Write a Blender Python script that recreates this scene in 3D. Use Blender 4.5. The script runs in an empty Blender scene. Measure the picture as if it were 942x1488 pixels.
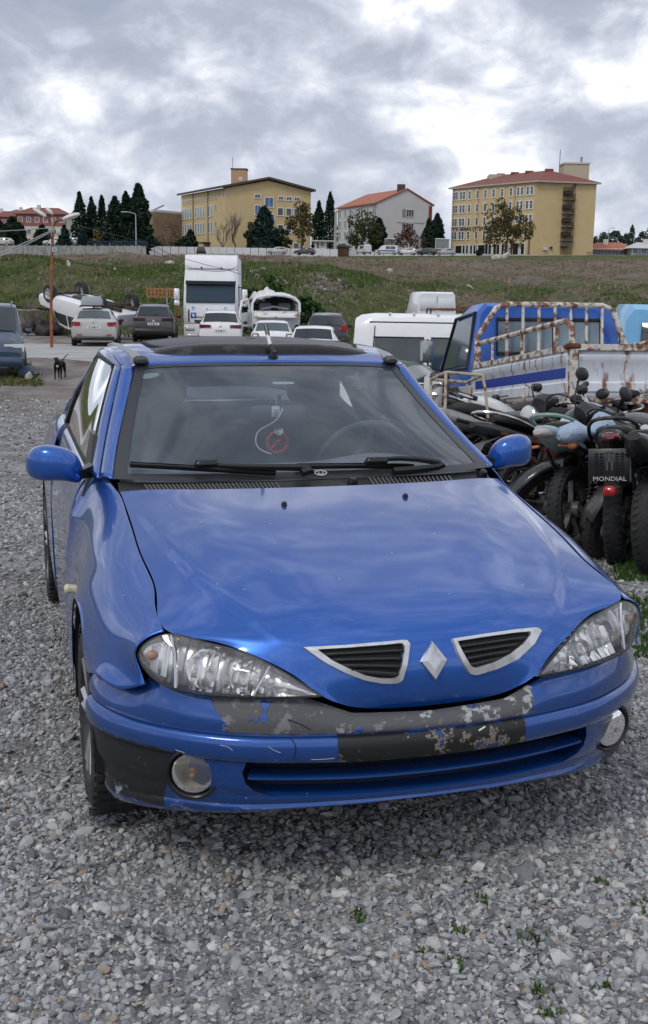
import bpy, math, random
import numpy as np
from mathutils import Vector, Matrix
from mathutils.bvhtree import BVHTree
R_ = math.radians
random.seed(7)
rng = np.random.default_rng(11)
sc = bpy.context.scene
COL = sc.collection

# ------------------------------------------------------------------ camera
F_PX, PITCH, ROLL, CAM_H = 1589.0, 0.19288, 0.01522, 1.5686
PW, PH = 942, 1488
_f = Vector((0, math.cos(PITCH), -math.sin(PITCH)))
_r = Vector((1, 0, 0))
_u = _r.cross(_f)
CR = _r * math.cos(ROLL) + _u * math.sin(ROLL)
CU = -_r * math.sin(ROLL) + _u * math.cos(ROLL)
CF = _f
CAM = Vector((0, 0, CAM_H))
cam_d = bpy.data.cameras.new('camera')
cam_d.sensor_fit = 'HORIZONTAL'
cam_d.sensor_width = 36
cam_d.lens = 36 * F_PX / PW
cam_d.clip_start = 0.05
cam_d.clip_end = 12000
cam_o = bpy.data.objects.new('camera', cam_d)
COL.objects.link(cam_o)
m = Matrix((CR, CU, -CF)).transposed().to_4x4()
m.translation = CAM
cam_o.matrix_world = m
sc.camera = cam_o

# ------------------------------------------------------------------ sky, sun, exposure
SUN_EL, SUN_AZ = R_(52), R_(215)          # azimuth clockwise from +Y
wd = bpy.data.worlds.new('World')
sc.world = wd
wd.use_nodes = True
nt = wd.node_tree
nt.nodes.clear()
def wn(t, **k):
    n = nt.nodes.new(t)
    for a, b in k.items():
        setattr(n, a, b)
    return n
def wl(a, b):
    nt.links.new(a, b)
def wmath(op, a, b=None, c=None, clamp=False):
    n = wn('ShaderNodeMath', operation=op, use_clamp=clamp)
    for i, v in enumerate((a, b, c)):
        if v is None:
            continue
        if isinstance(v, (int, float)):
            n.inputs[i].default_value = v
        else:
            wl(v, n.inputs[i])
    return n.outputs[0]
tc = wn('ShaderNodeTexCoord')
sep = wn('ShaderNodeSeparateXYZ')
wl(tc.outputs['Generated'], sep.inputs[0])
zc = wmath('MAXIMUM', sep.outputs[2], 0.0)
cmb = wn('ShaderNodeCombineXYZ')
wl(sep.outputs[0], cmb.inputs[0]); wl(sep.outputs[1], cmb.inputs[1]); wl(wmath('MULTIPLY', sep.outputs[2], 1.7), cmb.inputs[2])
def wnoise(scale, detail, rough, dist, off):
    mp = wn('ShaderNodeMapping')
    mp.inputs['Location'].default_value = off
    wl(cmb.outputs[0], mp.inputs[0])
    n = wn('ShaderNodeTexNoise')
    n.inputs['Scale'].default_value = scale
    n.inputs['Detail'].default_value = detail
    n.inputs['Roughness'].default_value = rough
    n.inputs['Distortion'].default_value = dist
    wl(mp.outputs[0], n.inputs['Vector'])
    return n.outputs['Fac']
n1 = wnoise(5.2, 10, 0.58, 0.35, (3.1, 1.7, 0))
n2 = wnoise(15.0, 8, 0.55, 0.5, (7.3, 0.4, 2))
n3 = wnoise(2.3, 3, 0.5, 0.0, (1.3, 5.4, 1))
cl = wmath('ADD', wmath('MULTIPLY', n1, 0.60), wmath('ADD', wmath('MULTIPLY', n2, 0.32), wmath('MULTIPLY', n3, 0.24)))
rmp = wn('ShaderNodeValToRGB')
e = rmp.color_ramp.elements
e[0].position = 0.45; e[0].color = (3.0, 3.35, 4.2, 1)
e[1].position = 0.74; e[1].color = (9.8, 10.0, 10.3, 1)
for p_, c_ in ((0.53, (3.6, 3.95, 4.8, 1)), (0.575, (4.7, 5.05, 5.9, 1)), (0.615, (6.2, 6.5, 7.2, 1)), (0.66, (8.6, 8.8, 9.4, 1))):
    q = e.new(p_); q.color = c_
wl(cl, rmp.inputs[0])
sky = wn('ShaderNodeTexSky')
sky.sky_type = 'NISHITA'
sky.sun_disc = False
sky.sun_elevation = SUN_EL
sky.sun_rotation = SUN_AZ
sky.air_density = 1.0
sky.dust_density = 1.5
# clear sky shows only in small holes of the cloud deck
hole = wmath('MULTIPLY', wmath('SUBTRACT', 0.47, cl), 9.0, clamp=True)
hole = wmath('MULTIPLY', hole, 0.35)
mx = wn('ShaderNodeMix', data_type='RGBA')
wl(hole, mx.inputs[0]); wl(rmp.outputs[0], mx.inputs[6]); wl(sky.outputs[0], mx.inputs[7])
# low haze band near the horizon: the deck gets even and pale with distance
hz = wmath('POWER', wmath('SUBTRACT', 1.0, wmath('MINIMUM', wmath('MULTIPLY', zc, 4.5), 1.0)), 2.0)
mx2 = wn('ShaderNodeMix', data_type='RGBA')
wl(wmath('MULTIPLY', hz, 0.55), mx2.inputs[0]); wl(mx.outputs[2], mx2.inputs[6])
mx2.inputs[7].default_value = (5.7, 6.0, 6.7, 1)
bg = wn('ShaderNodeBackground')
bg.inputs[1].default_value = 0.1
wl(mx2.outputs[2], bg.inputs[0])
wo = wn('ShaderNodeOutputWorld')
wl(bg.outputs[0], wo.inputs[0])

sun_d = bpy.data.lights.new('sun', 'SUN')
sun_d.energy = 0.9
sun_d.angle = R_(14)
sun_d.color = (1.0, 0.95, 0.88)
sun_o = bpy.data.objects.new('sun', sun_d)
COL.objects.link(sun_o)
sd = Vector((math.sin(SUN_AZ) * math.cos(SUN_EL), math.cos(SUN_AZ) * math.cos(SUN_EL), math.sin(SUN_EL)))
sun_o.rotation_euler = sd.to_track_quat('Z', 'Y').to_euler()
sun_o.location = (0, -20, 40)

vs = sc.view_settings
vs.view_transform = 'Standard'
vs.look = 'None'
vs.gamma = 1
vs.exposure = 0.38
sc.display_settings.display_device = 'sRGB'
try:
    sc.cycles.max_bounces = 8
    sc.cycles.transparent_max_bounces = 24
    sc.cycles.caustics_reflective = False
    sc.cycles.caustics_refractive = False
except Exception:
    pass

# ------------------------------------------------------------------ placing helpers
def gz(X, Y):
    """height of the yard and of the hillside beyond it"""
    def sm(a, b, v):
        t = min(1.0, max(0.0, (v - a) / (b - a)))
        return t * t * (3 - 2 * t)
    yard = -(0.42 + 0.75 * sm(-8, 3, X)) * min(1.0, max(0.0, (Y - 5.5) / 20.0))
    if Y < 55:
        return yard
    right = sm(-2, 16, X)
    bank_full = 3.6 * (1 - right) + 2.2 * right
    bank = 3.6 * sm(56, 80, Y) * (1 - right) + right * (2.2 * sm(56, 100, Y))
    top = 10.3 + 0.018 * max(-45.0, min(60.0, X))
    rise = (top - yard - bank_full) * (sm(66, 236, Y) * 0.10 + 0.90 * min(1.0, max(0.0, (Y - 70) / 165.0)))
    k = 0.5 * math.sin(X * 0.21 + 1.3) * math.sin(Y * 0.09) + 0.3 * math.sin(X * 0.55 + Y * 0.23) + 0.16 * math.sin(X * 1.1 - Y * 0.61)
    k *= sm(57, 70, Y) * (1 - sm(165, 215, Y)) * 0.75
    return yard + (bank + rise + k)
def ray(u, v):
    return (CR * ((u - PW / 2) / F_PX) + CU * (-(v - PH / 2) / F_PX) + CF)
def at(u, v, Y):
    """point of the place seen at photo position (u,v) standing Y metres ahead"""
    d = ray(u, v)
    return CAM + d * (Y / d.y)
def gnd(u, v):
    d = ray(u, v)
    t = 1.0
    for i in range(4000):
        p = CAM + d * t
        if p.z <= gz(p.x, p.y):
            break
        t += 0.02 + t * 0.002
    return Vector((p.x, p.y, gz(p.x, p.y)))
def xat(u, Y):
    return at(u, 440, Y).x

# ------------------------------------------------------------------ materials
MATS = {}
def M(name, col, rough=0.6, metal=0.0, spec=0.5, coat=0.0, var=0.0, vs_=4.0, col2=None, mix=(0.5, 0.62, 6.0), bump=0.0, bs=30.0, island=0.0, emit=0.0, stretch=None):
    if name in MATS:
        return MATS[name]
    mt = bpy.data.materials.new(name)
    mt.use_nodes = True
    t = mt.node_tree
    b = t.nodes['Principled BSDF']
    b.inputs['Roughness'].default_value = rough
    b.inputs['Metallic'].default_value = metal
    b.inputs['Specular IOR Level'].default_value = spec
    b.inputs['Coat Weight'].default_value = coat
    b.inputs['Coat Roughness'].default_value = 0.04
    cc = (col[0], col[1], col[2], 1)
    b.inputs['Base Color'].default_value = cc
    tcn = t.nodes.new('ShaderNodeTexCoord')
    vec = tcn.outputs['Object']
    if stretch:
        mp = t.nodes.new('ShaderNodeMapping')
        mp.inputs['Scale'].default_value = stretch
        t.links.new(vec, mp.inputs[0]); vec = mp.outputs[0]
    def noise(s, det=6, ro=0.6):
        n = t.nodes.new('ShaderNodeTexNoise')
        n.inputs['Scale'].default_value = s
        n.inputs['Detail'].default_value = det
        n.inputs['Roughness'].default_value = ro
        t.links.new(vec, n.inputs['Vector'])
        return n.outputs['Fac']
    cur = None
    if col2 is not None:
        n = noise(mix[2])
        mr = t.nodes.new('ShaderNodeMapRange')
        mr.inputs[1].default_value = mix[0]; mr.inputs[2].default_value = mix[1]
        t.links.new(n, mr.inputs[0])
        x = t.nodes.new('ShaderNodeMix'); x.data_type = 'RGBA'
        t.links.new(mr.outputs[0], x.inputs[0])
        x.inputs[6].default_value = cc
        x.inputs[7].default_value = (col2[0], col2[1], col2[2], 1)
        cur = x.outputs[2]
    def scale_by(cur, fac, lo, hi):
        mr = t.nodes.new('ShaderNodeMapRange')
        mr.inputs[3].default_value = lo; mr.inputs[4].default_value = hi
        t.links.new(fac, mr.inputs[0])
        x = t.nodes.new('ShaderNodeMix'); x.data_type = 'RGBA'; x.blend_type = 'MULTIPLY'
        x.inputs[0].default_value = 1
        if cur is None:
            x.inputs[6].default_value = cc
        else:
            t.links.new(cur, x.inputs[6])
        t.links.new(mr.outputs[0], x.inputs[7])
        return x.outputs[2]
    if var:
        n = noise(vs_)
        mr = t.nodes.new('ShaderNodeMapRange')
        mr.inputs[1].default_value = 0.3; mr.inputs[2].default_value = 0.7
        t.links.new(n, mr.inputs[0])
        cur = scale_by(cur, mr.outputs[0], 1 - var, 1 + var)
    if island:
        g = t.nodes.new('ShaderNodeNewGeometry')
        cur = scale_by(cur, g.outputs['Random Per Island'], 1 - island, 1 + island)
    if cur is not None:
        t.links.new(cur, b.inputs['Base Color'])
    if bump:
        bn = t.nodes.new('ShaderNodeBump')
        bn.inputs['Strength'].default_value = bump
        bn.inputs['Distance'].default_value = 0.02
        t.links.new(noise(bs, 5), bn.inputs['Height'])
        t.links.new(bn.outputs[0], b.inputs['Normal'])
    if emit:
        b.inputs['Emission Color'].default_value = cc
        b.inputs['Emission Strength'].default_value = emit
    MATS[name] = mt
    return mt
def glass(name, tint, dust=0.06, dustc=(0.35, 0.38, 0.42), refl=1.0, ior=1.5):
    """thin pane: tinted see-through, clear reflection, a film of dust"""
    if name in MATS:
        return MATS[name]
    mt = bpy.data.materials.new(name)
    mt.use_nodes = True
    t = mt.node_tree
    t.nodes.clear()
    o = t.nodes.new('ShaderNodeOutputMaterial')
    tr = t.nodes.new('ShaderNodeBsdfTransparent'); tr.inputs[0].default_value = (*tint, 1)
    gl = t.nodes.new('ShaderNodeBsdfGlossy'); gl.inputs['Roughness'].default_value = 0.02
    gl.inputs[0].default_value = (refl, refl, refl, 1)
    df = t.nodes.new('ShaderNodeBsdfDiffuse'); df.inputs[0].default_value = (*dustc, 1)
    m0 = t.nodes.new('ShaderNodeMixShader')
    n = t.nodes.new('ShaderNodeTexNoise'); n.inputs['Scale'].default_value = 3.0; n.inputs['Detail'].default_value = 6
    tcn = t.nodes.new('ShaderNodeTexCoord'); t.links.new(tcn.outputs['Object'], n.inputs['Vector'])
    mr = t.nodes.new('ShaderNodeMapRange'); mr.inputs[1].default_value = 0.3; mr.inputs[2].default_value = 0.7
    mr.inputs[3].default_value = dust * 0.6; mr.inputs[4].default_value = dust * 1.4
    t.links.new(n.outputs['Fac'], mr.inputs[0]); t.links.new(mr.outputs[0], m0.inputs[0])
    t.links.new(tr.outputs[0], m0.inputs[1]); t.links.new(df.outputs[0], m0.inputs[2])
    fr = t.nodes.new('ShaderNodeFresnel'); fr.inputs[0].default_value = ior
    m1 = t.nodes.new('ShaderNodeMixShader')
    t.links.new(fr.outputs[0], m1.inputs[0]); t.links.new(m0.outputs[0], m1.inputs[1]); t.links.new(gl.outputs[0], m1.inputs[2])
    t.links.new(m1.outputs[0], o.inputs[0])
    MATS[name] = mt
    return mt

# ------------------------------------------------------------------ mesh helpers
class MB:
    def __init__(s, mtx=None):
        s.v = []; s.f = []; s.M = mtx
    def _add(s, vs, fs):
        o = len(s.v)
        if s.M is not None:
            vs = [s.M @ Vector(q) for q in vs]
        s.v.extend([tuple(q) for q in vs])
        s.f.extend([tuple(i + o for i in f) for f in fs])
        return s
    def box(s, c, d, rot=None, taper=1.0):
        x, y, z = d[0] / 2, d[1] / 2, d[2] / 2
        vs = []
        for sz in (-1, 1):
            k = taper if sz > 0 else 1
            for sx, sy in ((-1, -1), (1, -1), (1, 1), (-1, 1)):
                p = Vector((sx * x * k, sy * y * k, sz * z))
                if rot is not None:
                    p = rot @ p
                vs.append(p + Vector(c))
        return s._add(vs, [(3, 2, 1, 0), (4, 5, 6, 7), (0, 1, 5, 4), (1, 2, 6, 5), (2, 3, 7, 6), (3, 0, 4, 7)])
    def rbox(s, c, d, r=0.02, rot=None):
        """box with chamfered edges"""
        x, y, z = d[0] / 2, d[1] / 2, d[2] / 2
        r = min(r, x * 0.9, y * 0.9, z * 0.9)
        def ring(zz, k):
            a, b = x - k, y - k
            rr = r
            return [Vector(q) for q in ((a - rr, -b, zz), (a, -b + rr, zz), (a, b - rr, zz), (a - rr, b, zz), (-a + rr, b, zz), (-a, b - rr, zz), (-a, -b + rr, zz), (-a + rr, -b, zz))]
        rings = [ring(-z, r * 0.7), ring(-z + r, 0), ring(z - r, 0), ring(z, r * 0.7)]
        vs = []
        for rg in rings:
            for p in rg:
                if rot is not None:
                    p = rot @ p
                vs.append(p + Vector(c))
        fs = [tuple(range(7, -1, -1)), tuple(range(24, 32))]
        for k in range(3):
            for i in range(8):
                j = (i + 1) % 8
                fs.append((k * 8 + i, k * 8 + j, k * 8 + 8 + j, k * 8 + 8 + i))
        return s._add(vs, fs)
    def tube(s, pts, r, n=8, closed=False, cap=True):
        P = [Vector(p) for p in pts]
        k = len(P)
        rs = r if isinstance(r, (list, tuple)) else [r] * k
        vs = []; prev = None
        for i in range(k):
            if closed:
                d = (P[(i + 1) % k] - P[i - 1])
            else:
                d = P[min(i + 1, k - 1)] - P[max(i - 1, 0)]
            d = d.normalized() if d.length > 1e-9 else Vector((0, 0, 1))
            if prev is None:
                a = d.orthogonal().normalized()
            else:
                a = (prev - d * prev.dot(d))
                a = a.normalized() if a.length > 1e-6 else d.orthogonal().normalized()
            prev = a
            b = d.cross(a)
            for j in range(n):
                t = 2 * math.pi * j / n
                vs.append(P[i] + (a * math.cos(t) + b * math.sin(t)) * rs[i])
        fs = []
        for i in range(k if closed else k - 1):
            i2 = (i + 1) % k
            for j in range(n):
                j2 = (j + 1) % n
                fs.append((i * n + j, i * n + j2, i2 * n + j2, i2 * n + j))
        if cap and not closed:
            fs.append(tuple(range(n - 1, -1, -1)))
            fs.append(tuple((k - 1) * n + j for j in range(n)))
        return s._add(vs, fs)
    def lathe(s, prof, c=(0, 0, 0), axis=(0, 0, 1), n=24, arc=None):
        ax = Vector(axis).normalized()
        a = ax.orthogonal().normalized()
        b = ax.cross(a)
        c = Vector(c)
        vs = []; k = len(prof)
        for j in range(n):
            t = 2 * math.pi * j / n
            e_ = a * math.cos(t) + b * math.sin(t)
            for r, h in prof:
                vs.append(c + e_ * r + ax * h)
        fs = []
        for j in range(n):
            j2 = (j + 1) % n
            for i in range(k - 1):
                fs.append((j * k + i, j2 * k + i, j2 * k + i + 1, j * k + i + 1))
        return s._add(vs, fs)
    def ell(s, c, r, n=12, m=8, rot=None, squash=1.0):
        vs = []
        c = Vector(c)
        for i in range(m + 1):
            ph = math.pi * i / m
            for j in range(n):
                t = 2 * math.pi * j / n
                sx = math.sin(ph) * math.cos(t); sy = math.sin(ph) * math.sin(t); sz = math.cos(ph)
                if squash != 1.0:
                    sx = math.copysign(abs(sx) ** squash, sx); sy = math.copysign(abs(sy) ** squash, sy); sz = math.copysign(abs(sz) ** squash, sz)
                p = Vector((sx * r[0], sy * r[1], sz * r[2]))
                if rot is not None:
                    p = rot @ p
                vs.append(p + c)
        fs = []
        for i in range(m):
            for j in range(n):
                j2 = (j + 1) % n
                fs.append((i * n + j, (i + 1) * n + j, (i + 1) * n + j2, i * n + j2))
        return s._add(vs, fs)
    def loft(s, secs, closed=True, caps=True):
        n = len(secs[0])
        vs = [p for sec in secs for p in sec]
        fs = []
        for i in range(len(secs) - 1):
            for j in range(n if closed else n - 1):
                j2 = (j + 1) % n
                fs.append((i * n + j, i * n + j2, (i + 1) * n + j2, (i + 1) * n + j))
        if caps:
            fs.append(tuple(range(n - 1, -1, -1)))
            fs.append(tuple((len(secs) - 1) * n + j for j in range(n)))
        return s._add(vs, fs)
    def grid(s, rows, flip=False, skip=None):
        n = len(rows[0])
        vs = [p for r in rows for p in r]
        fs = []
        for i in range(len(rows) - 1):
            for j in range(n - 1):
                if skip and skip(i, j):
                    continue
                q = (i * n + j, i * n + j + 1, (i + 1) * n + j + 1, (i + 1) * n + j)
                fs.append(q[::-1] if flip else q)
        return s._add(vs, fs)
    def prism(s, poly, h, o=(0, 0, 0), ex=(1, 0, 0), ey=(0, 1, 0)):
        """polygon in the plane (ex,ey) at o, pulled out by h along ex x ey"""
        ex = Vector(ex).normalized(); ey = Vector(ey).normalized(); ez = ex.cross(ey); o = Vector(o)
        n = len(poly)
        vs = [o + ex * a + ey * b for a, b in poly] + [o + ex * a + ey * b + ez * h for a, b in poly]
        fs = [tuple(range(n - 1, -1, -1)), tuple(range(n, 2 * n))]
        for i in range(n):
            j = (i + 1) % n
            fs.append((i, j, n + j, n + i))
        return s._add(vs, fs)
    def build(s, name, mat, parent=None, smooth=True, ang=38, matrix=None, solid=0.0):
        me = bpy.data.meshes.new(name)
        me.from_pydata(s.v, [], s.f)
        me.validate()
        me.update()
        if smooth:
            me.shade_smooth()
            try:
                me.set_sharp_from_angle(angle=R_(ang))
            except Exception:
                pass
        mats = mat if isinstance(mat, (list, tuple)) else [mat]
        for q in mats:
            me.materials.append(q)
        o = bpy.data.objects.new(name, me)
        COL.objects.link(o)
        if parent is not None:
            o.parent = parent
        if matrix is not None:
            o.matrix_world = matrix
        if solid:
            md = o.modifiers.new('thickness', 'SOLIDIFY')
            md.thickness = solid
            md.offset = -1
        return o
def tag(o, label=None, cat=None, group=None, kind=None):
    if label: o['label'] = label
    if cat: o['category'] = cat
    if group: o['group'] = group
    if kind: o['kind'] = kind
    return o
def empty(name, loc=(0, 0, 0), rz=0.0, rx=0.0, ry=0.0):
    o = bpy.data.objects.new(name, None)
    o.empty_display_size = 0.2
    COL.objects.link(o)
    o.location = loc
    o.rotation_mode = 'XYZ'
    o.rotation_euler = (rx, ry, rz)
    return o
def copy_tree(o, parent=None):
    c = o.copy()
    COL.objects.link(c)
    if parent is not None:
        c.parent = parent
    for ch in [q for q in KIDS.get(o.name, [])]:
        copy_tree(ch, c)
    return c
KIDS = {}
def remember(o):
    """children of a finished thing, for copy_tree"""
    for ch in o.children:
        KIDS.setdefault(o.name, []).append(ch)
        remember(ch)
def spline(P, n):
    """n points on a natural cubic spline through P (chord length)"""
    P = np.asarray(P, float)
    k = len(P)
    d = np.maximum(np.linalg.norm(np.diff(P, axis=0), axis=1), 1e-6)
    t = np.concatenate([[0], np.cumsum(d)])
    q = np.linspace(0, t[-1], n)
    if k == 2:
        w = (q / t[-1])[:, None]
        return P[0] * (1 - w) + P[1] * w
    A = np.zeros((k, k)); B = np.zeros((k, P.shape[1]))
    A[0, 0] = A[-1, -1] = 1
    for i in range(1, k - 1):
        A[i, i - 1] = d[i - 1]; A[i, i] = 2 * (d[i - 1] + d[i]); A[i, i + 1] = d[i]
        B[i] = 3 * ((P[i + 1] - P[i]) / d[i] - (P[i] - P[i - 1]) / d[i - 1])
    c = np.linalg.solve(A, B)
    out = np.empty((n, P.shape[1]))
    idx = np.clip(np.searchsorted(t, q, side='right') - 1, 0, k - 2)
    for a in range(n):
        i = idx[a]; x = q[a] - t[i]
        b = (P[i + 1] - P[i]) / d[i] - d[i] * (2 * c[i] + c[i + 1]) / 3
        out[a] = P[i] + b * x + c[i] * x * x + (c[i + 1] - c[i]) / (3 * d[i]) * x ** 3
    return out
def surf(ctrl, nu, nv):
    """smooth sheet through a grid of control points: nu rows, nv columns"""
    rows = np.stack([spline(r, nv) for r in ctrl])
    cols = np.stack([spline(rows[:, j], nu) for j in range(nv)], axis=1)
    return cols
def mirror(G):
    return G * np.array([-1, 1, 1])
def P2(n, r, a0=0.0, sx=1.0):
    return [(r * math.cos(a0 + 2 * math.pi * i / n) * sx, r * math.sin(a0 + 2 * math.pi * i / n)) for i in range(n)]
def text(name, body, size, mat, parent, matrix, depth=0.004, align='CENTER', sx=1.0):
    cu = bpy.data.curves.new(name, 'FONT')
    cu.body = body
    cu.size = size
    cu.extrude = depth
    cu.align_x = align
    cu.align_y = 'CENTER'
    cu.resolution_u = 2
    tmp = bpy.data.objects.new(name + '_tmp', cu)
    COL.objects.link(tmp)
    dg = bpy.context.evaluated_depsgraph_get()
    me = bpy.data.meshes.new_from_object(tmp.evaluated_get(dg))
    bpy.data.objects.remove(tmp)
    bpy.data.curves.remove(cu)
    me.name = name
    me.materials.clear()
    me.materials.append(mat)
    for v in me.vertices:
        v.co.x *= sx
    o = bpy.data.objects.new(name, me)
    COL.objects.link(o)
    o.parent = parent
    o.matrix_local = matrix
    return o
def frame_m(o, ex, ey):
    ex = Vector(ex).normalized(); ey = Vector(ey).normalized(); ez = ex.cross(ey).normalized(); ey = ez.cross(ex)
    mm = Matrix((ex, ey, ez)).transposed().to_4x4()
    mm.translation = Vector(o)
    return mm
# ------------------------------------------------------------------ shared materials
RUBBER = M('rubber', (0.018, 0.018, 0.019), 0.8, var=0.3, vs_=14, col2=(0.06, 0.056, 0.05), mix=(0.5, 0.75, 9), bump=0.3, bs=60)
BLACKP = M('black_plastic', (0.016, 0.016, 0.018), 0.45, var=0.25, col2=(0.05, 0.048, 0.046), mix=(0.5, 0.8, 12))
SATIN = M('satin_black', (0.012, 0.012, 0.013), 0.3, var=0.2)
DARK = M('dark_void', (0.006, 0.006, 0.007), 0.9)
CHROME = M('chrome', (0.75, 0.75, 0.77), 0.14, metal=1.0, var=0.1)
BRIGHTTRIM = M('bright_trim', (0.62, 0.63, 0.65), 0.3, metal=0.85, col2=(0.35, 0.34, 0.33), mix=(0.5, 0.75, 30))
STEEL = M('steel', (0.32, 0.32, 0.33), 0.42, metal=0.9, col2=(0.14, 0.09, 0.06), mix=(0.55, 0.7, 18))
ALLOY = M('alloy', (0.56, 0.56, 0.57), 0.35, metal=0.8, var=0.2, vs_=10)
DULLALLOY = M('dull_alloy', (0.20, 0.19, 0.18), 0.5, metal=0.7, col2=(0.10, 0.085, 0.07), mix=(0.45, 0.7, 12))
RUST = M('rust', (0.17, 0.065, 0.03), 0.85, col2=(0.07, 0.03, 0.018), mix=(0.4, 0.65, 14), var=0.3, bump=0.5, bs=60)
RUSTPOLE = M('rust_pole', (0.30, 0.11, 0.05), 0.8, col2=(0.14, 0.055, 0.03), mix=(0.45, 0.65, 9), var=0.2)
RUSTYWHITE = M('rusty_white', (0.60, 0.59, 0.54), 0.6, col2=(0.19, 0.072, 0.032), mix=(0.46, 0.56, 11), var=0.12, bump=0.3, bs=50)
REDLENS = M('red_lens', (0.30, 0.012, 0.015), 0.15, coat=0.6)
REDLENS2 = M('dark_red_lens', (0.13, 0.010, 0.014), 0.15, coat=0.8)
AMBER = M('amber_lens', (0.75, 0.22, 0.07), 0.25, coat=0.5)
CLEARLENS = M('clear_lens', (0.62, 0.63, 0.62), 0.12, coat=0.8)
WINDOWDK = M('dark_window', (0.022, 0.028, 0.034), 0.06, spec=0.7, coat=0.3)
WINDOWMID = M('mid_window', (0.07, 0.095, 0.11), 0.06, spec=0.8, coat=0.3)
WINDOWLT = M('pale_window', (0.20, 0.27, 0.30), 0.1, spec=0.8)
WHITEP = M('white_paint', (0.72, 0.72, 0.71), 0.3, coat=0.5, var=0.05, col2=(0.55, 0.53, 0.50), mix=(0.55, 0.8, 3))
WHITE2 = M('white_body', (0.76, 0.77, 0.79), 0.35, coat=0.4, var=0.04)
PLATEW = M('plate_white', (0.70, 0.70, 0.70), 0.4)
PLATEK = M('plate_black', (0.02, 0.02, 0.025), 0.5)
PLATEB = M('plate_blue', (0.02, 0.08, 0.40), 0.4)
CONCRETE = M('concrete', (0.36, 0.355, 0.34), 0.9, col2=(0.20, 0.19, 0.175), mix=(0.48, 0.68, 1.6), var=0.15, stretch=(1, 1, 0.35), bump=0.2)
WOODRED = M('weathered_wood', (0.33, 0.15, 0.07), 0.8, var=0.35, vs_=6)

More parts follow.
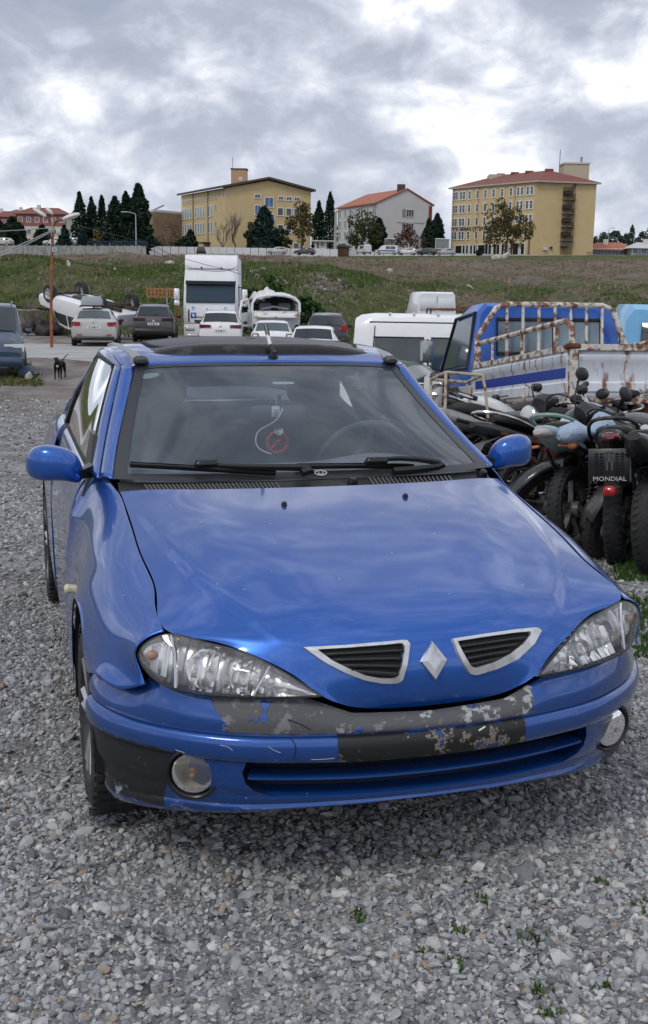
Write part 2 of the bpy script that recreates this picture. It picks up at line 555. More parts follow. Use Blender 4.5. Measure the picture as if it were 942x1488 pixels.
def paint_blue(name, damage=None):
    """metallic blue, specks of dirt and stone chips; damage='bumper' adds the worn-off zones of the bumper"""
    mt = bpy.data.materials.new(name)
    mt.use_nodes = True
    t = mt.node_tree
    b = t.nodes['Principled BSDF']
    L = t.links.new
    tcn = t.nodes.new('ShaderNodeTexCoord')
    P = tcn.outputs['Object']
    def N(tp, **k):
        n = t.nodes.new(tp)
        for a, c in k.items(): setattr(n, a, c)
        return n
    def math_(op, a, c=None, clamp=False):
        n = N('ShaderNodeMath', operation=op, use_clamp=clamp)
        for i, v in enumerate((a, c)):
            if v is None: continue
            if isinstance(v, (int, float)): n.inputs[i].default_value = v
            else: L(v, n.inputs[i])
        return n.outputs[0]
    def noise(s, d=6, ro=0.6, off=0):
        n = N('ShaderNodeTexNoise'); n.inputs['Scale'].default_value = s; n.inputs['Detail'].default_value = d; n.inputs['Roughness'].default_value = ro
        if off:
            mp = N('ShaderNodeMapping'); mp.inputs['Location'].default_value = (off, off * 0.7, off * 1.3); L(P, mp.inputs[0]); L(mp.outputs[0], n.inputs['Vector'])
        else: L(P, n.inputs['Vector'])
        return n.outputs['Fac']
    def rng_(v, a, c, lo=0.0, hi=1.0):
        n = N('ShaderNodeMapRange'); n.inputs[1].default_value = a; n.inputs[2].default_value = c; n.inputs[3].default_value = lo; n.inputs[4].default_value = hi
        L(v, n.inputs[0]); return n.outputs[0]
    def mixc(f, a, c):
        n = N('ShaderNodeMix', data_type='RGBA')
        if isinstance(f, float): n.inputs[0].default_value = f
        else: L(f, n.inputs[0])
        for i, v in ((6, a), (7, c)):
            if isinstance(v, tuple): n.inputs[i].default_value = (*v, 1)
            else: L(v, n.inputs[i])
        return n.outputs[2]
    def mixf(f, a, c):
        n = N('ShaderNodeMix', data_type='FLOAT'); L(f, n.inputs[0])
        for i, v in ((2, a), (3, c)):
            if isinstance(v, (int, float)): n.inputs[i].default_value = v
            else: L(v, n.inputs[i])
        return n.outputs[0]
    dk_ = .72 if damage else 1.0      # bumper blue darkened in the colour for the dim light its upright faces get
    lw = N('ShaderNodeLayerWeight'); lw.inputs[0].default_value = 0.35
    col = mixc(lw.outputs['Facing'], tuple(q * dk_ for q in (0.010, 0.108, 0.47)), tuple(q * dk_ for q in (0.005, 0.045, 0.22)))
    col = mixc(rng_(noise(2.6), 0.35, 0.75, 0.0, 0.09), col, (0.15, 0.17, 0.22))      # film of dust
    vo = N('ShaderNodeTexVoronoi'); vo.inputs['Scale'].default_value = 46; L(P, vo.inputs['Vector'])
    sel = N('ShaderNodeSeparateColor'); L(vo.outputs['Color'], sel.inputs[0])
    chip = math_('MULTIPLY', math_('LESS_THAN', vo.outputs['Distance'], 0.10), math_('GREATER_THAN', sel.outputs[0], 0.94))
    col = mixc(math_('MULTIPLY', chip, 0.8), col, (0.6, 0.62, 0.66))
    rough = rng_(noise(5.0), 0.3, 0.7, 0.24, 0.36)
    coat = math_('SUBTRACT', 1.0, math_('MULTIPLY', chip, 1.0))
    metal = 0.5
    if damage == 'bumper':
        sp = N('ShaderNodeSeparateXYZ'); L(P, sp.inputs[0])
        x, y, z = sp.outputs
        wob = math_('MULTIPLY', math_('SUBTRACT', noise(16, 4, 0.55), 0.5), 0.09)
        wob2 = math_('MULTIPLY', math_('SUBTRACT', noise(34, 5, 0.6, 3.0), 0.5), 0.05)
        def box(x0, x1, z0, z1, wx, wz, soft=0.002):
            xx = math_('ADD', x, wx); zz = math_('ADD', z, wz)
            f = math_('MULTIPLY', rng_(xx, x0 - soft, x0 + soft), rng_(xx, x1 - soft, x1 + soft, 1.0, 0.0))
            g = math_('MULTIPLY', rng_(zz, z0 - soft, z0 + soft), rng_(zz, z1 - soft, z1 + soft, 1.0, 0.0))
            return math_('MULTIPLY', f, g)
        zero = 0.0
        # peeled band above the groove: grey primer, pale filler, islands of blue
        a = box(-0.53, 0.275, 0.4865, 0.575, math_('ADD', wob, math_('MULTIPLY', math_('SUBTRACT', noise(5, 3, 0.5, 9.0), 0.5), 0.22)), math_('MULTIPLY', wob2, 0.5))
        isl = rng_(noise(13, 3, 0.5, 5.0), 0.635, 0.645)
        a = math_('MULTIPLY', a, math_('SUBTRACT', 1.0, isl))
        prim = mixc(rng_(noise(30, 4, 0.6, 2.0), 0.6, 0.68), (0.085, 0.085, 0.09), (0.17, 0.17, 0.17))
        prim = mixc(math_('MULTIPLY', rng_(noise(15, 7, 0.68, 8.0), 0.55, 0.57), rng_(x, -0.34, -0.18, 0.25, 0.8)), prim, (0.45, 0.46, 0.47))
        col = mixc(a, col, prim)
        # torn black film where the number plate sat
        c = box(-0.262, 0.258, 0.405, 0.482, math_('MULTIPLY', wob2, 0.3), math_('MULTIPLY', wob, 0.25))
        tear = rng_(noise(15, 7, 0.66, 11.0), 0.585, 0.595)
        rim = math_('MULTIPLY', rng_(noise(15, 7, 0.66, 11.0), 0.54, 0.56), math_('SUBTRACT', 1.0, tear))
        plate = mixc(tear, mixc(math_('MULTIPLY', rim, 0.9), (0.010, 0.010, 0.011), (0.26, 0.21, 0.15)), (0.02, 0.045, 0.15))
        col = mixc(c, col, plate)
        # black patch on the outer corner of the car's own right side, scuffed
        d = box(-0.90, -0.665, 0.238, 0.425, math_('MULTIPLY', wob, 0.6), math_('MULTIPLY', wob2, 0.6))
        d2 = box(0.60, 0.76, 0.20, 0.36, wob, wob)
        d = math_('MAXIMUM', d, math_('MULTIPLY', d2, 0.9))
        scuff = math_('MULTIPLY', rng_(noise(70, 5, 0.7, 4.0), 0.62, 0.7), 0.5)
        col = mixc(d, col, mixc(scuff, (0.013, 0.014, 0.016), (0.16, 0.16, 0.17)))
        # scraped lower edge
        s_ = math_('MULTIPLY', rng_(z, 0.285, 0.262), rng_(noise(26, 6, 0.7, 6.0), 0.58, 0.62))
        col = mixc(math_('MULTIPLY', s_, 0.7), col, (0.33, 0.35, 0.40))
        bare = math_('MAXIMUM', math_('MAXIMUM', a, c), d)
        rough = mixf(bare, rough, 0.5)
        coat = math_('MULTIPLY', coat, math_('SUBTRACT', 1.0, math_('MULTIPLY', bare, 0.92)))
        metal = mixf(bare, 0.5, 0.0)
        bmp = N('ShaderNodeBump'); bmp.inputs['Strength'].default_value = 0.6; bmp.inputs['Distance'].default_value = 0.004
        L(math_('SUBTRACT', 1.0, bare), bmp.inputs['Height']); L(bmp.outputs[0], b.inputs['Normal'])
    L(col, b.inputs['Base Color']); L(rough, b.inputs['Roughness']); L(coat, b.inputs['Coat Weight'])
    if isinstance(metal, float): b.inputs['Metallic'].default_value = metal
    else: L(metal, b.inputs['Metallic'])
    b.inputs['Coat Roughness'].default_value = 0.05
    return mt
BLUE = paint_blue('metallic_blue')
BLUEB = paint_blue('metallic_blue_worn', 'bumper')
# ------------------------------------------------------------------ the blue coupe
# its own frame: x across (+ towards the driver's side), y from the nose to the tail, z up
CAR_AT = (0.3000, 2.6561, 0.0)
CAR_RZ = 0.29191
hero = empty('blue_car', CAR_AT, CAR_RZ)
tag(hero, 'worn metallic blue coupe facing the viewer with peeling front bumper and no number plate', 'car')
HM = Matrix.Translation(CAR_AT) @ Matrix.Rotation(CAR_RZ, 4, 'Z')
HI = HM.inverted()
CAMC = HI @ CAM
def rayc(u, v):
    return (HI.to_3x3() @ ray(u, v)).normalized()
def bvh_of(*grids):
    v = []; f = []
    for G in grids:
        o = len(v); a, b = G.shape[:2]
        v += [Vector(q) for r in G for q in r]
        for i in range(a - 1):
            for j in range(b - 1):
                f.append((o + i * b + j, o + i * b + j + 1, o + (i + 1) * b + j + 1, o + (i + 1) * b + j))
    return BVHTree.FromPolygons(v, f)
def on(bv, u, v, lift=0.0):
    h = bv.ray_cast(CAMC, rayc(u, v))
    if h[0] is None:
        h2 = bv.find_nearest(CAMC + rayc(u, v) * 3.2)
        p, n = h2[0], h2[1]
    else:
        p, n = h[0], h[1]
    if n.dot(CAMC - p) < 0: n = -n
    return p + n * lift, n
def sym(rows):
    """complete half rows (centre to edge) to both sides"""
    out = []
    for r in rows:
        r = [np.array(p, float) for p in r]
        left = [q * np.array([-1, 1, 1]) for q in r[:0:-1]]
        out.append(left + r)
    return out
def both(fn):
    for s in (1, -1):
        fn(s)
def sided(G, s):
    return G if s > 0 else mirror(G)
def sheet(name, G, mat, parent=hero, s=1, flip=False, solid=0.0, ang=38):
    return MB().grid([list(r) for r in sided(G, s)], flip=(flip if s > 0 else not flip)).build(name, mat, parent, solid=solid, ang=ang)

# --- hood
hood_rows = [
    [(0, .975, .955), (.25, .985, .955), (.48, 1.03, .952), (.60, 1.075, .947), (.677, 1.112, .937)],
    [(0, .80, .930), (.25, .80, .930), (.47, .81, .926), (.60, .82, .905), (.671, .83, .876)],
    [(0, .60, .895), (.25, .60, .896), (.46, .605, .890), (.575, .61, .858), (.668, .615, .829)],
    [(0, .40, .849), (.23, .40, .850), (.42, .40, .840), (.53, .395, .803), (.662, .384, .774)],
    [(0, .25, .802), (.21, .25, .803), (.38, .25, .790), (.49, .245, .750), (.653, .224, .726)],
    [(0, .14, .757), (.18, .145, .757), (.32, .15, .744), (.43, .165, .724), (.560, .194, .706)],
    [(0, .080, .715), (.15, .084, .714), (.27, .096, .706), (.36, .108, .694), (.430, .115, .669)],
    [(0, .048, .655), (.12, .050, .655), (.22, .057, .648), (.29, .066, .638), (.345, .072, .622)],
    [(0, .040, .595), (.10, .040, .595), (.19, .043, .592), (.255, .050, .588), (.300, .052, .586)],
    [(0, .058, .528), (.09, .058, .530), (.17, .056, .537), (.23, .054, .551), (.272, .050, .570)]]
HG = surf(sym(hood_rows), 90, 97)
def relax(G, n):
    G = G.copy()
    for k in range(n):
        L_ = (G[:-2, 1:-1] + G[2:, 1:-1] + G[1:-1, :-2] + G[1:-1, 2:]) / 4
        G[1:-1, 1:-1] += .9 * (L_ - G[1:-1, 1:-1])
    return G
_top = relax(HG[:62], 160)
HG = np.concatenate([_top, HG[62:]])
HG[50:] = relax(HG[50:], 14)
# pressed ridges running from the windscreen corners to the grilles
_ry = np.array([.10, .17, .284, .44, .62, .843, 1.0]); _rx = np.array([.355, .415, .478, .545, .588, .625, .64])
_ax = np.abs(HG[:, :, 0]); _d = _ax - np.interp(HG[:, :, 1], _ry, _rx)
_w = np.clip((HG[:, :, 1] - .10) / .10, 0, 1) * np.clip((1.02 - HG[:, :, 1]) / .25, 0, 1)
HG[:, :, 2] += _w * (.0055 * np.exp(-(_d / np.where(_d > 0, .014, .05)) ** 2))
hood_b = bvh_of(HG)
mb = MB().grid([list(r) for r in HG])
mb.grid([[tuple(p) for p in HG[-1]], [(p[0], p[1] + .05, p[2] + .004) for p in HG[-1]]])   # folded lower lip
mb.build('hood', BLUE, hero)
# dent line and the two washer jets
for (u, v) in ((413, 734), (589, 722)):
    p, n = on(hood_b, u, v)
    j = MB().lathe([(0.0, .012), (.006, .011), (.009, .006), (.010, 0), (.0, -.004)], p, n, 10)
    j.box(p + Vector((0, -.006, .006)), (.01, .01, .008))
    j.build('washer_jet', BLACKP, hero)
# --- fender
fender = [
    [(.667, .226, .726), (.692, .232, .718), (.720, .238, .701), (.737, .248, .668), (.729, .239, .634), (.716, .227, .590)],
    [(.672, .34, .764), (.704, .345, .753), (.744, .352, .722), (.774, .36, .668), (.785, .335, .61), (.783, .305, .557)],
    [(.675, .43, .786), (.712, .43, .776), (.759, .435, .74), (.795, .44, .68), (.813, .44, .62), (.826, .42, .560)],
    [(.677, .52, .809), (.716, .52, .799), (.768, .52, .76), (.808, .52, .695), (.832, .52, .63), (.841, .515, .54)],
    [(.679, .65, .838), (.719, .65, .829), (.773, .65, .79), (.815, .65, .72), (.838, .65, .67), (.843, .65, .629)],
    [(.681, .80, .869), (.721, .80, .860), (.776, .80, .82), (.818, .80, .74), (.840, .80, .69), (.846, .80, .660)],
    [(.684, .95, .903), (.723, .95, .894), (.777, .95, .85), (.818, .95, .765), (.838, .95, .69), (.846, .95, .628)],
    [(.687, 1.08, .931), (.725, 1.08, .921), (.778, 1.08, .875), (.818, 1.08, .785), (.838, 1.08, .67), (.844, 1.08, .534)],
    [(.694, 1.16, .947), (.727, 1.16, .936), (.779, 1.16, .89), (.818, 1.16, .79), (.839, 1.16, .62), (.841, 1.16, .39)],
    [(.710, 1.27, .958), (.731, 1.28, .946), (.780, 1.29, .90), (.819, 1.30, .79), (.841, 1.30, .58), (.832, 1.30, .22)],
    [(.722, 1.415, .956), (.738, 1.415, .946), (.781, 1.415, .90), (.821, 1.415, .79), (.843, 1.415, .58), (.833, 1.415, .22)]]
_he = HG[:, -1]
_k = np.argsort(_he[:, 1])
for row in fender:
    y = row[0][1]
    if y < 1.13 and y > .23:
        hx = float(np.interp(y, _he[_k, 1], _he[_k, 0])); hz = float(np.interp(y, _he[_k, 1], _he[_k, 2]))
        row[0] = (hx + .0045, y, hz - .001)
FG = relax(surf(fender, 80, 40), 190)
# pressed crease along the flank
def crease(G, zc, amp):
    G = G.copy()
    w = np.exp(-((G[:, :, 2] - zc) / .022) ** 2) * amp
    w2 = np.exp(-((G[:, :, 2] - zc + .05) / .03) ** 2) * amp * 0.9
    k = np.clip((G[:, :, 1] - .45) / .25, 0, 1)
    G[:, :, 0] += (w - w2) * k
    return G
FG = crease(FG, .80, .003)
FG[:, :, 0] *= 1
both(lambda s: sheet('fender', FG, BLUE, s=s, flip=True, solid=0.003))
# --- doors and rear quarters
doorc = [[(.724, y, .956 + .035 * t), (.745 + .01 * t, y, .944 + .03 * t), (.786 + .008 * t, y, .90), (.824 + .006 * t, y, .79), (.846, y, .58), (.836, y, .22)] for y, t in ((1.425, 0), (1.8, .4), (2.2, .8), (2.615, 1.15))]
DG = crease(surf(doorc, 34, 40), .80, .003)
_q = np.clip((.96 - DG[:, :, 2]) / .25, 0, 1) * np.clip((DG[:, :, 1] - 1.40) / .2, .55, 1)
DG[:, :, 0] -= .017 * _q
quart = [
    [(.748, 2.625, .998), (.768, 2.625, .982), (.805, 2.625, .92), (.835, 2.625, .80), (.848, 2.625, .60), (.838, 2.625, .22)],
    [(.745, 2.90, 1.005), (.767, 2.90, .99), (.808, 2.90, .925), (.840, 2.90, .81), (.851, 2.90, .62), (.849, 2.90, .36)],
    [(.735, 3.05, 1.0), (.762, 3.05, .985), (.810, 3.05, .92), (.844, 3.05, .82), (.855, 3.05, .70), (.854, 3.05, .591)],
    [(.715, 3.268, .985), (.750, 3.268, .97), (.805, 3.268, .91), (.844, 3.268, .82), (.855, 3.268, .73), (.854, 3.268, .66)],
    [(.695, 3.5, .96), (.735, 3.5, .945), (.788, 3.5, .89), (.834, 3.5, .81), (.849, 3.5, .7), (.849, 3.5, .58)],
    [(.675, 3.65, .94), (.72, 3.65, .925), (.768, 3.65, .87), (.812, 3.65, .79), (.83, 3.65, .6), (.82, 3.65, .33)],
    [(.60, 3.9, .90), (.65, 3.9, .885), (.69, 3.9, .84), (.72, 3.9, .76), (.73, 3.9, .55), (.70, 3.9, .33)]]
QG = surf(quart, 50, 40)
QG[:, :, 0] -= .017 * np.clip((.97 - QG[:, :, 2]) / .2, 0, 1)
def side(s):
    d = sheet('door', DG, BLUE, s=s, flip=True, solid=0.003)
    hb = MB().rbox((s * .842, 2.42, .80), (.018, .17, .028), .008)
    hb.build('handle', BLUE, d)
    sheet('rear_quarter', QG, BLUE, s=s, flip=True, solid=0.003)
    sl = MB().loft([[(s * .79, y, .25), (s * .822, y, .24), (s * .818, y, .19), (s * .79, y, .17)] for y in (1.16, 1.6, 2.2, 2.9)])
    sl.build('sill', BLUE, hero)
    # round marker lamp on the fender
    c = Vector((s * .843, 1.335, .56))
    MB().lathe([(.0, .012), (.010, .011), (.016, .006), (.018, 0), (.018, -.01)], c, (s, 0, 0), 14).build('side_marker', M('cream_lens', (.62, .58, .36), .3, coat=.4), hero)
both(side)
# tail and under body, dark inner bodies that the shut lines look into
MB().loft([[(-.72, y, .33), (.72, y, .33), (.72, y, z), (.6, y, z + .12), (-.6, y, z + .12), (-.72, y, z)] for y, z in ((3.86, .75), (3.93, .72))]).build('tail_panel', BLUE, hero)
ub = MB()
ub.box((0, 2.0, .27), (1.30, 3.3, .14)); ub.box((0, .62, .45), (1.18, .66, .34)); ub.box((0, .90, .62), (1.25, .45, .40))
ub.box((0, 2.9, .5), (1.2, 1.5, .4))
ub.build('underbody', DARK, hero)
for s in (1, -1):
    w = MB()
    for cy in (.80, 3.268):
        w = MB()
        pr = [(s * xx, cy + .375 * math.cos(a), .285 + .375 * math.sin(a)) for xx in (.60, .835) for a in [R_(q) for q in range(-10, 191, 12)]]
        k = len(pr) // 2
        w.grid([pr[:k], pr[k:]])
        w.grid([[(s * .60, cy, .2)] * k, pr[:k]])
        w.build('wheel_arch_liner', DARK, hero)

# --- windshield, pillars, roof
ws = [
    [(0, 1.130, .955), (.35, 1.138, .957), (.56, 1.17, .960), (.690, 1.213, .963)],
    [(0, 1.330, 1.078), (.34, 1.345, 1.077), (.53, 1.395, 1.072), (.643, 1.445, 1.062)],
    [(0, 1.560, 1.204), (.31, 1.575, 1.201), (.48, 1.615, 1.192), (.588, 1.650, 1.178)],
    [(0, 1.800, 1.313), (.28, 1.806, 1.311), (.44, 1.815, 1.306), (.535, 1.822, 1.298)]]
WG = surf(sym(ws), 40, 61)
ws_b = bvh_of(WG)
GLASSF = glass('windshield_glass', (0.80, 0.86, 0.89), 0.15, (0.34, 0.42, 0.53), ior=1.36)  # dust film tinted bluish, partly stands in for sky reflected in the pane
GLASSS = glass('side_glass', (0.50, 0.58, 0.54), 0.06, (0.25, 0.28, 0.28))
sheet('windshield', WG, GLASSF)
# black edge band printed round the glass
def band(G, i0, i1, j0, j1, lift, name, mat, parent=hero):
    sub = G[i0:i1, j0:j1] + np.array([0, -lift * .75, lift * .65])
    return MB().grid([list(r) for r in sub]).build(name, mat, parent)
for (i0, i1, j0, j1) in ((0, 3, 0, 61), (38, 40, 0, 61), (2, 39, 0, 3), (2, 39, 58, 61)):
    band(WG, i0, i1, j0, j1, .0025, 'windshield_edge', M('edge_black', (.02, .022, .026), .35, spec=.5))
W_ = np.array([(.692, 1.212, .964), (.645, 1.445, 1.063), (.590, 1.650, 1.180), (.537, 1.824, 1.300)])
O_ = np.array([(.730, 1.275, .957), (.688, 1.480, 1.056), (.638, 1.680, 1.170), (.586, 1.850, 1.298)])
Gd = np.array([(.748, 1.440, .955), (.712, 1.585, 1.050), (.662, 1.77, 1.170), (.602, 1.955, 1.294)])
Wc, Oc, Gc = spline(W_, 24), spline(O_, 24), spline(Gd, 24)
def pillar(s):
    mid = (Wc + Oc) / 2 + np.array([.004, -.006, .010])
    G = np.stack([spline(np.stack([Wc[i], mid[i], Oc[i]]), 7) for i in range(24)])
    sheet('a_pillar', G, BLUE, s=s, solid=.004)
    O2 = Oc + np.array([.003, .006, -.001])
    m2 = (O2 + Gc) / 2 + np.array([.008, 0, .004])
    G = np.stack([spline(np.stack([O2[i], m2[i], Gc[i]]), 6) for i in range(24)])
    # door window frame carried round the top of the glass
    topo = spline([(.586, 1.850, 1.298), (.603, 2.10, 1.340), (.606, 2.40, 1.342), (.600, 2.62, 1.312)], 20)
    topi = spline([(.602, 1.955, 1.294), (.624, 2.14, 1.308), (.628, 2.40, 1.308), (.622, 2.62, 1.280)], 20)
    mm = (topo + topi) / 2 + np.array([.006, 0, .003])
    G2 = np.stack([spline(np.stack([topo[i], mm[i], topi[i]]), 6) for i in range(20)])
    f = sheet('door_frame', G, BLUE, s=s, solid=.004)
    sheet('door_frame_top', G2, BLUE, f, s=s, solid=.004)
    # B pillar and C pillar
    bt = MB().grid([[(s * .600, 2.60, 1.305), (s * .597, 2.68, 1.298)], [(s * .70, 2.60, 1.14), (s * .70, 2.70, 1.14)], [(s * .752, 2.60, .99), (s * .752, 2.70, .99)]], flip=s < 0)
    bt.build('b_pillar', SATIN, hero, solid=.01)
    cp = np.array([[(.596, 2.69, 1.300), (.585, 2.80, 1.290), (.56, 2.95, 1.245)], [(.60, 2.98, 1.225), (.592, 3.03, 1.215), (.57, 3.10, 1.175)], [(.70, 3.12, 1.06), (.685, 3.24, 1.05), (.64, 3.34, 1.02)], [(.742, 3.02, 1.0), (.725, 3.2, .992), (.66, 3.45, .965)]])
    sheet('c_pillar', surf(cp, 20, 12), BLUE, s=s, solid=.004)
    # panes
    gb = spline([(.744, 1.44, .952), (.750, 1.85, .966), (.753, 2.25, .982), (.753, 2.60, .992)], 20)
    gt = np.array([Gc[int(round(q))] for q in np.linspace(0, 23, 9)])
    rows = []
    top = np.concatenate([Gc[2::2], topi[1:]])
    tt = np.linspace(0, len(top) - 1, 30)
    top = np.array([top[int(a)] * (1 - (a - int(a))) + top[min(int(a) + 1, len(top) - 1)] * (a - int(a)) for a in tt])
    bot = spline(gb, 30)
    for k in np.linspace(0, 1, 9):
        rows.append(bot * (1 - k) + top * k + np.array([.012 * math.sin(math.pi * k), 0, 0]))
    sheet('side_window', np.array(rows), GLASSS, s=s, flip=s < 0)
    q = np.array([[(.752, 2.70, .995), (.748, 2.86, 1.003), (.742, 3.01, 1.005)], [(.70, 2.70, 1.14), (.695, 2.85, 1.13), (.70, 2.98, 1.08)], [(.605, 2.70, 1.28), (.60, 2.82, 1.262), (.612, 2.96, 1.215)]])
    sheet('quarter_window', surf(q, 8, 8), GLASSS, s=s)
    # rubber along the belt, mirror sail
    MB().tube([tuple(p * np.array([s, 1, 1])) for p in gb], .008, 6).build('window_seal', RUBBER, hero)
    MB().tube([tuple(p * np.array([s, 1, 1])) for p in top], .007, 6).build('window_seal', RUBBER, hero)
both(pillar)
roofr = [
    [(0, 1.808, 1.317), (.25, 1.812, 1.315), (.42, 1.821, 1.310), (.50, 1.826, 1.306), (.581, 1.852, 1.299)],
    [(0, 1.90, 1.348), (.25, 1.90, 1.346), (.42, 1.905, 1.338), (.51, 1.91, 1.334), (.589, 1.93, 1.316)],
    [(0, 2.10, 1.380), (.25, 2.10, 1.377), (.42, 2.10, 1.366), (.53, 2.10, 1.362), (.602, 2.12, 1.341)],
    [(0, 2.40, 1.386), (.25, 2.40, 1.383), (.42, 2.40, 1.370), (.53, 2.40, 1.364), (.605, 2.40, 1.343)],
    [(0, 2.70, 1.362), (.25, 2.70, 1.358), (.42, 2.70, 1.345), (.52, 2.70, 1.334), (.597, 2.69, 1.310)],
    [(0, 2.90, 1.320), (.25, 2.90, 1.316), (.40, 2.91, 1.300), (.49, 2.92, 1.275), (.56, 2.95, 1.245)]]
RG = surf(sym(roofr), 44, 49)
roof_b = bvh_of(RG)
roof = sheet('roof', RG, BLUE, solid=.004)
rw = np.array([[(0, 2.91, 1.318), (.3, 2.92, 1.305), (.555, 2.955, 1.243)], [(0, 3.14, 1.19), (.32, 3.15, 1.18), (.595, 3.17, 1.12)], [(0, 3.40, 1.02), (.34, 3.40, 1.015), (.645, 3.40, .985)]])
sheet('rear_window', surf(sym(rw), 14, 25), GLASSS)
tl = np.array([[(0, 3.41, 1.012), (.4, 3.41, 1.008), (.69, 3.45, .955)], [(0, 3.70, .985), (.4, 3.70, .98), (.66, 3.70, .93)], [(0, 3.92, .93), (.4, 3.92, .925), (.60, 3.90, .90)]])
sheet('boot_lid', surf(sym(tl), 12, 25), BLUE, solid=.004)
# sunroof: tinted panel raised on its deflector
def roofz(x, y):
    h = roof_b.ray_cast(Vector((x, y, 3)), Vector((0, 0, -1)))
    return h[0].z if h[0] else 1.3
so = []
for i in range(48):
    a = 2 * math.pi * i / 48
    cx_ = math.copysign(abs(math.cos(a)) ** .45, math.cos(a)); sy_ = math.copysign(abs(math.sin(a)) ** .6, math.sin(a))
    so.append((cx_ * .44, 2.19 + sy_ * .24))
rings = []
for k, dz in ((1.0, -.004), (1.008, .003), (.99, .007), (.95, .009), (.6, .011), (.05, .012)):
    rings.append([(x * k, 2.17 + (y - 2.17) * k, roofz(x * k, 2.17 + (y - 2.17) * k) + dz) for x, y in so])
sr = MB().loft(rings, closed=True, caps=False)
SUNR = M('sunroof_glass', (.010, .011, .012), .38, spec=.35, col2=(.05, .05, .052), mix=(.52, .8, 5))
sr.build('sunroof', SUNR, hero)
# wind deflector standing up along the front of the opening
dfr = []
for x in np.linspace(-.455, .455, 41):
    tp = 1 - abs(x / .455) ** 5
    yb_ = 1.893 + .05 * (x / .455) ** 4
    dfr.append([(x, yb_ - .006, roofz(x, yb_) - .003), (x, yb_, roofz(x, yb_) + .012 * tp), (x * .995, yb_ + .022, roofz(x, yb_) + .030 * tp + .002), (x * .99, yb_ + .055, roofz(x, yb_ + .05) + .026 * tp + .003), (x * .985, yb_ + .09, roofz(x, yb_ + .09) + .012 * tp)])
MB().grid(dfr, flip=True).build('wind_deflector', M('deflector', (.010, .0105, .012), .3, spec=.4, col2=(.06, .06, .062), mix=(.56, .72, 14)), hero)
ed = MB().tube([(x * 1.02, 2.17 + (y - 2.17) * 1.02, roofz(x * 1.02, 2.17 + (y - 2.17) * 1.02) + .004) for x, y in so], .007, 6, closed=True)
ed.build('sunroof_seal', RUBBER, hero)
def mould(s):
    pts = spline([(.515, 1.822, 1.311), (.528, 1.95, 1.335), (.545, 2.2, 1.352), (.548, 2.45, 1.352), (.535, 2.72, 1.330), (.50, 2.93, 1.285)], 30)
    rows = []
    for p in pts:
        rows.append([(s * (p[0] + a), p[1], p[2] + b) for a, b in ((-.024, -.004), (-.020, .010), (0, .014), (.018, .009), (.022, -.010))])
    m_ = MB().grid(rows, flip=s > 0)
    m_.build('roof_moulding', M('grey_moulding', (.24, .25, .265), .4, var=.15), hero)
    c = pts[0]
    MB().rbox((s * .513, 1.832, 1.322), (.058, .05, .026), .01, Matrix.Rotation(.35, 3, 'X')).build('moulding_cap', SATIN, hero)
both(mould)
# aerial in the middle of the roof front
p, n = on(roof_b, 397, 519)
an = MB().lathe([(.0, .03), (.011, .028), (.016, .012), (.021, 0), (.021, -.01)], p, n, 12)
an.build('aerial_base', SATIN, hero)
tip = CAMC + rayc(386, 472) * ((p - CAMC).length + .06)
rod = MB().tube([p + n * .02, p.lerp(tip, .35), p.lerp(tip, .36), p.lerp(tip, .72)], [.010, .009, .008, .008], 8)
o_ = rod.build('aerial_rod', M('aerial_white', (.66, .67, .66), .4, col2=(.05, .05, .05), mix=(.56, .6, 40)), hero)
MB().tube([p.lerp(tip, .70), p.lerp(tip, 1.0)], [.010, .008], 8).build('aerial_tip', SATIN, o_)
MB().tube([p + n * .018, p.lerp(tip, .36)], [.012, .010], 8).build('aerial_sleeve', SATIN, o_)

# --- cowl under the windshield with its two grilles
cw = []
for i, x in enumerate(np.linspace(-.675, .675, 40)):
    h = abs(x)
    yf = .985 + .135 * (h / .677) ** 2.2; zf = .938 - .012 * (h / .677) ** 2
    yb = 1.125 + .09 * (h / .69) ** 2; zb = .952
    cw.append([(x, yf + (yb - yf) * k, zf + (zb - zf) * k - .012 * math.sin(math.pi * k)) for k in np.linspace(0, 1, 8)])
CWG = np.array(cw)
cowl_b = bvh_of(CWG)
cowl = sheet('cowl_panel', CWG, BLACKP, flip=True)
def cowl_slats(u0, u1, v0, v1, n):
    for k in range(n):
        t = k / (n - 1)
        u = u0 + (u1 - u0) * t; v = v0 + (v1 - v0) * t
        a, na = on(cowl_b, u - 3.5, v - 5, .004)
        c, nc = on(cowl_b, u + 3.5, v + 5, .004)
        MB().tube([a, c], .0042, 4).build('slat', M('slat_grey', (.10, .10, .104), .5), cowl)
cowl_slats(214, 404, 711, 708, 34)
cowl_slats(540, 655, 701, 698, 20)
# wipers
def wiper(blade, arm, pivot):
    w_ = [on(ws_b, u, v, .018)[0] for u, v in blade]
    root = MB().tube(spline([tuple(q) for q in w_], 14), .007, 6)
    root.grid([[tuple(q + Vector((0, -.004, .010))) for q in w_], [tuple(q + Vector((0, .006, -.012))) for q in w_]])
    o = root.build('wiper', SATIN, hero)
    a_ = [on(ws_b, u, v, l)[0] for u, v, l in arm]
    sp = spline([tuple(q) for q in a_], 12)
    MB().tube(sp, [.016 - .009 * i / 11 for i in range(12)], 6).build('wiper_arm', SATIN, o)
    pv, nn = on(cowl_b, *pivot)
    MB().lathe([(.0, .028), (.012, .026), (.018, .012), (.02, 0)], pv, nn, 12).build('wiper_pivot', SATIN, o)
wiper([(190, 681), (250, 684), (320, 688), (400, 693)], [(515, 702, .03), (450, 694, .035), (400, 690, .034), (300, 684, .026)], (512, 704))
wiper([(430, 683), (520, 682), (600, 684), (712, 688)], [(712, 687, .02), (640, 685, .032), (570, 677, .034), (528, 681, .026)], (700, 692))
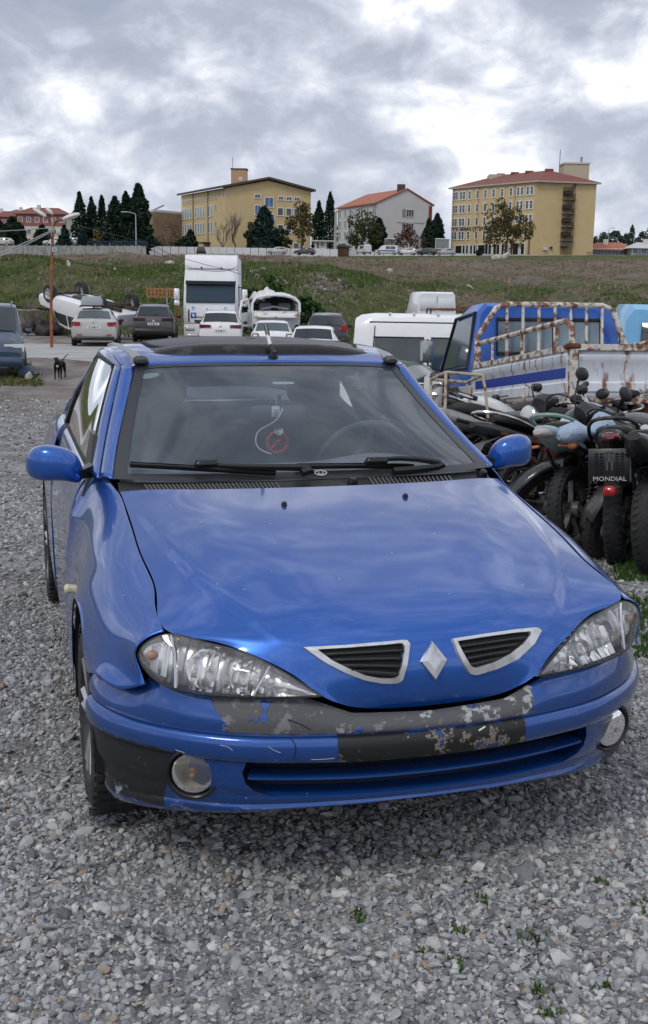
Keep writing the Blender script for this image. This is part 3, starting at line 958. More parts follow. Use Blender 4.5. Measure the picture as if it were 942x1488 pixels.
for (u, v, l) in ((300, 684, .03), (545, 679, .03)):
    c, n = on(ws_b, u, v, l)
    MB().rbox(c, (.085, .03, .026), .01).build('wiper_clip', SATIN, hero)

# --- front lamps
tipc = (.300, .036, .589)
Lt = spline([tipc, (.345, .060, .617), (.39, .083, .645), (.43, .106, .665), (.475, .141, .682), (.563, .187, .702), (.615, .206, .716), (.655, .217, .722), (.700, .229, .707), (.722, .236, .688), (.731, .242, .666)], 60)
Lb = spline([tipc, (.36, .054, .585), (.42, .072, .583), (.495, .096, .583), (.57, .128, .583), (.63, .160, .587), (.68, .195, .600), (.715, .225, .628), (.727, .237, .648), (.731, .242, .666)], 60)
def lens_grid(off, shrink=1.0):
    rows = []
    for k in np.linspace(0, 1, 15):
        w = math.sin(math.pi * k)
        r = Lt * (1 - k) + Lb * k
        taper = np.clip(np.minimum(np.arange(60), 59 - np.arange(60)) / 14.0, 0, 1)[:, None]
        r = r + np.array([.25, -.80, .35]) * (.022 * w * taper) + np.array([.15, -.9, .3]) * off * (.35 + .65 * taper)
        rows.append(r)
    return np.array(rows)
LENS = glass('lamp_glass', (0.98, 0.98, 0.98), 0.055, (.85, .85, .86))
CHROMEL = M('lamp_chrome', (.90, .90, .91), .13, metal=.92, var=.10, vs_=20)
CHROMEF = M('lamp_fluted', (.86, .86, .87), .24, metal=.7, var=.10, vs_=30)
def lamp(s):
    hl = empty('headlight'); hl.parent = hero
    LG = lens_grid(.004)
    sheet('lens', LG, LENS, hl, s=s, flip=True)
    back = lens_grid(-.050)
    ii = np.arange(60)
    flute = .006 * np.sin(ii * 1.9)[None, :, None] * np.array([0, 1, .2])
    back = back + flute * np.clip((ii - 8) / 10, 0, 1)[None, :, None] * np.clip((50 - ii) / 6, 0, 1)[None, :, None]
    sheet('reflector', back, CHROMEF, hl, s=s, flip=True)
    # rim walls between lens and reflector
    for e_ in (0, -1):
        sheet('lamp_wall', np.stack([lens_grid(.001)[e_], back[e_]]), CHROMEL, hl, s=s, flip=(e_ == 0))
    def inside(u, k, d):
        i = int(u * 59); w = Lt[i] * (1 - k) + Lb[i] * k + np.array([.15, -.9, .3]) * d
        return Vector((s * w[0], w[1], w[2]))
    ax = Vector((s * .12, -1, .12)).normalized()
    # main bowl, high beam bowl, indicator chamber
    for (u, k, R, dep) in ((.60, .50, .052, -.030), (.40, .62, .036, -.026)):
        c = inside(u, k, dep)
        prof = [(.008, -.028), (R * .45, -.024), (R * .75, -.014), (R, .004), (R * 1.04, .002)]
        MB().lathe(prof, c, ax, 20).build('lamp_bowl', CHROMEL, hl)
        MB().lathe([(.0, .022), (.006, .020), (.007, -.01), (.007, -.025)], c, ax, 10).build('bulb', M('bulb_glass', (.75, .77, .8), .1, coat=.8), hl)
    # faceted inner shelf pieces that break the reflections up
    for q in range(9):
        u = .30 + q * .042
        a = inside(u, .72, -.028); b = inside(u + .03, .72, -.020); c = inside(u + .03, .95, -.016); d = inside(u, .95, -.022)
        MB()._add([a, b, c, d], [(0, 1, 2, 3)]).build('facet', CHROMEL, hl, smooth=False)
    for q in range(7):
        u = .34 + q * .045
        a = inside(u, .06, -.030); b = inside(u + .02, .06, -.012); c = inside(u + .024, .38, -.034); d = inside(u, .38, -.040)
        MB()._add([a, b, c, d], [(0, 1, 2, 3)]).build('facet', CHROMEL, hl, smooth=False)
    MB().tube([inside(.80, .02, -.004), inside(.775, .35, -.001), inside(.74, .97, -.004)], .006, 6).build('lamp_divider', CHROME, hl)
    MB().tube([inside(.30, .04, -.006), inside(.34, .96, -.006)], .005, 6).build('lamp_divider', CHROME, hl)
    ic = inside(.885, .46, -.022)
    MB().ell(ic, (.017, .010, .013), 12, 8).build('indicator_bulb', M('amber_pale', (.62, .27, .14), .3, coat=.4), hl)
    ibk = MB()
    for q in range(7):
        a = .80 + q * .024
        ibk.tube([inside(a, .2, -.03), inside(a, .85, -.03)], .006, 5)
    ibk.build('indicator_ribs', CHROMEF, hl)
    # black gasket round the lamp
    loop = [tuple(p * np.array([s, 1, 1])) for p in np.concatenate([Lt, Lb[::-1][1:-1]])]
    MB().tube(loop, .0028, 6, closed=True).build('lamp_gasket', BLACKP, hl)
both(lamp)

# --- grilles in the hood nose, badge
def grille(outer, inner, dirs):
    g = empty('grille'); g.parent = hero
    def loop(px, lift, n):
        P = [on(hood_b, u, v, lift)[0] for u, v in px]
        P = P + [P[0]]
        d = [0]
        for a, b in zip(P, P[1:]): d.append(d[-1] + (a - b).length)
        out = []
        for q in np.linspace(0, d[-1], n, endpoint=False):
            i = max(0, min(len(P) - 2, int(np.searchsorted(d, q, side='right')) - 1))
            out.append(P[i].lerp(P[i + 1], (q - d[i]) / max(1e-9, d[i + 1] - d[i])))
        return out
    n = 56
    a0 = loop(outer, .000, n); a1 = loop(outer, .009, n); b1 = loop(inner, .011, n); b0 = loop(inner, .001, n)
    cen = sum(a1, Vector()) / n
    a1 = [p.lerp(cen, .03) for p in a1]
    MB().loft([a0, a1, b1, b0], closed=True, caps=False).build('grille_frame', M('grille_trim', (.66, .67, .68), .28, metal=.55, coat=.4, col2=(.42, .42, .42), mix=(.5, .75, 25)), g)
    rg_ = [b0]
    for kk in (.66, .33, .02):
        rr_ = []
        for p in b0:
            q = cen.lerp(p, kk); h_ = hood_b.find_nearest(q); nn_ = h_[1] if h_[1].y < 0 else -h_[1]
            rr_.append(h_[0] + nn_ * .0025)
        rg_.append(rr_)
    MB().loft(rg_, caps=False).build('grille_mesh', DARK, g, smooth=False)
    (tl_, tr_, bl_, br_) = dirs
    for k in range(4):
        t = (k + .5) / 4.0
        l = (tl_[0] * (1 - t) + bl_[0] * t, tl_[1] * (1 - t) + bl_[1] * t)
        r = (tr_[0] * (1 - t) + br_[0] * t, tr_[1] * (1 - t) + br_[1] * t)
        P = [on(hood_b, l[0] + (r[0] - l[0]) * q, l[1] + (r[1] - l[1]) * q, .004)[0] for q in np.linspace(0, 1, 8)]
        rows = [[p + Vector((0, -.004, .004)) for p in P], [p + Vector((0, -.001, -.006)) for p in P]]
        MB().grid(rows).build('slat', M('slat_dark', (.030, .031, .033), .4), g, solid=.003)
grille([(438, 941), (500, 938), (560, 933), (592, 930), (597, 936), (593, 965), (586, 988), (578, 993), (555, 993), (530, 989), (500, 978), (470, 963)],
       [(461, 945), (510, 942), (560, 938), (583, 936), (587, 941), (583, 965), (577, 983), (570, 985), (552, 985), (530, 981), (505, 971), (482, 960)],
       ((463, 947), (586, 939), (516, 978), (577, 984)))
grille([(655, 929), (700, 922), (750, 915), (781, 912), (787, 917), (776, 936), (752, 958), (722, 972), (690, 981), (681, 980), (672, 967), (662, 948)],
       [(663, 933), (700, 927), (745, 921), (768, 919), (769, 923), (758, 936), (740, 950), (716, 962), (689, 970), (683, 968), (676, 957), (668, 943)],
       ((665, 935), (768, 921), (685, 969), (722, 960)))
bc, bn = on(hood_b, 630, 960)
bx = Vector((1, 0, 0)); by = bn.cross(bx).normalized()
if by.z < 0: by = -by
out_ = [(0, .050), (.016, .030), (.036, 0), (.016, -.030), (0, -.050), (-.016, -.030), (-.036, 0), (-.016, -.030), (-.016, .030)]
dia = [(0, .052), (.038, 0), (0, -.052), (-.038, 0)]
inn = [(0, .026), (.019, 0), (0, -.026), (-.019, 0)]
badge = MB()
def bp(q, h): return bc + bx * q[0] + by * q[1] + bn * h
badge.loft([[bp(q, 0) for q in dia], [bp((q[0] * .92, q[1] * .92), .008) for q in dia], [bp(q, .011) for q in inn]])
badge.build('badge', BRIGHTTRIM, hero, smooth=False)

# --- front bumper
plan = spline([(0, 0), (.2, .012), (.35, .040), (.5, .085), (.6, .140), (.69, .210), (.757, .290), (.808, .378), (.833, .450), (.842, .508)], 80)
def arch_y(z):
    return .80 - math.sqrt(max(.0, .375 ** 2 - (z - .285) ** 2))
pn = np.gradient(plan, axis=0); pn = np.stack([pn[:, 1], -pn[:, 0]], 1); pn /= np.linalg.norm(pn, axis=1)[:, None]
def brow(prof_z, inset, i0=0, i1=80):
    r = []
    for i in range(i0, i1):
        z = prof_z(plan[i, 0]) if callable(prof_z) else prof_z
        x, y = plan[i] - pn[i] * inset
        if i == 0: x = 0.0
        k = max(0.0, (i - 50) / 29.0) ** 1.6
        y = y + (arch_y(z) - .508) * k
        r.append((x, y, z))
    return r
def ztop(x):
    return float(np.interp(x, [0, .22, .34, .60, .66, .70, .722, .738, .79, .84], [.522, .530, .574, .580, .590, .602, .600, .574, .547, .556]))
def zk(f):
    return lambda x: .489 + (ztop(x) - .489) * f
def full(rows):
    out = []
    for r in rows:
        a = np.array(r); l = a[::-1] * np.array([-1, 1, 1])
        out.append(np.concatenate([l[:-1] if abs(a[0, 0]) < 1e-6 else l, a]) if abs(a[0, 0]) < 1e-6 else a)
    return np.array(out)
up = full([brow(.408, .030), brow(.4105, .006), brow(.416, -.004), brow(.432, -.010), brow(.455, -.011), brow(.472, -.008), brow(.4785, -.002), brow(.4815, .009), brow(.4865, .010), brow(.490, .004), brow(zk(.25), .003), brow(zk(.5), .009), brow(zk(.75), .020), brow(zk(.92), .026), brow(zk(1.0), .038)])
bumper = MB().grid([list(r) for r in up], flip=True)
i47 = int(np.argmin(abs(plan[:, 0] - .475)))
def cheek(z, inset, xb):
    r = np.array(brow(z, inset)); i0 = float(np.interp(xb, plan[:, 0], np.arange(80)))
    q = np.linspace(i0, 79, 36); a = np.floor(q).astype(int); a = np.minimum(a, 78); w = (q - a)[:, None]
    return r[a] * (1 - w) + r[a + 1] * w
midrows = [cheek(.304, .030, .36), cheek(.314, .025, .43), cheek(.328, .018, .468), cheek(.350, .012, .488), cheek(.380, .010, .496), cheek(.4095, .006, .486)]
def zl(k, dz=0.0):
    """share k of the way from the lip edge to the intake, the edge drops towards the corners"""
    return lambda x: (.275 - .10 * x * x) * (1 - k) + .311 * k + dz
low = full([brow(zl(0, -.004), .130), brow(zl(0, -.002), .062), brow(zl(0, .004), .044), brow(zl(.30), .034), brow(zl(.42), .036), brow(zl(.50), .038), brow(zl(.58), .033), brow(zl(.9), .028), brow(zl(1), .028), brow(zl(1, .004), .036), brow(zl(1, .006), .095)])
for s in (1, -1):
    G = np.array(midrows) * np.array([s, 1, 1])
    bumper.grid([list(r) for r in G], flip=s > 0)
bumper.grid([list(r) for r in low], flip=True)
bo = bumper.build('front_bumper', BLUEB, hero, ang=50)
bump_b = bvh_of(up, low, np.array(midrows), np.array(midrows) * np.array([-1, 1, 1]))
# intake: black throat and the blue blade across it
thr = full([brow(.30, .085, 0, i47 + 4), brow(.36, .09, 0, i47 + 4), brow(.42, .055, 0, i47 + 4)])
MB().grid([list(r) for r in thr], flip=True).build('intake_throat', M('throat_blue', (.006, .010, .022), .6), bo)
for s in (1, -1):
    a = np.array(midrows)[:, 0] * np.array([s, 1, 1])
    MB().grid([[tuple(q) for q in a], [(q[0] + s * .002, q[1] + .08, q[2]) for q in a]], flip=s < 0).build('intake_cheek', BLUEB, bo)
bl = full([brow(.368, .070, 0, i47 + 2), brow(.370, .024, 0, i47 + 2), brow(.366, .016, 0, i47 + 2), brow(.360, .016, 0, i47 + 2), brow(.353, .026, 0, i47 + 2), brow(.350, .070, 0, i47 + 2)])
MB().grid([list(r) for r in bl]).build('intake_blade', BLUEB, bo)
# crack in the strip and the tow-eye scar
def bump_line(px, r_, name, mt, lift=.001):
    P = []
    for u, v in px:
        h = bump_b.ray_cast(CAMC, rayc(u, v))
        if h[0] is not None: P.append(h[0] - rayc(u, v) * lift)
    if len(P) > 1: MB().tube(spline([tuple(p) for p in P], 14), r_, 5).build(name, mt, bo)
bump_line([(418, 1046), (440, 1054), (452, 1061)], .0011, 'crack', DARK)
bump_line([(420, 1072), (428, 1080), (430, 1090), (427, 1102)], .0012, 'crack', DARK)
bump_line([(255, 1090), (262, 1092), (268, 1094)], .0005, 'scratch', PLATEW)
bump_line([(390, 1085), (402, 1092), (408, 1094)], .0005, 'scratch', PLATEW)
bump_line([(320, 1083), (335, 1088), (338, 1091)], .0005, 'scratch', PLATEW)
bump_line([(452, 1104), (470, 1103.5), (486, 1102)], .0012, 'torn_edge', M('torn_grey', (.30, .30, .30), .7))
bump_line([(696, 1062), (702, 1058), (705, 1056)], .0024, 'bolt_stub', PLATEW)
# fog lamps
def fog(u, v, s):
    h = bump_b.ray_cast(Vector((s * .607, -1, .366)), Vector((0, 1, 0)))
    c, n = h[0], h[1]
    if n.y > 0: n = -n
    n = (n + Vector((0, -.9, 0))).normalized()
    fl = empty('fog_lamp'); fl.parent = bo
    MB().lathe([(.074, -.012), (.072, .008), (.066, .010), (.060, .004), (.056, -.004), (.0, -.006)], c, n, 28).build('fog_surround', SATIN, fl)
    MB().lathe([(.0, -.002), (.02, -.003), (.04, .001), (.0525, .009), (.055, .006), (.055, -.004)], c, n, 24).build('fog_reflector', M('fog_mirror', (.50, .48, .43), .28, metal=.9, col2=(.22, .20, .17), mix=(.45, .65, 25)), fl)
    MB().lathe([(.0, .020), (.007, .018), (.009, .004), (.014, -.002)], c + n * .002, n, 12).build('fog_bulb', M('fog_bulb_cap', (.33, .19, .12), .4, metal=.4), fl)
    MB().lathe([(.0, .020), (.03, .0185), (.048, .014), (.0555, .007)], c, n, 24).build('fog_glass', glass('fog_lens', (.80, .78, .72), .22, (.30, .28, .24)), fl)
fog(287, 1133, -1); fog(901, 1068, 1)

# --- mirrors
def mirror_part(s):
    secs = []
    # housing: rounded egg, swelling outwards
    for t, x, hy, hz, cz, cy in ((0, .775, .016, .020, .957, 1.405), (1, .793, .032, .046, .972, 1.395), (2, .820, .044, .056, .986, 1.39), (3, .865, .052, .060, .996, 1.395), (4, .905, .054, .062, .997, 1.405), (5, .938, .048, .054, .994, 1.42), (6, .957, .034, .038, .990, 1.43), (7, .966, .014, .016, .988, 1.437)):
        secs.append([(s * x, cy + hy * math.copysign(abs(math.cos(a)) ** .7, math.cos(a)), cz + hz * math.copysign(abs(math.sin(a)) ** .7, math.sin(a))) for a in [2 * math.pi * q / 20 for q in range(20)]])
    SG = [spline([secs[k][q] for k in range(8)], 26) for q in range(20)]
    rings = [[tuple(SG[q][k]) for q in range(20)] for k in range(26)]
    mr = MB().loft(rings).build('door_mirror', BLUE, hero, ang=60)
    MB().lathe([(.0, .002), (.05, .002), (.052, -.004)], (s * .885, 1.452, .995), (0, 1, 0), 20).build('mirror_glass', CHROME, mr)
    ft = MB().loft([[(s * x, y, z) for x, y, z in q] for q in ([(.735, 1.40, .945), (.735, 1.47, .95), (.735, 1.47, .99), (.735, 1.40, .985)], [(.79, 1.37, .938), (.79, 1.42, .938), (.79, 1.42, .968), (.79, 1.37, .968)])])
    ft.build('mirror_foot', SATIN, mr)
    sl = MB().prism([(1.30, .925), (1.50, .93), (1.615, 1.055), (1.58, 1.055)], .012 * s, (s * .742, 0, 0), (0, 1, 0), (0, 0, 1))
    sail = MB()
    o = [(.778, 1.375, .880), (.762, 1.51, .93), (.718, 1.67, 1.075), (.716, 1.585, 1.07), (.745, 1.40, .962)]
    sail._add([(s * (a + .006), b, c) for a, b, c in o] + [(s * (a - .012), b, c) for a, b, c in o], [(0, 1, 2, 3, 4), (9, 8, 7, 6, 5), (0, 5, 6, 1), (1, 6, 7, 2), (2, 7, 8, 3), (3, 8, 9, 4), (4, 9, 5, 0)])
    sail.build('mirror_sail', SATIN, mr, smooth=False)
both(mirror_part)

# --- wheels
def car_wheel(cx, cy, s, name='wheel', r=.288, w=.195, rim=BLACKP, face=ALLOY, parent=hero, turn=0.0, nsp=5):
    wh = empty(name, (cx, cy, r), turn); wh.parent = parent
    ax = (1, 0, 0)
    hw = w / 2
    prof = [(r * .66, -hw * .92), (r * .74, -hw * 1.0), (r * .88, -hw), (r * .96, -hw * .88), (r * .995, -hw * .6), (r, 0), (r * .995, hw * .6), (r * .96, hw * .88), (r * .88, hw), (r * .74, hw), (r * .66, hw * .92)]
    ty = MB().lathe(prof, (0, 0, 0), ax, 48)
    for k in range(48):            # tread blocks
        a = 2 * math.pi * k / 48
        for xx in (-.36, 0, .36):
            c = Vector((xx * w, math.cos(a) * r * .998, math.sin(a) * r * .998))
            ty.box(c, (w * .27, .022, .010), Matrix.Rotation(a - math.pi / 2, 3, 'X'))
    ty.build('tyre', RUBBER, wh)
    rm = MB().lathe([(r * .66, -hw * .9), (r * .60, -hw * .6), (r * .58, hw * .3), (r * .63, hw * .8), (r * .67, hw * .95), (r * .69, hw * .9)], (0, 0, 0), (s, 0, 0), 40)
    rm.lathe([(.0, hw * .2), (r * .60, hw * .15)], (0, 0, 0), (s, 0, 0), 24)
    rm.build('rim', rim, wh)
    sp = MB()
    for k in range(nsp):
        for da in (-.13, .13):
            a = 2 * math.pi * k / nsp + da; a0 = 2 * math.pi * k / nsp + da * .4
            p0 = Vector((s * hw * .62, math.cos(a0) * r * .16, math.sin(a0) * r * .16)); p1 = Vector((s * hw * .82, math.cos(a) * r * .645, math.sin(a) * r * .645))
            sp.tube([p0, p0.lerp(p1, .5) + Vector((s * .006, 0, 0)), p1], [.019, .015, .017], 6)
    sp.lathe([(.0, hw * .80), (r * .12, hw * .78), (r * .2, hw * .62), (r * .2, hw * .2)], (0, 0, 0), (s, 0, 0), 18)
    sp.build('spokes', face, wh)
    return wh
for s in (1, -1):
    car_wheel(s * .735, .80, s); car_wheel(s * .742, 3.268, s)

# --- cabin
INTK = M('cabin_dark', (.085, .095, .115), .7, var=.2)
INTG = M('cabin_grey', (.22, .24, .27), .8, var=.2, vs_=12)
db = []
for x in np.linspace(-.66, .66, 24):
    h = abs(x)
    hump = .03 * math.exp(-((x - .36) / .17) ** 2)
    db.append([(x, 1.17 + .07 * (h / .66) ** 2, .945), (x, 1.30 + .05 * h * h, .948), (x, 1.45, .950 + hump), (x, 1.58, .945 + hump), (x, 1.64, .91 + hump * .5), (x, 1.66, .75), (x, 1.62, .5)])
MB().grid(db, flip=True).build('dashboard', INTG, hero)
st = MB()
stc = Vector((.36, 1.70, .925)); sax = Vector((0, .88, .47)).normalized(); sa = Vector((1, 0, 0)); sb = sax.cross(sa)
st.tube([stc + (sa * math.cos(t) + sb * math.sin(t)) * .185 for t in [2 * math.pi * q / 32 for q in range(32)]], .014, 8, closed=True)
for t in (0.1, math.pi - .1, -math.pi / 2):
    st.tube([stc, stc + (sa * math.cos(t) + sb * math.sin(t)) * .18], .016, 6)
st.ell(stc, (.06, .03, .05))
st.build('steering_wheel', INTK, hero)
def seat(s):
    q = empty('front_seat', (s * .36, 2.25, 0)); q.parent = hero
    MB().rbox((0, -.22, .52), (.48, .5, .16), .05).build('seat_cushion', INTK, q)
    b = MB()
    rr = []
    for z, y, wx, d in ((.55, .04, .23, .07), (.75, .08, .25, .075), (.95, .13, .235, .065), (1.06, .155, .19, .05), (1.09, .16, .12, .03)):
        rr.append([(wx * math.copysign(abs(math.cos(a)) ** .5, math.cos(a)), y + d * math.copysign(abs(math.sin(a)) ** .6, math.sin(a)), z) for a in [2 * math.pi * k / 20 for k in range(20)]])
    b.loft(rr).build('seat_back', INTK, q)
    MB().rbox((0, .19, 1.165), (.25, .09, .15), .035).build('headrest', INTK, q)
    MB().tube([(-.06, .17, 1.05), (-.06, .18, 1.13)], .006, 6).tube([(.06, .17, 1.05), (.06, .18, 1.13)], .006, 6).build('headrest_stem', STEEL, q)
both(seat)
MB().rbox((0, 2.98, .50), (1.15, .5, .16), .05).rbox((0, 3.22, .78), (1.15, .14, .5), .05, Matrix.Rotation(-.3, 3, 'X')).build('rear_bench', INTK, hero)
MB().box((0, 3.45, .965), (1.25, .45, .02)).build('parcel_shelf', M('shelf_grey', (.50, .55, .58), .8), hero)
hl_ = RG * np.array([.97, 1, 1]) + np.array([0, .01, -.03])
sheet('headlining', hl_, M('headlining_grey', (.13, .14, .15), .9), flip=True)
for s in (1, -1):
    MB().grid([[(s * .70, y, z) for z in (.22, .6, .92)] for y in (1.25, 2.0, 2.8, 3.5)], flip=s > 0).build('door_lining', INTK, hero)
cm, cmn = on(ws_b, 408, 567, -.10)
rvm = MB().rbox(cm, (.225, .035, .068), .016)
rvm.tube([cm, cm + Vector((0, -.02, .07))], .008, 6)
rvm.build('rearview_mirror', M('mirror_back', (.06, .066, .078), .5), hero)
# stickers on the glass
def stick(u, v, w, h, mat, name, n=20, lift=.003, bv=None, parent=hero, power=1.0):
    c, nn = on(bv or ws_b, u, v, lift)
    ex = Vector((1, 0, 0)); ex = (ex - nn * ex.dot(nn)).normalized(); ey = nn.cross(ex)
    if ey.z < 0: ey = -ey
    pts = [c + ex * (w / 2 * math.copysign(abs(math.cos(a)) ** power, math.cos(a))) + ey * (h / 2 * math.copysign(abs(math.sin(a)) ** power, math.sin(a))) for a in [2 * math.pi * k / n for k in range(n)]]
    o = MB()._add(pts, [tuple(range(n))])
    return o.build(name, mat, parent, smooth=False), c, ex, ey, nn
PALE = M('sticker_green', (.30, .40, .28), .6)
stick(216, 545, .084, .034, PALE, 'oval_sticker', lift=-.003)
stick(412, 555, .085, .019, M('sticker_blue', (.42, .60, .62), .5), 'strip_sticker', power=.25, lift=-.004)
sm_, c, ex, ey, nn = stick(466, 689, .050, .030, M('sticker_black', (.02, .02, .02), .5), 'smiley_sticker', lift=.004)
face = MB().tube([c + ex * (.021 * math.cos(t)) + ey * (.013 * math.sin(t)) + nn * .002 for t in [2 * math.pi * k / 24 for k in range(24)]], .0017, 5, closed=True)
face.tube([c + ex * (.012 * math.cos(t)) + ey * (.007 * math.sin(t)) + nn * .002 for t in [math.pi * (1.1 + .8 * k / 8) for k in range(9)]], .0015, 5)
for q in (-1, 1): face.ell(c + ex * (.007 * q) + ey * .004 + nn * .002, (.0022, .0022, .0028), 6, 4)
face.build('smiley_face', PLATEW, sm_)
# things hung from the mirror: top-level things of their own
def to_world(mb): mb.M = HM; return mb
cd, nn = on(ws_b, 404, 575, -.07)
fr = MB(HM).rbox(cd, (.032, .004, .042), .003)
fr.tube([cd + Vector((0, 0, .02)), cd + Vector((.004, .0, .055))], .0012, 4)
fo = fr.build('air_freshener', M('card_white', (.72, .80, .78), .7), None)
tag(fo, 'pale card air freshener hanging under the mirror inside the blue car', 'air freshener')
MB(HM).box(cd + Vector((0, -.0035, .006)), (.018, .001, .002)).box(cd + Vector((0, -.0035, -.004)), (.018, .001, .002)).box(cd + Vector((0, -.0035, -.012)), (.012, .001, .002)).build('print_line', PLATEK, fo)
sd_, nn = on(ws_b, 405, 630, -.04)
REDS = M('sign_red', (.50, .045, .04), .5)
dk = empty('no_smoking_disc', HM @ sd_, CAR_RZ)
tag(dk, 'round red no smoking sign on a suction cup behind the windscreen', 'sign')
MB().tube([(.037 * math.cos(t), 0, .037 * math.sin(t)) for t in [2 * math.pi * k / 32 for k in range(32)]], .006, 6, closed=True).tube([(-.026, 0, -.026), (.026, 0, .026)], .005, 6).build('ring', REDS, dk)
MB().lathe([(.0, .001), (.035, .001), (.035, -.001)], (0, .004, 0), (0, 1, 0), 24).build('face', M('sign_dark_red', (.16, .02, .02), .6), dk)
MB().tube([(-.022, -.003, .006), (.020, -.003, -.012)], .004, 6).build('cigarette', M('cig', (.10, .03, .03), .6), dk)
MB().lathe([(.0, .0), (.012, .002), (.018, .008)], (0, -.012, .045), (0, -1, 0), 12).build('suction_cup', M('cup', (.35, .36, .36), .3), dk)
wp = spline([tuple(on(ws_b, u, v, -.03)[0]) for u, v in ((412, 583), (408, 594), (395, 606), (378, 616), (373, 628), (378, 642), (396, 650))], 30)
wo_ = MB(HM).tube([tuple(q) for q in wp], .0022, 5).build('charger_cable', M('cable_white', (.7, .7, .7), .5), None)
tag(wo_, 'thin white cable curling down from the mirror behind the windscreen', 'cable')
# ------------------------------------------------------------------ yard, road, hillside
def node_mat(name):
    mt = bpy.data.materials.new(name); mt.use_nodes = True
    return mt, mt.node_tree, mt.node_tree.nodes['Principled BSDF']
class NB:
    """small node-writing helper"""
    def __init__(s, t):
        s.t = t
        s.tc = t.nodes.new('ShaderNodeTexCoord').outputs['Object']
    def lk(s, v, sock):
        if isinstance(v, (int, float)): sock.default_value = v
        elif isinstance(v, tuple): sock.default_value = (*v, 1) if len(v) == 3 and sock.type == 'RGBA' else v
        else: s.t.links.new(v, sock)
    def noise(s, sc_, d=6, ro=.6, off=(0, 0, 0), st=(1, 1, 1)):
        mp = s.t.nodes.new('ShaderNodeMapping'); mp.inputs['Location'].default_value = off; mp.inputs['Scale'].default_value = st
        s.t.links.new(s.tc, mp.inputs[0])
        n = s.t.nodes.new('ShaderNodeTexNoise'); n.inputs['Scale'].default_value = sc_; n.inputs['Detail'].default_value = d; n.inputs['Roughness'].default_value = ro
        s.t.links.new(mp.outputs[0], n.inputs['Vector']); return n.outputs['Fac']
    def vor(s, sc_, out='Color', feat='F1'):
        n = s.t.nodes.new('ShaderNodeTexVoronoi'); n.feature = feat; n.inputs['Scale'].default_value = sc_
        s.t.links.new(s.tc, n.inputs['Vector']); return n.outputs[out]
    def m(s, op, a, b=0.0, clamp=False):
        n = s.t.nodes.new('ShaderNodeMath'); n.operation = op; n.use_clamp = clamp
        s.lk(a, n.inputs[0]); s.lk(b, n.inputs[1]); return n.outputs[0]
    def rg(s, v, a, b, lo=0., hi=1.):
        n = s.t.nodes.new('ShaderNodeMapRange'); s.lk(v, n.inputs[0])
        for i, q in enumerate((a, b, lo, hi)): n.inputs[i + 1].default_value = q
        return n.outputs[0]
    def mix(s, f, a, b, mode='MIX'):
        n = s.t.nodes.new('ShaderNodeMix'); n.data_type = 'RGBA'; n.blend_type = mode
        s.lk(f, n.inputs[0]); s.lk(a, n.inputs[6]); s.lk(b, n.inputs[7]); return n.outputs[2]
    def xyz(s):
        n = s.t.nodes.new('ShaderNodeSeparateXYZ'); s.t.links.new(s.tc, n.inputs[0]); return n.outputs
    def bump(s, h, st, dist, b):
        n = s.t.nodes.new('ShaderNodeBump'); n.inputs['Strength'].default_value = st; n.inputs['Distance'].default_value = dist
        s.lk(h, n.inputs['Height']); s.t.links.new(n.outputs[0], b.inputs['Normal'])
    def island(s):
        return s.t.nodes.new('ShaderNodeNewGeometry').outputs['Random Per Island']
    def sepc(s, c):
        n = s.t.nodes.new('ShaderNodeSeparateColor'); s.t.links.new(c, n.inputs[0]); return n.outputs
    def ramp(s, f, stops):
        n = s.t.nodes.new('ShaderNodeValToRGB'); e = n.color_ramp.elements
        e[0].position, e[0].color = stops[0][0], (*stops[0][1], 1)
        e[1].position, e[1].color = stops[-1][0], (*stops[-1][1], 1)
        for p_, c_ in stops[1:-1]:
            q = e.new(p_); q.color = (*c_, 1)
        s.lk(f, n.inputs[0]); return n.outputs[0]
# yard: grey crushed stone giving way to trodden brown earth further back
mt, t, b = node_mat('yard_ground')
n = NB(t)
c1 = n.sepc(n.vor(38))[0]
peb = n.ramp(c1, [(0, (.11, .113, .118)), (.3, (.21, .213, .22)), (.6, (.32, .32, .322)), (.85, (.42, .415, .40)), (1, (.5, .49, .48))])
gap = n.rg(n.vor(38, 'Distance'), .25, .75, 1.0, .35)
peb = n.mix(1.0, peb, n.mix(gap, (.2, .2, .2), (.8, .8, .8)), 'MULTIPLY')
fine = n.ramp(n.sepc(n.vor(95))[1], [(0, (.14, .14, .145)), (.5, (.27, .27, .273)), (1, (.43, .42, .41))])
peb = n.mix(n.rg(n.noise(3.0, 4), .42, .6), peb, fine)
X_, Y_, Z_ = n.xyz()
earth = n.ramp(n.noise(.9, 8, .62, st=(1, .45, 1)), [(.28, (.105, .085, .075)), (.45, (.19, .165, .15)), (.6, (.27, .245, .235)), (.78, (.36, .345, .335))])
far = n.rg(n.m('ADD', Y_, n.m('MULTIPLY', n.noise(.35, 5, off=(3, 1, 0)), 9.0)), 20.0, 25.0)
col = n.mix(far, peb, earth)
patch = n.m('MULTIPLY', n.rg(n.noise(1.1, 5, off=(9, 2, 4)), .60, .70), n.m('SUBTRACT', 1.0, far))
col = n.mix(n.m('MULTIPLY', patch, .55), col, (.16, .145, .13))
t.links.new(col, b.inputs['Base Color']); b.inputs['Roughness'].default_value = .95; b.inputs['Specular IOR Level'].default_value = .15
n.bump(n.m('ADD', n.m('MULTIPLY', gap, 1.0), n.noise(60, 3)), .7, .015, b)
YARD = mt
xs = np.concatenate([np.linspace(-500, -60, 10)[:-1], np.linspace(-60, -16, 23)[:-1], np.linspace(-16, 12, 57)[:-1], np.linspace(12, 60, 21)[:-1], np.linspace(60, 500, 10)])
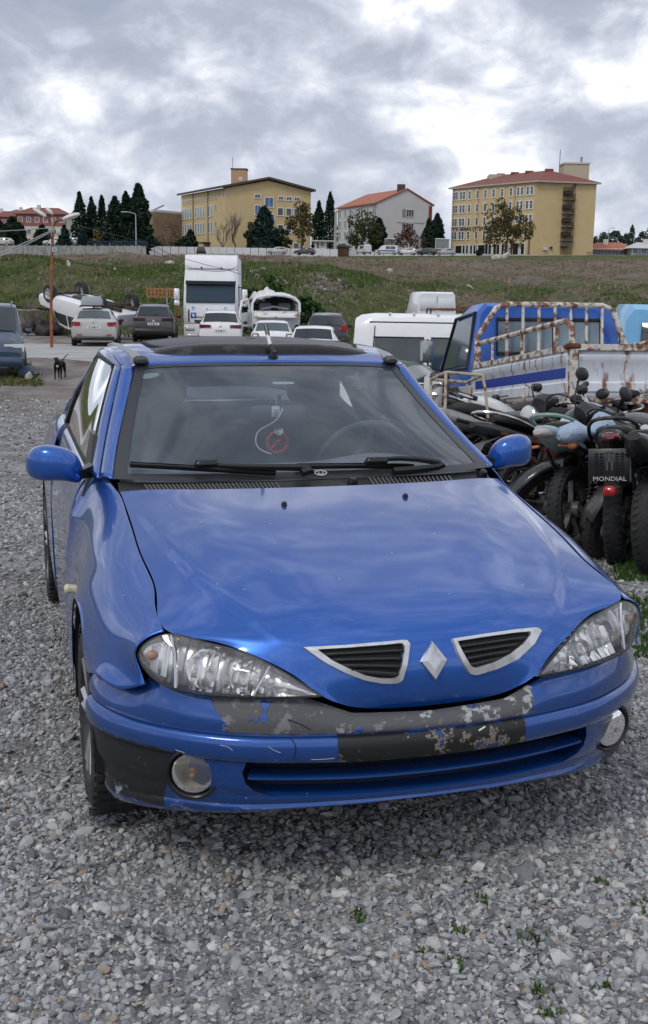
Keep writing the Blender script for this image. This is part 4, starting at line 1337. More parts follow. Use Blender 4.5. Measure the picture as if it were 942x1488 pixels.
ys = np.concatenate([np.linspace(-300, -12, 6)[:-1], np.linspace(-12, 2, 8)[:-1], np.linspace(2, 57, 111)])
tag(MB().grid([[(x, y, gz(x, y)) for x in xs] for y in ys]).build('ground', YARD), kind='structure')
# paler worn road crossing in front of the parked row
mt, t, b = node_mat('pale_road')
n = NB(t)
col = n.ramp(n.noise(1.4, 8, .62, st=(.5, 1, 1)), [(.25, (.22, .21, .20)), (.5, (.36, .355, .35)), (.75, (.46, .455, .45))])
t.links.new(col, b.inputs['Base Color']); b.inputs['Roughness'].default_value = .9
n.bump(n.noise(25, 5), .4, .02, b)
rr = random.Random(3)
rows = []
rx = np.linspace(-46, 24, 60)
for k in np.linspace(0, 1, 9):
    rows.append([(x, (33.6 + .8 * math.sin(x * .5) + .5 * math.sin(x * 1.3 + 1)) * (1 - k) + (45.6 + .7 * math.sin(x * .33 + 2)) * k, 0) for x in rx])
rows = [[(x, y, gz(x, y) + .012) for x, y, z in r] for r in rows]
tag(MB().grid(rows).build('road', mt), kind='structure')
# hillside
mt, t, b = node_mat('hill_grass')
n = NB(t)
g1 = n.ramp(n.noise(.9, 10, .68), [(.25, (.045, .062, .026)), (.45, (.085, .112, .042)), (.6, (.135, .152, .064)), (.8, (.21, .195, .11))])
d1 = n.ramp(n.noise(.8, 10, .7, off=(5, 5, 2)), [(.22, (.10, .084, .066)), (.45, (.19, .16, .125)), (.62, (.25, .21, .17)), (.8, (.32, .275, .22))])
X_, Y_, Z_ = n.xyz()
pat = n.noise(.055, 6, .6, off=(2.2, .7, 0), st=(.55, 1, 1))
bankw = n.m('MULTIPLY', n.rg(Y_, 58, 66, 0, 1), n.rg(Y_, 84, 118, 1, 0))
leftw = n.rg(X_, 2, 12, 1, .35)
wet = n.m('ADD', pat, n.m('MULTIPLY', n.m('MULTIPLY', bankw, leftw), .22))
edge = n.m('MULTIPLY', n.rg(Y_, 185, 215), .12)
wet = n.m('ADD', wet, edge)
gf = n.rg(n.m('ADD', wet, n.m('MULTIPLY', n.m('SUBTRACT', n.noise(.5, 7), .5), .35)), .50, .62)
col = n.mix(gf, d1, g1)
dirt = n.rg(n.noise(.16, 8, .65, off=(8, 3, 3)), .62, .70)
col = n.mix(n.m('MULTIPLY', dirt, .6), col, (.20, .165, .13))
t.links.new(col, b.inputs['Base Color']); b.inputs['Roughness'].default_value = 1.0; b.inputs['Specular IOR Level'].default_value = .05
n.bump(n.noise(2.5, 9, .7), 1.0, .5, b)
HILL = mt
xs = np.concatenate([np.linspace(-500, -90, 12)[:-1], np.linspace(-90, 110, 161)[:-1], np.linspace(110, 500, 12)])
ys = np.concatenate([np.linspace(56.9, 100, 60)[:-1], np.linspace(100, 240, 71)])
def gzr(x, y):
    w = min(1, max(0, (y - 58) / 8)) * min(1, max(0, (215 - y) / 30))
    return gz(x, y) + w * (rng.random() - .5) * .22
tag(MB().grid([[(x, y, gzr(x, y) - (.03 if y < 57 else 0)) for x in xs] for y in ys]).build('hillside', HILL, ang=180), kind='structure')
ztop = gz(0, 240)
mt, t, b = node_mat('town_ground')
n = NB(t)
t.links.new(n.ramp(n.noise(.02, 6), [(.3, (.06, .075, .035)), (.7, (.16, .14, .11))]), b.inputs['Base Color']); b.inputs['Roughness'].default_value = 1
xs = np.linspace(-4500, 4500, 40); ys = np.concatenate([np.linspace(239.8, 800, 12)[:-1], np.linspace(800, 9000, 12)])
tag(MB().grid([[(x, y, gz(x, 240)) for x in xs] for y in ys]).build('plain', mt), kind='structure')

# ------------------------------------------------------------------ loose stones of the yard
ICO_V = []
_p = (1 + 5 ** .5) / 2
for a in (-1, 1):
    for c in (-_p, _p):
        ICO_V += [(0, a, c), (a, c, 0), (c, 0, a)]
ICO_V = np.array(ICO_V, float) / math.sqrt(1 + _p * _p)
from itertools import combinations
_d = [np.linalg.norm(ICO_V[a] - ICO_V[b_]) for a, b_ in combinations(range(12), 2)]
_e = min(_d) * 1.05
ICO_F = []
for a, b_, c in combinations(range(12), 3):
    if max(np.linalg.norm(ICO_V[a] - ICO_V[b_]), np.linalg.norm(ICO_V[b_] - ICO_V[c]), np.linalg.norm(ICO_V[a] - ICO_V[c])) < _e:
        nn = np.cross(ICO_V[b_] - ICO_V[a], ICO_V[c] - ICO_V[a])
        ICO_F.append((a, b_, c) if nn.dot(ICO_V[a]) > 0 else (a, c, b_))
ICO_F = np.array(ICO_F)
def rot_random(N, g):
    q = g.normal(size=(N, 4)); q /= np.linalg.norm(q, axis=1)[:, None]
    w, x, y, z = q.T
    return np.stack([np.stack([1 - 2 * (y * y + z * z), 2 * (x * y - z * w), 2 * (x * z + y * w)], 1),
                     np.stack([2 * (x * y + z * w), 1 - 2 * (x * x + z * z), 2 * (y * z - x * w)], 1),
                     np.stack([2 * (x * z - y * w), 2 * (y * z + x * w), 1 - 2 * (x * x + y * y)], 1)], 1)
def stones(name, pos, rad, mat, g, flat=(1, .82, .60), up=False):
    N = len(pos)
    V = ICO_V[None] * g.uniform(.76, 1.16, (N, 12, 1)) * rad[:, None, None]
    sc_ = np.array(flat)[None, None] * g.uniform(.75, 1.25, (N, 1, 3))
    V = V * sc_
    if up:
        a = g.uniform(0, 6.28, N); ti = g.normal(0, .35, (N, 2))
        Rz = np.zeros((N, 3, 3)); Rz[:, 0, 0] = np.cos(a); Rz[:, 0, 1] = -np.sin(a); Rz[:, 1, 0] = np.sin(a); Rz[:, 1, 1] = np.cos(a); Rz[:, 2, 2] = 1
        V = np.einsum('nij,nkj->nki', Rz, V)
        V[:, :, 2] += V[:, :, 0] * ti[:, :1] + V[:, :, 1] * ti[:, 1:]
    else:
        V = np.einsum('nij,nkj->nki', rot_random(N, g), V)
    V = V + pos[:, None]
    Fc = (ICO_F[None] + (np.arange(N) * 12)[:, None, None]).reshape(-1, 3)
    me = bpy.data.meshes.new(name)
    me.vertices.add(N * 12); me.vertices.foreach_set('co', V.reshape(-1))
    me.loops.add(len(Fc) * 3); me.loops.foreach_set('vertex_index', Fc.reshape(-1).astype(np.int32))
    me.polygons.add(len(Fc)); me.polygons.foreach_set('loop_start', np.arange(0, len(Fc) * 3, 3, dtype=np.int32))
    me.update(calc_edges=True)
    me.shade_flat()
    me.materials.append(mat)
    o = bpy.data.objects.new(name, me); COL.objects.link(o)
    return o
mt, t, b = node_mat('stone_mix')
n = NB(t)
c = n.ramp(n.island(), [(0, (.13, .135, .145)), (.2, (.225, .232, .242)), (.45, (.305, .312, .322)), (.7, (.38, .383, .386)), (.88, (.47, .468, .462)), (.962, (.56, .56, .55)), (.968, (.28, .20, .15)), (1, (.37, .32, .27))])
c = n.mix(1.0, c, n.mix(n.noise(90, 4), (.65, .65, .65), (1.25, 1.25, 1.25)), 'MULTIPLY')
t.links.new(c, b.inputs['Base Color']); b.inputs['Roughness'].default_value = .85; b.inputs['Specular IOR Level'].default_value = .3
STONE = mt
def scatter(N, y0, y1, g, pw=1.0, xm=1.12):
    """random ground spots inside the wedge in view"""
    Y = y0 + (y1 - y0) * g.random(N) ** pw
    hw = Y * .2965 * xm + .35
    X = (g.random(N) * 2 - 1) * hw
    return X, Y
parts_ = []
for (N, y0, y1, rm, sg) in ((32000, 1.9, 3.4, .0080, .36), (44000, 3.4, 5.6, .0078, .38), (36000, 5.6, 10.0, .0105, .40), (16000, 10.0, 21.0, .017, .4)):
    X, Y = scatter(N, y0, y1, rng, .75 if y0 > 3 else .8)
    rd = np.clip(rm * np.exp(rng.normal(0, sg, N)), .005, .034)
    Z = np.array([gz(x, y) for x, y in zip(X, Y)])
    # thinner on the trodden strips
    keep = rng.random(N) > (np.sin(X * 1.7 + 2 * np.sin(Y * .6)) > .75) * .35
    parts_.append((np.stack([X, Y, Z + rd * .22], 1)[keep], rd[keep]))
pos = np.concatenate([p for p, r in parts_]); rad = np.concatenate([r for p, r in parts_])
tag(stones('gravel', pos, rad, STONE, rng, up=True), kind='stuff')
# ------------------------------------------------------------------ other vehicles
def simple_wheel(name, parent, c, r, w, s, rim=ALLOY, tyre=RUBBER):
    """tyre + rim with spokes, axle along x; s = side the face looks to"""
    wh = empty(name, c); wh.parent = parent
    hw = w / 2
    MB().lathe([(r * .62, -hw), (r * .9, -hw), (r, -hw * .6), (r, hw * .6), (r * .9, hw), (r * .62, hw)], (0, 0, 0), (1, 0, 0), 24).build('tyre', tyre, wh)
    rm = MB().lathe([(.0, hw * .5), (r * .12, hw * .6), (r * .3, hw * .25), (r * .55, hw * .5), (r * .64, hw * .95), (r * .64, -hw)], (0, 0, 0), (s, 0, 0), 20)
    for k in range(5):
        a = 2 * math.pi * k / 5
        rm.tube([(s * hw * .6, r * .1 * math.cos(a), r * .1 * math.sin(a)), (s * hw * .8, r * .6 * math.cos(a), r * .6 * math.sin(a))], r * .07, 5)
    rm.build('rim', rim, wh)
    return wh
def vehicle(name, st, W, paint, label=None, cat='car', group=None, panes=(), glassm=WINDOWDK, wheels=(), wr=.32, ww=.2, tail=None, tailm=REDLENS, plate=None, trim=None, headl=None, mirrors=None, rails=None, extra=None, rim=ALLOY, rear_w=None, front_w=None, bumper=None, plate_m=PLATEW, arch=True):
    """st: stations (y, zb, zbelt, ztop, k_body, k_roof): y from the tail forward, half widths as shares of W/2"""
    root = empty(name)
    tag(root, label, cat, group)
    h = W / 2
    yl = st[-1][0] / 2
    def half(q):
        y, zb, zbelt, zt, kb, kr = q
        zm = zb + (zbelt - zb) * .42
        return [Vector((0, y - yl, zb)), Vector((h * kb * .88, y - yl, zb)), Vector((h * kb * .985, y - yl, zb + (zm - zb) * .35)), Vector((h * kb, y - yl, zm)), Vector((h * kb * .965, y - yl, zbelt)), Vector((h * kr, y - yl, max(zbelt + .004, zt - .05))), Vector((h * kr * .82, y - yl, max(zbelt + .006, zt - .006))), Vector((0, y - yl, max(zbelt + .008, zt + .012)))]
    secs = []
    for q in st:
        a = half(q)
        secs.append(a + [Vector((-p.x, p.y, p.z)) for p in a[-2:0:-1]])
    MB().loft(secs).build('body', paint, root, ang=32)
    ys = [q[0] for q in st]
    def S(y, f):
        y = min(max(y, ys[0]), ys[-1])
        i = max(0, min(len(ys) - 2, int(np.searchsorted(ys, y)) - 1))
        k = (y - ys[i]) / (ys[i + 1] - ys[i])
        a, b = half(st[i]), half(st[i + 1])
        j = int(min(f, 6.999)); w = f - j
        pa = a[j].lerp(a[j + 1], w); pb = b[j].lerp(b[j + 1], w)
        return pa.lerp(pb, k)
    # side panes
    for (y0, y1, f0, f1) in panes:
        for s in (1, -1):
            rows = []
            for f in np.linspace(f0, f1, 4):
                r = []
                for y in np.linspace(y0, y1, 8):
                    p = S(y, f)
                    r.append((s * (p.x + .008), p.y, p.z))
                rows.append(r)
            MB().grid(rows, flip=s < 0).build('window', glassm, root)
    def cross(y0, y1, k, nm, back):
        rows = []
        for y in np.linspace(y0, y1, 6):
            b = S(y, 5.0)
            c = S(y, 7.0)
            r = []
            for t in np.linspace(-1, 1, 9):
                a = abs(t)
                x = b.x * k * t
                zz = c.z + (b.z + .03 - c.z) * a * a * .8
                r.append(Vector((x, b.y, zz)))
            rows.append(r)
        nrm = (rows[1][4] - rows[0][4]).cross(Vector((1, 0, 0)))
        if nrm.z < 0: nrm = -nrm
        nrm = nrm.normalized() * .014
        MB().grid([[tuple(p + nrm) for p in r] for r in rows]).build(nm, glassm, root)
    if rear_w: cross(rear_w[0], rear_w[1], rear_w[2], 'rear_window', True)
    if front_w: cross(front_w[0], front_w[1], front_w[2], 'windscreen', False)
    for (y, s) in [(y, s) for y in wheels for s in (1, -1)]:
        simple_wheel('wheel', root, (s * (h - ww * .42), y - yl, wr), wr, ww, s, rim)
        if arch:
            MB().lathe([(wr * 1.0, -.02), (wr * 1.16, .010), (wr * 1.2, .004), (wr * 1.2, -.06)], (s * h * .985, y - yl, wr), (s, 0, 0), 24).build('wheel_arch', BLACKP, root)
    if tail:      # (x_in, x_out, z0, z1, y, wrap)
        xi, xo, z0, z1, y, wrap = tail
        for s in (1, -1):
            m_ = MB()
            a = [(s * xi, y - yl - .06, z0 + (z1 - z0) * .2), (s * xo, y - yl - .02, z0), (s * (xo + .012), y - yl + wrap, z0 + .02), (s * (xo + .012), y - yl + wrap, z1 - .01), (s * xo, y - yl - .02, z1), (s * xi, y - yl - .06, z1 - (z1 - z0) * .1)]
            b_ = [(p[0] * .97, p[1] + .08, p[2]) for p in a]
            m_._add(a + b_, [(0, 1, 4, 5), (1, 2, 3, 4), (0, 6, 7, 1), (1, 7, 8, 2), (3, 9, 10, 4), (4, 10, 11, 5), (2, 8, 9, 3), (5, 11, 6, 0)])
            m_.build('tail_light', tailm, root)
    if headl:
        xi, xo, z0, z1, y, wrap = headl
        for s in (1, -1):
            m_ = MB()
            a = [(s * xi, y - yl + .02, z0), (s * xo, y - yl - .03, z0 + .01), (s * (xo + .01), y - yl - wrap, z0 + .04), (s * (xo + .01), y - yl - wrap, z1), (s * xo, y - yl - .05, z1), (s * xi, y - yl - .02, z1 - .01)]
            b_ = [(p[0] * .97, p[1] - .08, p[2]) for p in a]
            m_._add(a + b_, [(0, 1, 4, 5), (1, 2, 3, 4), (0, 6, 7, 1), (1, 7, 8, 2), (3, 9, 10, 4), (4, 10, 11, 5), (2, 8, 9, 3), (5, 11, 6, 0)])
            m_.build('headlight', CLEARLENS, root)
    if plate:
        x, y, z, w = plate
        pl = MB().box((x, y - yl, z), (w, .012, .11)).build('number_plate', plate_m, root)
        for dx in (-.17, -.08, .0, .04, .14):
            MB().box((x + dx, y - yl + (-.008 if y < yl else .008), z), (.035, .006, .06)).build('plate_mark', PLATEK, pl)
    if bumper:
        y, z0, z1, k = bumper
        MB().rbox((0, y - yl, (z0 + z1) / 2), (W * k, .16, z1 - z0), .04).build('bumper', trim or BLACKP, root)
    if mirrors:
        y, z = mirrors
        for s in (1, -1):
            MB().rbox((s * (h + .09), y - yl, z), (.18, .10, .13), .03).build('door_mirror', trim or BLACKP, root)
    if rails:
        y0, y1, z, kx = rails
        for s in (1, -1):
            MB().tube([(s * h * kx, y0 - yl, z - .04), (s * h * kx, y0 - yl + .1, z), (s * h * kx, y1 - yl - .1, z), (s * h * kx, y1 - yl, z - .04)], .016, 6).build('roof_rail', STEEL, root)
    if extra: extra(root, S, yl, h)
    return root
def put(o, x, y, rz, dz=0.0):
    o.location = (x, y, gz(x, y) + dz)
    o.rotation_euler = (0, 0, rz)
    return o
def solid_paint(nm, c, rough=.3, coat=.6, var=.06):
    return M(nm, c, rough, coat=coat, var=var)
SUVST = [(0, .52, .86, .90, .88, .80), (.05, .38, 1.00, 1.03, .95, .82), (.14, .33, 1.04, 1.12, .97, .80), (.50, .27, 1.05, 1.52, .99, .68), (.80, .24, 1.05, 1.60, 1.0, .68), (1.7, .22, 1.03, 1.63, 1.0, .69), (2.3, .22, 1.01, 1.60, 1.0, .68), (2.55, .22, 1.0, 1.52, 1.0, .68), (3.1, .24, .98, 1.08, .99, .78), (3.9, .28, .90, .98, .97, .76), (4.28, .32, .78, .84, .92, .72), (4.42, .42, .66, .70, .84, .68)]
SUVP = [(.62, 1.55, 4.12, 4.86), (1.62, 2.5, 4.12, 4.84)]
def wiper_badge(z0, yb, trimz=None):
    def f(root, S, yl, h):
        p = S(.16, 7.0)
        MB().tube([(0, p.y - .04, p.z + .03), (.22, p.y + .02, p.z + .13)], .010, 5).build('rear_wiper', BLACKP, root)
        MB().lathe([(.0, .01), (.045, .008), (.05, 0)], (0, yb - yl - .005, z0), (0, -1, 0), 14).build('emblem', CHROME, root)
        MB().tube([(-h * .6, yb - yl + .03, .62), (h * .6, yb - yl + .03, .62)], .012, 5).build('bumper_line', DARK, root)
        for s in (1, -1):
            MB().rbox((s * h * .62, yb - yl - .01, .47), (.22, .03, .05), .012).build('reflector', REDLENS, root)
    return f
# silver estate with roof box
def roofbox(root, S, yl, h):
    wiper_badge(.93, .02)(root, S, yl, h)
    for y in (1.0, 1.9):
        MB().tube([(-h * .68, y - yl, 1.50), (-h * .62, y - yl, 1.545), (h * .62, y - yl, 1.545), (h * .68, y - yl, 1.50)], .016, 6).build('roof_bar', BLACKP, root)
SV = solid_paint('silver_paint', (.46, .45, .44), .32)
WAG = [(0, .50, .84, .88, .90, .84), (.05, .36, .96, .99, .96, .84), (.16, .30, .99, 1.06, .98, .80), (.62, .25, .99, 1.40, .99, .66), (1.0, .22, .98, 1.46, 1.0, .66), (2.0, .20, .96, 1.47, 1.0, .67), (2.6, .20, .94, 1.38, 1.0, .66), (3.3, .22, .90, .98, .99, .76), (4.2, .28, .80, .86, .95, .74), (4.55, .36, .68, .73, .88, .70), (4.65, .45, .6, .62, .80, .66)]
v = vehicle('estate_car', WAG, 1.80, SV, 'silver estate car seen from behind with a grey roof box', panes=[(.75, 1.6, 4.12, 4.84), (1.66, 2.65, 4.12, 4.82)], glassm=WINDOWMID, wheels=(.95, 3.75), tail=(.52, .84, .78, .97, .03, .24), plate=(0, -.01, .76, .52), mirrors=(2.75, .98), rear_w=(.20, .58, .92), bumper=(.06, .28, .40, .86), extra=roofbox)
p = at(127, 491, 43); put(v, p.x - .1, 43 + 2.3, R_(9))
wagon = v
rb = MB(); q = []
for y, w_, z0, z1 in ((-.95, .36, .03, .20), (-.85, .40, .0, .34), (0, .41, 0, .38), (.7, .40, 0, .33), (1.0, .26, .02, .14)):
    q.append([(-w_, y, z0), (w_, y, z0), (w_, y, z0 + (z1 - z0) * .6), (w_ * .86, y, z1), (-w_ * .86, y, z1), (-w_, y, z0 + (z1 - z0) * .6)])
rbo = empty('roof_box'); rb.loft(q).build('lid', M('box_grey', (.34, .37, .40), .35, coat=.3), rbo)
MB().rbox((0, 0, .02), (.83, 1.9, .05), .01).build('box_seam', BLACKP, rbo)
rbo.location = wagon.location + Vector((.0, -.75, 1.56)); rbo.rotation_euler = wagon.rotation_euler
tag(rbo, 'grey plastic roof box carried on the silver estate car', 'roof box')
# dark grey suv
GR = solid_paint('graphite_paint', (.060, .058, .060), .35)
v = vehicle('suv', SUVST, 1.85, GR, 'dark graphite suv seen from behind parked between the estate car and the lorry', panes=SUVP, wheels=(.85, 3.55), wr=.35, tail=(.36, .86, .93, 1.05, .02, .25), tailm=M('smoked_lens', (.05, .006, .008), .2, coat=.8), plate=(0, -.01, .80, .5), mirrors=(2.75, 1.08), rear_w=(.16, .50, .92), bumper=(.05, .34, .60, .92), rails=(.75, 2.4, 1.66, .66), extra=wiper_badge(.92, .01))
p = at(219, 494, 48); put(v, p.x - .1, 48 + 2.2, R_(6))
# white suv before the lorry
WS = M('white_suv_paint', (.74, .73, .73), .3, coat=.6, var=.03)
v = vehicle('suv', SUVST, 1.84, WS, 'white suv seen from behind standing in front of the white lorry', panes=SUVP, wheels=(.85, 3.55), wr=.34, tail=(.40, .86, .90, 1.05, .02, .25), tailm=REDLENS2, plate=(0, -.01, .80, .5), mirrors=(2.75, 1.08), rear_w=(.17, .48, .98), bumper=(.05, .34, .55, .90), rails=(.75, 2.4, 1.66, .66), extra=wiper_badge(.98, .01))
p = at(315, 480, 45.5); put(v, p.x, 45.5 + 2.2, R_(4))
# small white hatchback with square lamps, tail window
HB = [(0, .5, .86, .90, .90, .84), (.05, .36, .98, 1.01, .96, .84), (.14, .30, 1.02, 1.10, .98, .80), (.45, .24, 1.02, 1.43, .99, .70), (.8, .22, 1.0, 1.49, 1.0, .70), (1.6, .2, .99, 1.50, 1.0, .70), (2.3, .2, .97, 1.42, 1.0, .68), (2.95, .22, .94, 1.02, .99, .78), (3.7, .28, .88, .94, .96, .76), (4.0, .34, .74, .79, .9, .72), (4.12, .44, .62, .66, .82, .68)]
def hatch_x(root, S, yl, h):
    for s in (1, -1):
        f = MB().rbox((s * .66, -yl - .012, .90), (.26, .05, .26), .05).build('lamp_frame', M('lamp_frame_dk', (.10, .03, .03), .4), root)
        MB().rbox((s * .66, -yl - .035, .90), (.17, .03, .17), .03).build('lamp_glass', PLATEW, f)
    MB().tube([(-.5, -yl - .01, .55), (.5, -yl - .01, .55)], .02, 5).build('bumper_line', BLACKP, root)
v = vehicle('hatchback', HB, 1.73, WHITE2, 'small white hatchback with square red framed tail lamps below the crushed van', panes=[(.55, 1.45, 4.12, 4.84), (1.5, 2.4, 4.12, 4.82)], glassm=WINDOWMID, wheels=(.7, 3.3), plate=(0, -.01, .75, .5), mirrors=(2.5, 1.0), rear_w=(.16, .44, .96), bumper=(.05, .32, .50, .9), extra=hatch_x)
p = at(392, 482, 43); put(v, p.x, 43 + 2.05, R_(3), 0.0)
# white car roof just above the coupe's sunroof
v = vehicle('hatchback', HB, 1.76, WHITE2, 'white hatchback showing only its roof and a strip of rear window above the sunroof', panes=[(.55, 1.45, 4.12, 4.84), (1.5, 2.4, 4.12, 4.82)], wheels=(.7, 3.3), tail=(.6, .85, .75, 1.0, .03, .2), plate=(0, -.01, .75, .5), mirrors=(2.5, 1.0), rear_w=(.15, .44, .92), bumper=(.05, .32, .50, .9))
p = at(458, 474, 36); put(v, p.x, 36 + 2.0, R_(-2), p.z - 1.52 - gz(p.x, 38))
# dark violet suv
v = vehicle('suv', SUVST, 1.82, solid_paint('plum_paint', (.035, .022, .030), .3), 'dark plum suv parked between the white hatchback and the minibus', panes=SUVP, wheels=(.85, 3.55), wr=.34, tail=(.58, .87, .9, 1.15, .02, .25), plate=(0, -.01, .8, .5), mirrors=(2.75, 1.08), rear_w=(.15, .48, .95), bumper=(.05, .34, .60, .9), rails=(.75, 2.4, 1.66, .66), extra=wiper_badge(.92, .01))
p = at(475, 454, 46); put(v, p.x, 46 + 2.2, R_(0), p.z - 1.66 - gz(p.x, 48))
# dark green saloon behind the coupe
SAL = [(0, .5, .80, .84, .86, .78), (.06, .36, .92, .95, .95, .8), (.5, .28, .96, 1.0, .98, .78), (.95, .24, .95, 1.06, .99, .76), (1.45, .22, .94, 1.38, 1.0, .66), (2.2, .2, .92, 1.42, 1.0, .66), (2.75, .2, .91, 1.36, 1.0, .66), (3.35, .22, .88, .97, .99, .76), (4.1, .28, .80, .86, .96, .74), (4.4, .34, .68, .72, .9, .7), (4.5, .44, .58, .6, .82, .66)]
GN = solid_paint('dark_green_paint', (.010, .045, .024), .5, 0)
v = vehicle('saloon_car', SAL, 1.74, GN, 'dark green saloon half hidden behind the roof of the blue coupe', panes=[(1.25, 2.05, 4.12, 4.8), (2.12, 2.85, 4.12, 4.78)], glassm=M('saloon_glass', (.012, .018, .017), .12, spec=.25), wheels=(.9, 3.6), tail=(.5, .85, .72, .9, .04, .25), headl=(.48, .85, .60, .76, 4.44, .25), plate=(0, -.01, .7, .5), mirrors=(2.95, .95), rear_w=(1.0, 1.42, .95), front_w=(2.8, 3.3, .97), bumper=(4.42, .30, .5, .9))
p = at(585, 505, 12.2); put(v, p.x - .45, 11.8, R_(252), p.z - 1.52 - gz(p.x, 11.8))
# blue van at the left edge, facing us
VAN = [(0, .45, 1.0, 1.05, .92, .86), (.05, .35, 1.02, 1.2, .97, .84), (.25, .3, 1.02, 1.60, .99, .80), (.6, .26, 1.02, 1.72, 1.0, .80), (2.0, .24, 1.0, 1.75, 1.0, .80), (2.7, .24, .99, 1.68, 1.0, .78), (3.55, .26, .97, 1.06, .99, .80), (4.1, .3, .86, .92, .96, .78), (4.35, .34, .72, .76, .92, .74), (4.45, .42, .62, .64, .86, .7)]
v = vehicle('van', VAN, 1.80, solid_paint('steel_blue_paint', (.018, .042, .085), .35), 'steel blue people carrier facing the viewer at the picture edge beside the dog', 'van', panes=[(.5, 1.5, 4.1, 4.86), (1.58, 2.8, 4.1, 4.86)], wheels=(.75, 3.55), headl=(.40, .86, .62, .82, 4.36, .28), mirrors=(2.95, 1.08), front_w=(2.75, 3.5, .99), bumper=(4.40, .28, .52, .94), rails=(.6, 2.6, 1.79, .7), trim=solid_paint('steel_blue_trim', (.03, .06, .11), .4))
p = at(25, 520, 26.0); put(v, p.x - 1.32, 28.1, R_(196))
# spare: van cover thing under the sill
q = gnd(28, 552)
bx_ = MB().rbox((0, 0, .17), (.3, .4, .24), .03).build('crate', M('crate_blue', (.07, .13, .19), .7, var=.3), None)
bx_.location = q + Vector((0, .6, 0)); tag(bx_, 'blue plastic crate on the ground behind the wheel of the blue people carrier', 'crate')

